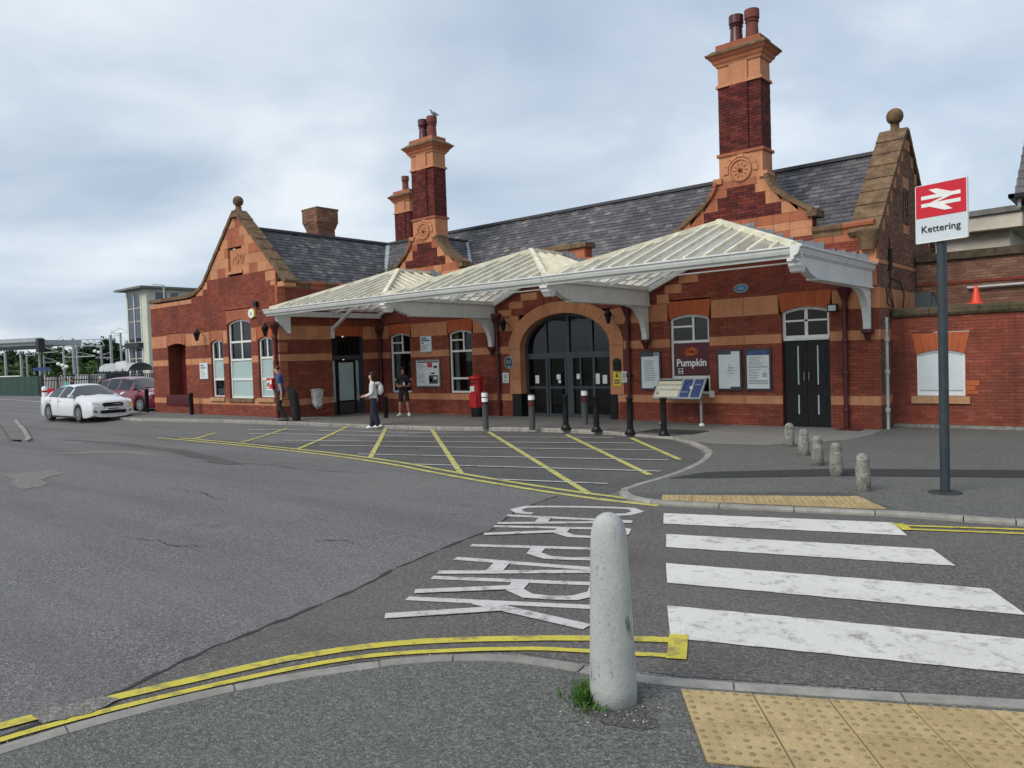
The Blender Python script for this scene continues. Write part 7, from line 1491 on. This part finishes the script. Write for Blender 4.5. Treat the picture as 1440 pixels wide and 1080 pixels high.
# ================================================================== BEYOND THE STATION YARD (left)
def hz(px): return 504.4+(720-px)*0.033
def zat(px, py, dist): return EYE-(py-hz(px))*dist/1079.1
def tree(px, dist, top_py, wpx, label, mat, n=1500, trunk=0.3, name='tree'):
    x, y = far_at(px, dist); H = zat(px, top_py, dist); W = wpx*dist/1079.1
    t_ = thing(name, label, 'tree', (x, y, -0.05), 0, 'trees beyond the railway')
    m = MB(); m.tube([(x, y, -0.05), (x+0.1, y, H*0.25), (x-0.1, y+0.1, H*0.55), (x, y, H*0.85)], [trunk, trunk*0.8, trunk*0.5, 0.05], 7)
    for k in range(5):
        a = k*1.3; z = H*(0.3+0.1*k); m.tube([(x, y, z), (x+math.cos(a)*W*0.25, y+math.sin(a)*W*0.25, z+H*0.18)], [trunk*0.4, 0.04], 5)
    m.build('trunk', 'bark', t_)
    m = MB(); cl = []
    for k in range(34):
        a, b = rnd.uniform(0, 6.28), rnd.uniform(-0.75, 1); r_ = math.sqrt(max(0, 1-b*b))*rnd.uniform(0.55, 1.0); cl.append((x+W/2*r_*math.cos(a), y+W/2*r_*math.sin(a), H*0.56+H*0.40*b*rnd.uniform(0.8, 1), rnd.random(), W*rnd.uniform(0.10, 0.20)))
    for k in range(n):
        c = rnd.choice(cl); s_ = c[4]; p = Vector((c[0]+rnd.gauss(0, s_*0.6), c[1]+rnd.gauss(0, s_*0.6), c[2]+rnd.gauss(0, s_*0.45))); q = rnd.uniform(0.16, 0.34)*max(1, dist/110)
        u = Vector((rnd.gauss(0, 1), rnd.gauss(0, 1), rnd.gauss(0, 1))).normalized(); v = u.cross(Vector((rnd.gauss(0, 1), rnd.gauss(0, 1), rnd.gauss(0, 1)))).normalized()
        m.face([p+u*q, p+v*q*0.6, p-u*q, p-v*q*0.6], 0.55*c[3]+0.45*rnd.random())
    m.build('crown', mat, t_, attr=True)
tree(70, 150, 485, 34, 'loose grey-green tree left of the tall dark trees', 'leaf_mid', 1300); tree(85, 170, 487, 30, 'small round tree beside the loose grey-green tree', 'leaf_mid', 1000)
tree(128, 160, 481, 40, 'dark rounded tree behind the overhead line mast', 'leaf_dark', 2200); tree(155, 165, 479, 42, 'tallest dark tree right of the overhead line mast', 'leaf_dark', 2300); tree(112, 175, 489, 34, 'dark lower tree left of the rounded one', 'leaf_dark', 1600)
tree(20, 140, 492, 44, 'dark tree behind the platform canopy', 'leaf_dark', 1800); tree(48, 150, 496, 36, 'mid green tree seen under the end of the platform canopy', 'leaf_mid', 1400); tree(-25, 140, 490, 60, 'dark tree at the left edge behind the canopy', 'leaf_dark', 1500); tree(188, 170, 490, 36, 'dark tree behind the lift tower', 'leaf_dark', 1200)
m = MB()                                                    # the wooded bank that closes the view
for k in range(15000):
    px = rnd.uniform(-120, 300); dist = rnd.uniform(120, 150); x, y = far_at(px, dist); top = 3.2+1.2*math.sin(px*0.07)+0.9*math.sin(px*0.19+1); z = rnd.uniform(-0.2, 1)*top; q = rnd.uniform(0.25, 0.5)
    u = Vector((rnd.gauss(0, 1), rnd.gauss(0, 1), rnd.gauss(0, 1))).normalized(); v = u.cross(Vector((rnd.gauss(0, 1), rnd.gauss(0, 1), rnd.gauss(0, 1)))).normalized(); p = Vector((x, y, z))
    m.face([p+u*q, p+v*q*0.7, p-u*q, p-v*q*0.7], rnd.random()*0.6+0.4*(0.5+0.5*math.sin(px*0.3)))
xx, yy = far_at(90, 130); props(m.build('hedge_bank', 'leaf_mid', at=(xx, yy, 0), attr=True), 'green wooded bank beyond the railway', 'hedge', kind='stuff')
def far_post(m, px, dist, y0, y1, r_, n=6):
    x, y = far_at(px, dist); m.tube([(x, y, zat(px, y1, dist)), (x, y, zat(px, y0, dist))], r_, n)
# platform canopy
x0, y0 = far_at(-60, 84); x1, y1 = far_at(62, 80); pc = thing('platform_canopy', 'long dark platform canopy on slim posts at the far left', 'canopy', (x1, y1, 0))
zt, zb = zat(30, 477, 82), zat(30, 494, 82); d = Vector((x1-x0, y1-y0, 0)).normalized(); nn = Vector((-d.y, d.x, 0))
m = MB(); m.bar(Vector((x0, y0, (zt+zb)/2+0.15))+nn*2.6, Vector((x1, y1, (zt+zb)/2+0.15))+nn*2.6, 4.6, (zt-zb)*0.4); m.build('roof', 'galvanised', pc)
m = MB(); m.bar((x0, y0, zt-0.2), (x1, y1, zt-0.2), 0.12, 0.42); m.build('fascia', 'galvanised', pc)
m = MB(); m.bar((x0, y0, zb+0.25), (x1, y1, zb+0.25), 0.3, 0.28); m.build('beam', 'dark_steel', pc)
for px in (-20, 10, 32, 58):
    m = MB(); far_post(m, px, 81.5, 494, 533, 0.13); m.build('post', 'galvanised', pc)
m = MB(); x, y = far_at(60, 80); m.box(x-0.4, x+0.4, y-0.3, y+0.3, zat(60, 495, 80), zat(60, 476, 80)); m.build('end_frame', 'dark_steel', pc)
# overhead line masts and portal
def mast(px, dist, top_py, w, label, arms=()):
    x, y = far_at(px, dist); t_ = thing('overhead_mast', label, 'mast', (x, y, 0), 0, 'overhead line masts'); H = zat(px, top_py, dist)
    w *= 0.55; m = MB(); m.box(x-w, x+w, y-w, y+w, 0, H); m.build('upright', 'galvanised', t_)
    for dx, py, th in arms:
        xa, ya = far_at(px+dx, dist); z = zat(px, py, dist); m = MB(); m.bar((x, y, z), (xa, ya, z+0.05), th, th); m.build('arm', 'galvanised', t_)
        m = MB(); m.bar((x, y, z+0.7), (xa, ya, z+0.1), 0.05, 0.05); m.build('stay', 'galvanised', t_)
mast(106, 95, 476, 0.24, 'thick pale overhead line mast in the middle of the distant railway', ((-14, 502, 0.12), (30, 502, 0.14))); mast(111, 96, 478, 0.16, 'thinner mast just right of the thick pale one', ((24, 487, 0.1),))
mast(92, 110, 477, 0.2, 'mast carrying the curved end of the portal beam', ((-10, 480, 0.1),)); mast(145, 85, 487, 0.16, 'short mast with top plate below the portal beam', ((-6, 488, 0.14),)); mast(159, 92, 471, 0.22, 'tall mast left of the lift tower', ((12, 473, 0.06), (-22, 503, 0.12))); mast(173, 98, 468, 0.18, 'tallest thin mast beside the lift tower', ((-14, 469, 0.06), (11, 469, 0.06)))
mast(183, 100, 479, 0.5, 'broad grey mast touching the lift tower', ()); mast(40, 95, 496, 0.14, 'mast seen under the platform canopy', ((12, 500, 0.08),)); mast(64, 90, 500, 0.14, 'mast at the end of the platform canopy', ((20, 496, 0.1), (18, 510, 0.08)))
xa, ya = far_at(84, 96); xb, yb_ = far_at(150, 96); pt = thing('portal_beam', 'lattice portal beam spanning the railway tracks', 'gantry', (xa, ya, 5)); za, zb2 = zat(117, 478, 96), zat(117, 487, 96)
A = Vector((xa, ya, 0)); B_ = Vector((xb, yb_, 0)); m = MB()
for z in (za, zb2): m.bar(A+Vector((0, 0, z)), B_+Vector((0, 0, z)), 0.1, 0.1)
m.build('chord', 'galvanised', pt); m = MB()
for k in range(14):
    p, q = A.lerp(B_, k/14), A.lerp(B_, (k+1)/14); m.bar(p+Vector((0, 0, za if k % 2 else zb2)), q+Vector((0, 0, zb2 if k % 2 else za)), 0.06, 0.06)
m.build('lattice', 'galvanised', pt)
# lift tower
xc_, yc_ = far_at(212, 75); lt_ = thing('lift_tower', 'cream lift tower with tall glazed strip and flat overhanging roof', 'tower', (xc_, yc_, 0)); TH = zat(205, 406, 75)
TW, TD = 4.6, 5.0; m = MB(); m.box(xc_-TW, xc_, yc_, yc_+TD, 0, TH); m.build('shaft', 'tower_cream', lt_)
m = MB(); m.box(xc_-TW-0.9, xc_+0.6, yc_-0.8, yc_+TD+0.6, TH, TH+0.2); m.build('roof', 'fascia_grey', lt_)
FT = FY(yc_); g0, g1 = xc_-TW+0.5, xc_-1.35
for i, (z0, z1) in enumerate(((0.5, 1.6), (1.7, 3.2), (3.3, 4.2), (4.9, 6.9), (7.0, 8.2), (8.3, TH-0.4))):
    for a, b in ((g0, (g0+g1)/2-0.05), ((g0+g1)/2+0.05, g1)): m = MB(); m.prism(FT, rect(a, b, z0, z1), -0.1, 0.03); m.build('pane', 'tower_glass', lt_)
m = MB(); m.prism(FT, rect(g0-0.2, g1+0.2, 4.3, 4.8), 0, 0.5); m.build('ledge', 'dark_steel', lt_)
for u in (g0-0.1, (g0+g1)/2, g1+0.1): m = MB(); m.prism(FT, rect(u-0.07, u+0.07, 0.3, TH-0.2), 0, 0.08); m.build('mullion', 'white_paint', lt_)
FT2 = FX(xc_)
for a, b in ((yc_+0.9, yc_+2.0), (yc_+2.4, yc_+3.2)): m = MB(); m.prism(FT2, rect(a, b, TH-1.35, TH-0.35), -0.1, 0.03); m.build('window', 'tower_glass', lt_)
x, y = far_at(237, 60); ll = thing('street_lamp', 'street lamp with flat head rising behind the wing parapet', 'lamp', (x, y, 0)); z1 = zat(237, 402, 60)
m = MB(); m.tube([(x, y, 0), (x, y, z1)], 0.07, 8); m.build('post', 'galvanised', ll); xh, yh = far_at(222, 60); m = MB(); m.bar((x, y, z1), (xh, yh, z1+0.12), 0.2, 0.07); m.build('lamp_head', 'galvanised', ll)
# twin globe lamps
for px, dist, py, n_, lb in ((88, 62, 511, 3, 'black lamp standard with white globes behind the white car'), (140, 70, 493, 2, 'lamp standard with pale globes left of the glazed shelter')):
    x, y = far_at(px, dist); t_ = thing('globe_lamp', lb, 'lamp', (x, y, 0), 0, 'globe lamps in the yard'); z = zat(px, py, dist); m = MB(); m.tube([(x, y, 0), (x, y, z)], 0.05, 8)
    for k in range(n_):
        xg, yg = far_at(px+(k-0.7)*5.5, dist); m.tube([(x, y, z-0.3), (xg, yg, z-0.2)], 0.03, 5)
    m.build('standard', 'black_paint', t_)
    for k in range(n_):
        xg, yg = far_at(px+(k-0.7)*5.5, dist); m = MB(); m.lathe([(0.02, -0.16), (0.13, -0.08), (0.16, 0.0), (0.13, 0.09), (0.02, 0.16)], (xg, yg, z-0.05-0.12*k), 10); m.build('globe', 'reflective_white', t_, smooth=True)
# fences
def fence_run(name, label, p0, p1, dist0, dist1, top, mats, np_, pale_w, rails=(0.3, 1.5), post_every=10, h0=0.05):
    xa, ya = far_at(p0, dist0); xb, yb2 = far_at(p1, dist1); A, B_ = Vector((xa, ya, 0)), Vector((xb, yb2, 0)); t_ = thing(name, label, 'fence', (xa, ya, 0)); d = (B_-A).normalized()
    for z in rails: m = MB(); m.bar(A+Vector((0, 0, z)), B_+Vector((0, 0, z)), 0.05, 0.06); m.build('rail', mats[0], t_)
    for k in range(np_+1):
        p = A.lerp(B_, k/np_); post = k % post_every == 0; w = 0.12 if post else pale_w; h = top+(0.12 if post else 0)
        m = MB(); m.bar(p+Vector((0, 0, h0)), p+Vector((0, 0, h)), w, 0.05, (d.y, -d.x, 0)); m.build('fence_post' if post else 'paling', mats[1 if not post else 0], t_)
    return t_
fence_run('railing_fence', 'black railing fence along the far side of the yard', 60, 216, 58, 52, 1.85, ('black_paint', 'black_paint'), 66, 0.055)
fence_run('picket_fence', 'pale picket fence behind the black railings at left', 64, 124, 62, 60, 1.75, ('reflective_white', 'reflective_white'), 26, 0.16)
xa, ya = far_at(112, 64); xb, yb2 = far_at(150, 63); gp = thing('panel_fence', 'grey panel fence behind the black railings', 'fence', (xa, ya, 0))
for k in range(6):
    A = Vector((xa, ya, 0)).lerp(Vector((xb, yb2, 0)), k/6); B_ = Vector((xa, ya, 0)).lerp(Vector((xb, yb2, 0)), (k+0.94)/6); m = MB(); m.bar(A+Vector((0, 0, 0.95)), B_+Vector((0, 0, 0.95)), 0.06, 1.8); m.build('fence_panel', 'galvanised', gp)
xa, ya = far_at(-45, 76); xb, yb2 = far_at(55, 66); hg = thing('green_hoarding', 'dark green boarded fence at the left edge', 'fence', (xb, yb2, 0))
for k in range(12):
    A = Vector((xa, ya, 0)).lerp(Vector((xb, yb2, 0)), k/12); B_ = Vector((xa, ya, 0)).lerp(Vector((xb, yb2, 0)), (k+0.97)/12); m = MB(); m.bar(A+Vector((0, 0, 0.92)), B_+Vector((0, 0, 0.92)), 0.06, 1.85); m.build('fence_board', 'hoarding_green', hg)
m = MB(); m.bar((xa, ya, 1.9), Vector((xa, ya, 1.9)).lerp(Vector((xb, yb2, 1.9)), 0.78), 0.2, 0.09); m.build('top_rail', 'white_paint', hg)
xe2, ye2 = far_at(62, 70); m = MB(); m.bar((xb, yb2, 0.95), (xe2, ye2, 0.95), 0.06, 1.9); m.build('return_board', 'hoarding_green', hg)
# small things by the fence
x, y = far_at(62.5, 49); wp = thing('marker_post', 'white marker post with a red band left of the white car', 'post', (x, y, 0)); m = MB(); m.lathe([(0.16, 0), (0.16, 1.12), (0.12, 1.19), (0.02, 1.22)], (x, y, 0), 12); m.build('shaft', 'reflective_white', wp, smooth=True, sharp=40); m = MB(); m.lathe([(0.165, 0.84), (0.165, 0.96)], (x, y, 0), 12); m.build('red_band', 'post_red', wp, smooth=True, sharp=40)
xa, ya = far_at(138, 72); xb, yb2 = far_at(182, 70); sh = thing('glazed_shelter', 'glazed shelter with curved roof beyond the railings', 'shelter', (xa, ya, 0)); A, B_ = Vector((xa, ya, 0)), Vector((xb, yb2, 0)); d = (B_-A).normalized(); nn = Vector((-d.y, d.x, 0))
m = MB(); prv = None
for k in range(9):
    a = math.pi*k/8; o_ = nn*(1.3-1.3*math.cos(a))+Vector((0, 0, 2.05+0.75*math.sin(a)))
    if prv is not None: m.face([A+prv, B_+prv, B_+o_, A+o_])
    prv = o_
m.build('curved_roof', 'galvanised', sh)
for k in range(6):
    p = A.lerp(B_, k/5); m = MB(); m.bar(p, p+Vector((0, 0, 2.1)), 0.09, 0.09, (1, 0, 0)); m.build('upright', 'dark_steel', sh)
    if k < 5: q = A.lerp(B_, (k+1)/5); m = MB(); m.face([p+Vector((0, 0, 0.2)), q+Vector((0, 0, 0.2)), q+Vector((0, 0, 2.0)), p+Vector((0, 0, 2.0))]); m.build('pane', 'tower_glass', sh)
xa, ya = far_at(165, 66); xb, yb2 = far_at(179, 66); za, zb2 = zat(172, 519, 66), zat(172, 509, 66); bs = thing('blank_banner', 'white banner sign above the glazed shelter', 'sign', (xa, ya, za)); m = MB(); m.bar((xa, ya, (za+zb2)/2), (xb, yb2, (za+zb2)/2+0.1), 0.05, zb2-za); m.build('board', 'reflective_white', bs); m = MB(); m.tube([((xa+xb)/2, (ya+yb2)/2+0.1, 0), ((xa+xb)/2, (ya+yb2)/2+0.1, za)], 0.05, 6); m.build('post', 'dark_steel', bs)
xa, ya = far_at(48, 72); xb, yb2 = far_at(72, 72); za = zat(60, 519, 72); bs = thing('platform_sign', 'dark blue platform sign under the canopy end', 'sign', (xa, ya, 0)); m = MB(); m.bar((xa, ya, za), (xb, yb2, za), 0.06, 0.3); m.build('board', 'print_blue', bs)
for px in (50, 70): m = MB(); far_post(m, px, 72.1, 519, 527, 0.05); m.build('post', 'galvanised', bs)
xa, ya = far_at(66, 57); xb, yb2 = far_at(77, 57); rb = thing('red_barrier', 'red plastic barrier behind the railings left of the white car', 'barrier', (xa, ya, 0)); m = MB(); m.bar((xa, ya, 0.55), (xb, yb2, 0.55), 0.15, 0.7); m.build('panel', 'post_red', rb)
for t_ in (0.1, 0.9): p = Vector((xa, ya, 0)).lerp(Vector((xb, yb2, 0)), t_); m = MB(); m.box(p.x-0.25, p.x+0.25, p.y-0.25, p.y+0.25, 0, 0.2); m.build('foot', 'black_rubber', rb)
# kerbed island at the left and faint edge lines on the far road
isl = props(polyz([(-38.2, 11.1), (-36.6, 10.75), (-26.2, 8.05), (-25.9, 7.8), (-26.6, 7.7), (-37.0, 10.3)], 'traffic_island', 'forecourt', 0.06), kind='structure')
stones([(-38.2, 11.2), (-36.5, 10.72), (-31, 9.3), (-26.3, 8.0), (-25.85, 7.75)][::-1], isl, lambda x, y: 0.06, side=-1, width=0.14)
strip([(-72, 19.6), (-60, 18.6), (-51.5, 17.4)], 0.16, 'edge_line', 'old_white', dz=0.03)

# ================================================================== GRIT, WEEDS AND WEAR
polyz(ragged([(-5.08, 1.50), (-4.96, 1.86), (-4.84, 1.90), (-4.78, 1.72), (-4.86, 1.48)], 0.012), 'worn_gravel', 'worn_patch', 0.017, road)
m = MB()
KQ = [Vector(p) for p in KN[8:-8]]
for i in range(900):
    k = rnd.randrange(len(KQ)-1); p = KQ[k].lerp(KQ[k+1], rnd.random()); d = (KQ[k+1]-KQ[k]).normalized(); nr = Vector((-d.y, d.x)); q = p+nr*abs(rnd.gauss(0.0, 0.05))+nr*0.01; r_ = rnd.uniform(0.002, 0.006); z = 0.012
    m.mesh([(q.x-r_, q.y-r_*0.6, z), (q.x+r_, q.y-r_*0.8, z), (q.x+r_*0.3, q.y+r_, z), (q.x, q.y, z+r_)], [(0, 1, 3), (1, 2, 3), (2, 0, 3)], rnd.random())
for i in range(160):
    a = rnd.uniform(0, 6.28); r0 = rnd.uniform(0.14, 0.34); q = Vector((-2.39+r0*math.cos(a), 3.58+r0*math.sin(a))); r_ = rnd.uniform(0.002, 0.007); z = ZN+0.006
    m.mesh([(q.x-r_, q.y-r_*0.6, z), (q.x+r_, q.y-r_*0.8, z), (q.x+r_*0.3, q.y+r_, z), (q.x, q.y, z+r_)], [(0, 1, 3), (1, 2, 3), (2, 0, 3)], rnd.random())
t = NT('grit'); t.col(t.ramp(attr_rnd(t), [(0.0, (0.10, 0.08, 0.06)), (0.7, (0.26, 0.24, 0.20)), (1.0, (0.6, 0.58, 0.54))])); t.set(0.9, 0, 0.3)
props(m.build('grit', 'grit', at=(-3.2, 3.8, 0.01), attr=True), 'scattered grit in the gutter and round the foreground bollard', 'grit', kind='stuff')
m = MB()
for i in range(700):
    p = Vector((-22.45+rnd.gauss(0, 0.28), 19.45+rnd.gauss(0, 0.12), 5.28+abs(rnd.gauss(0, 0.16)))); q = rnd.uniform(0.02, 0.05)
    u = Vector((rnd.gauss(0, 1), rnd.gauss(0, 1), rnd.gauss(0, 1))).normalized(); v = u.cross(Vector((rnd.gauss(0, 1), rnd.gauss(0, 1), rnd.gauss(0, 1)))).normalized(); m.face([p+u*q, p+v*q*0.6, p-u*q, p-v*q*0.6], rnd.random())
props(m.build('gutter_weeds', 'leaf_mid', at=(-22.45, 19.45, 5.0), attr=True), 'weeds growing in the roof valley left of the left shaped gable', 'weeds', kind='stuff')
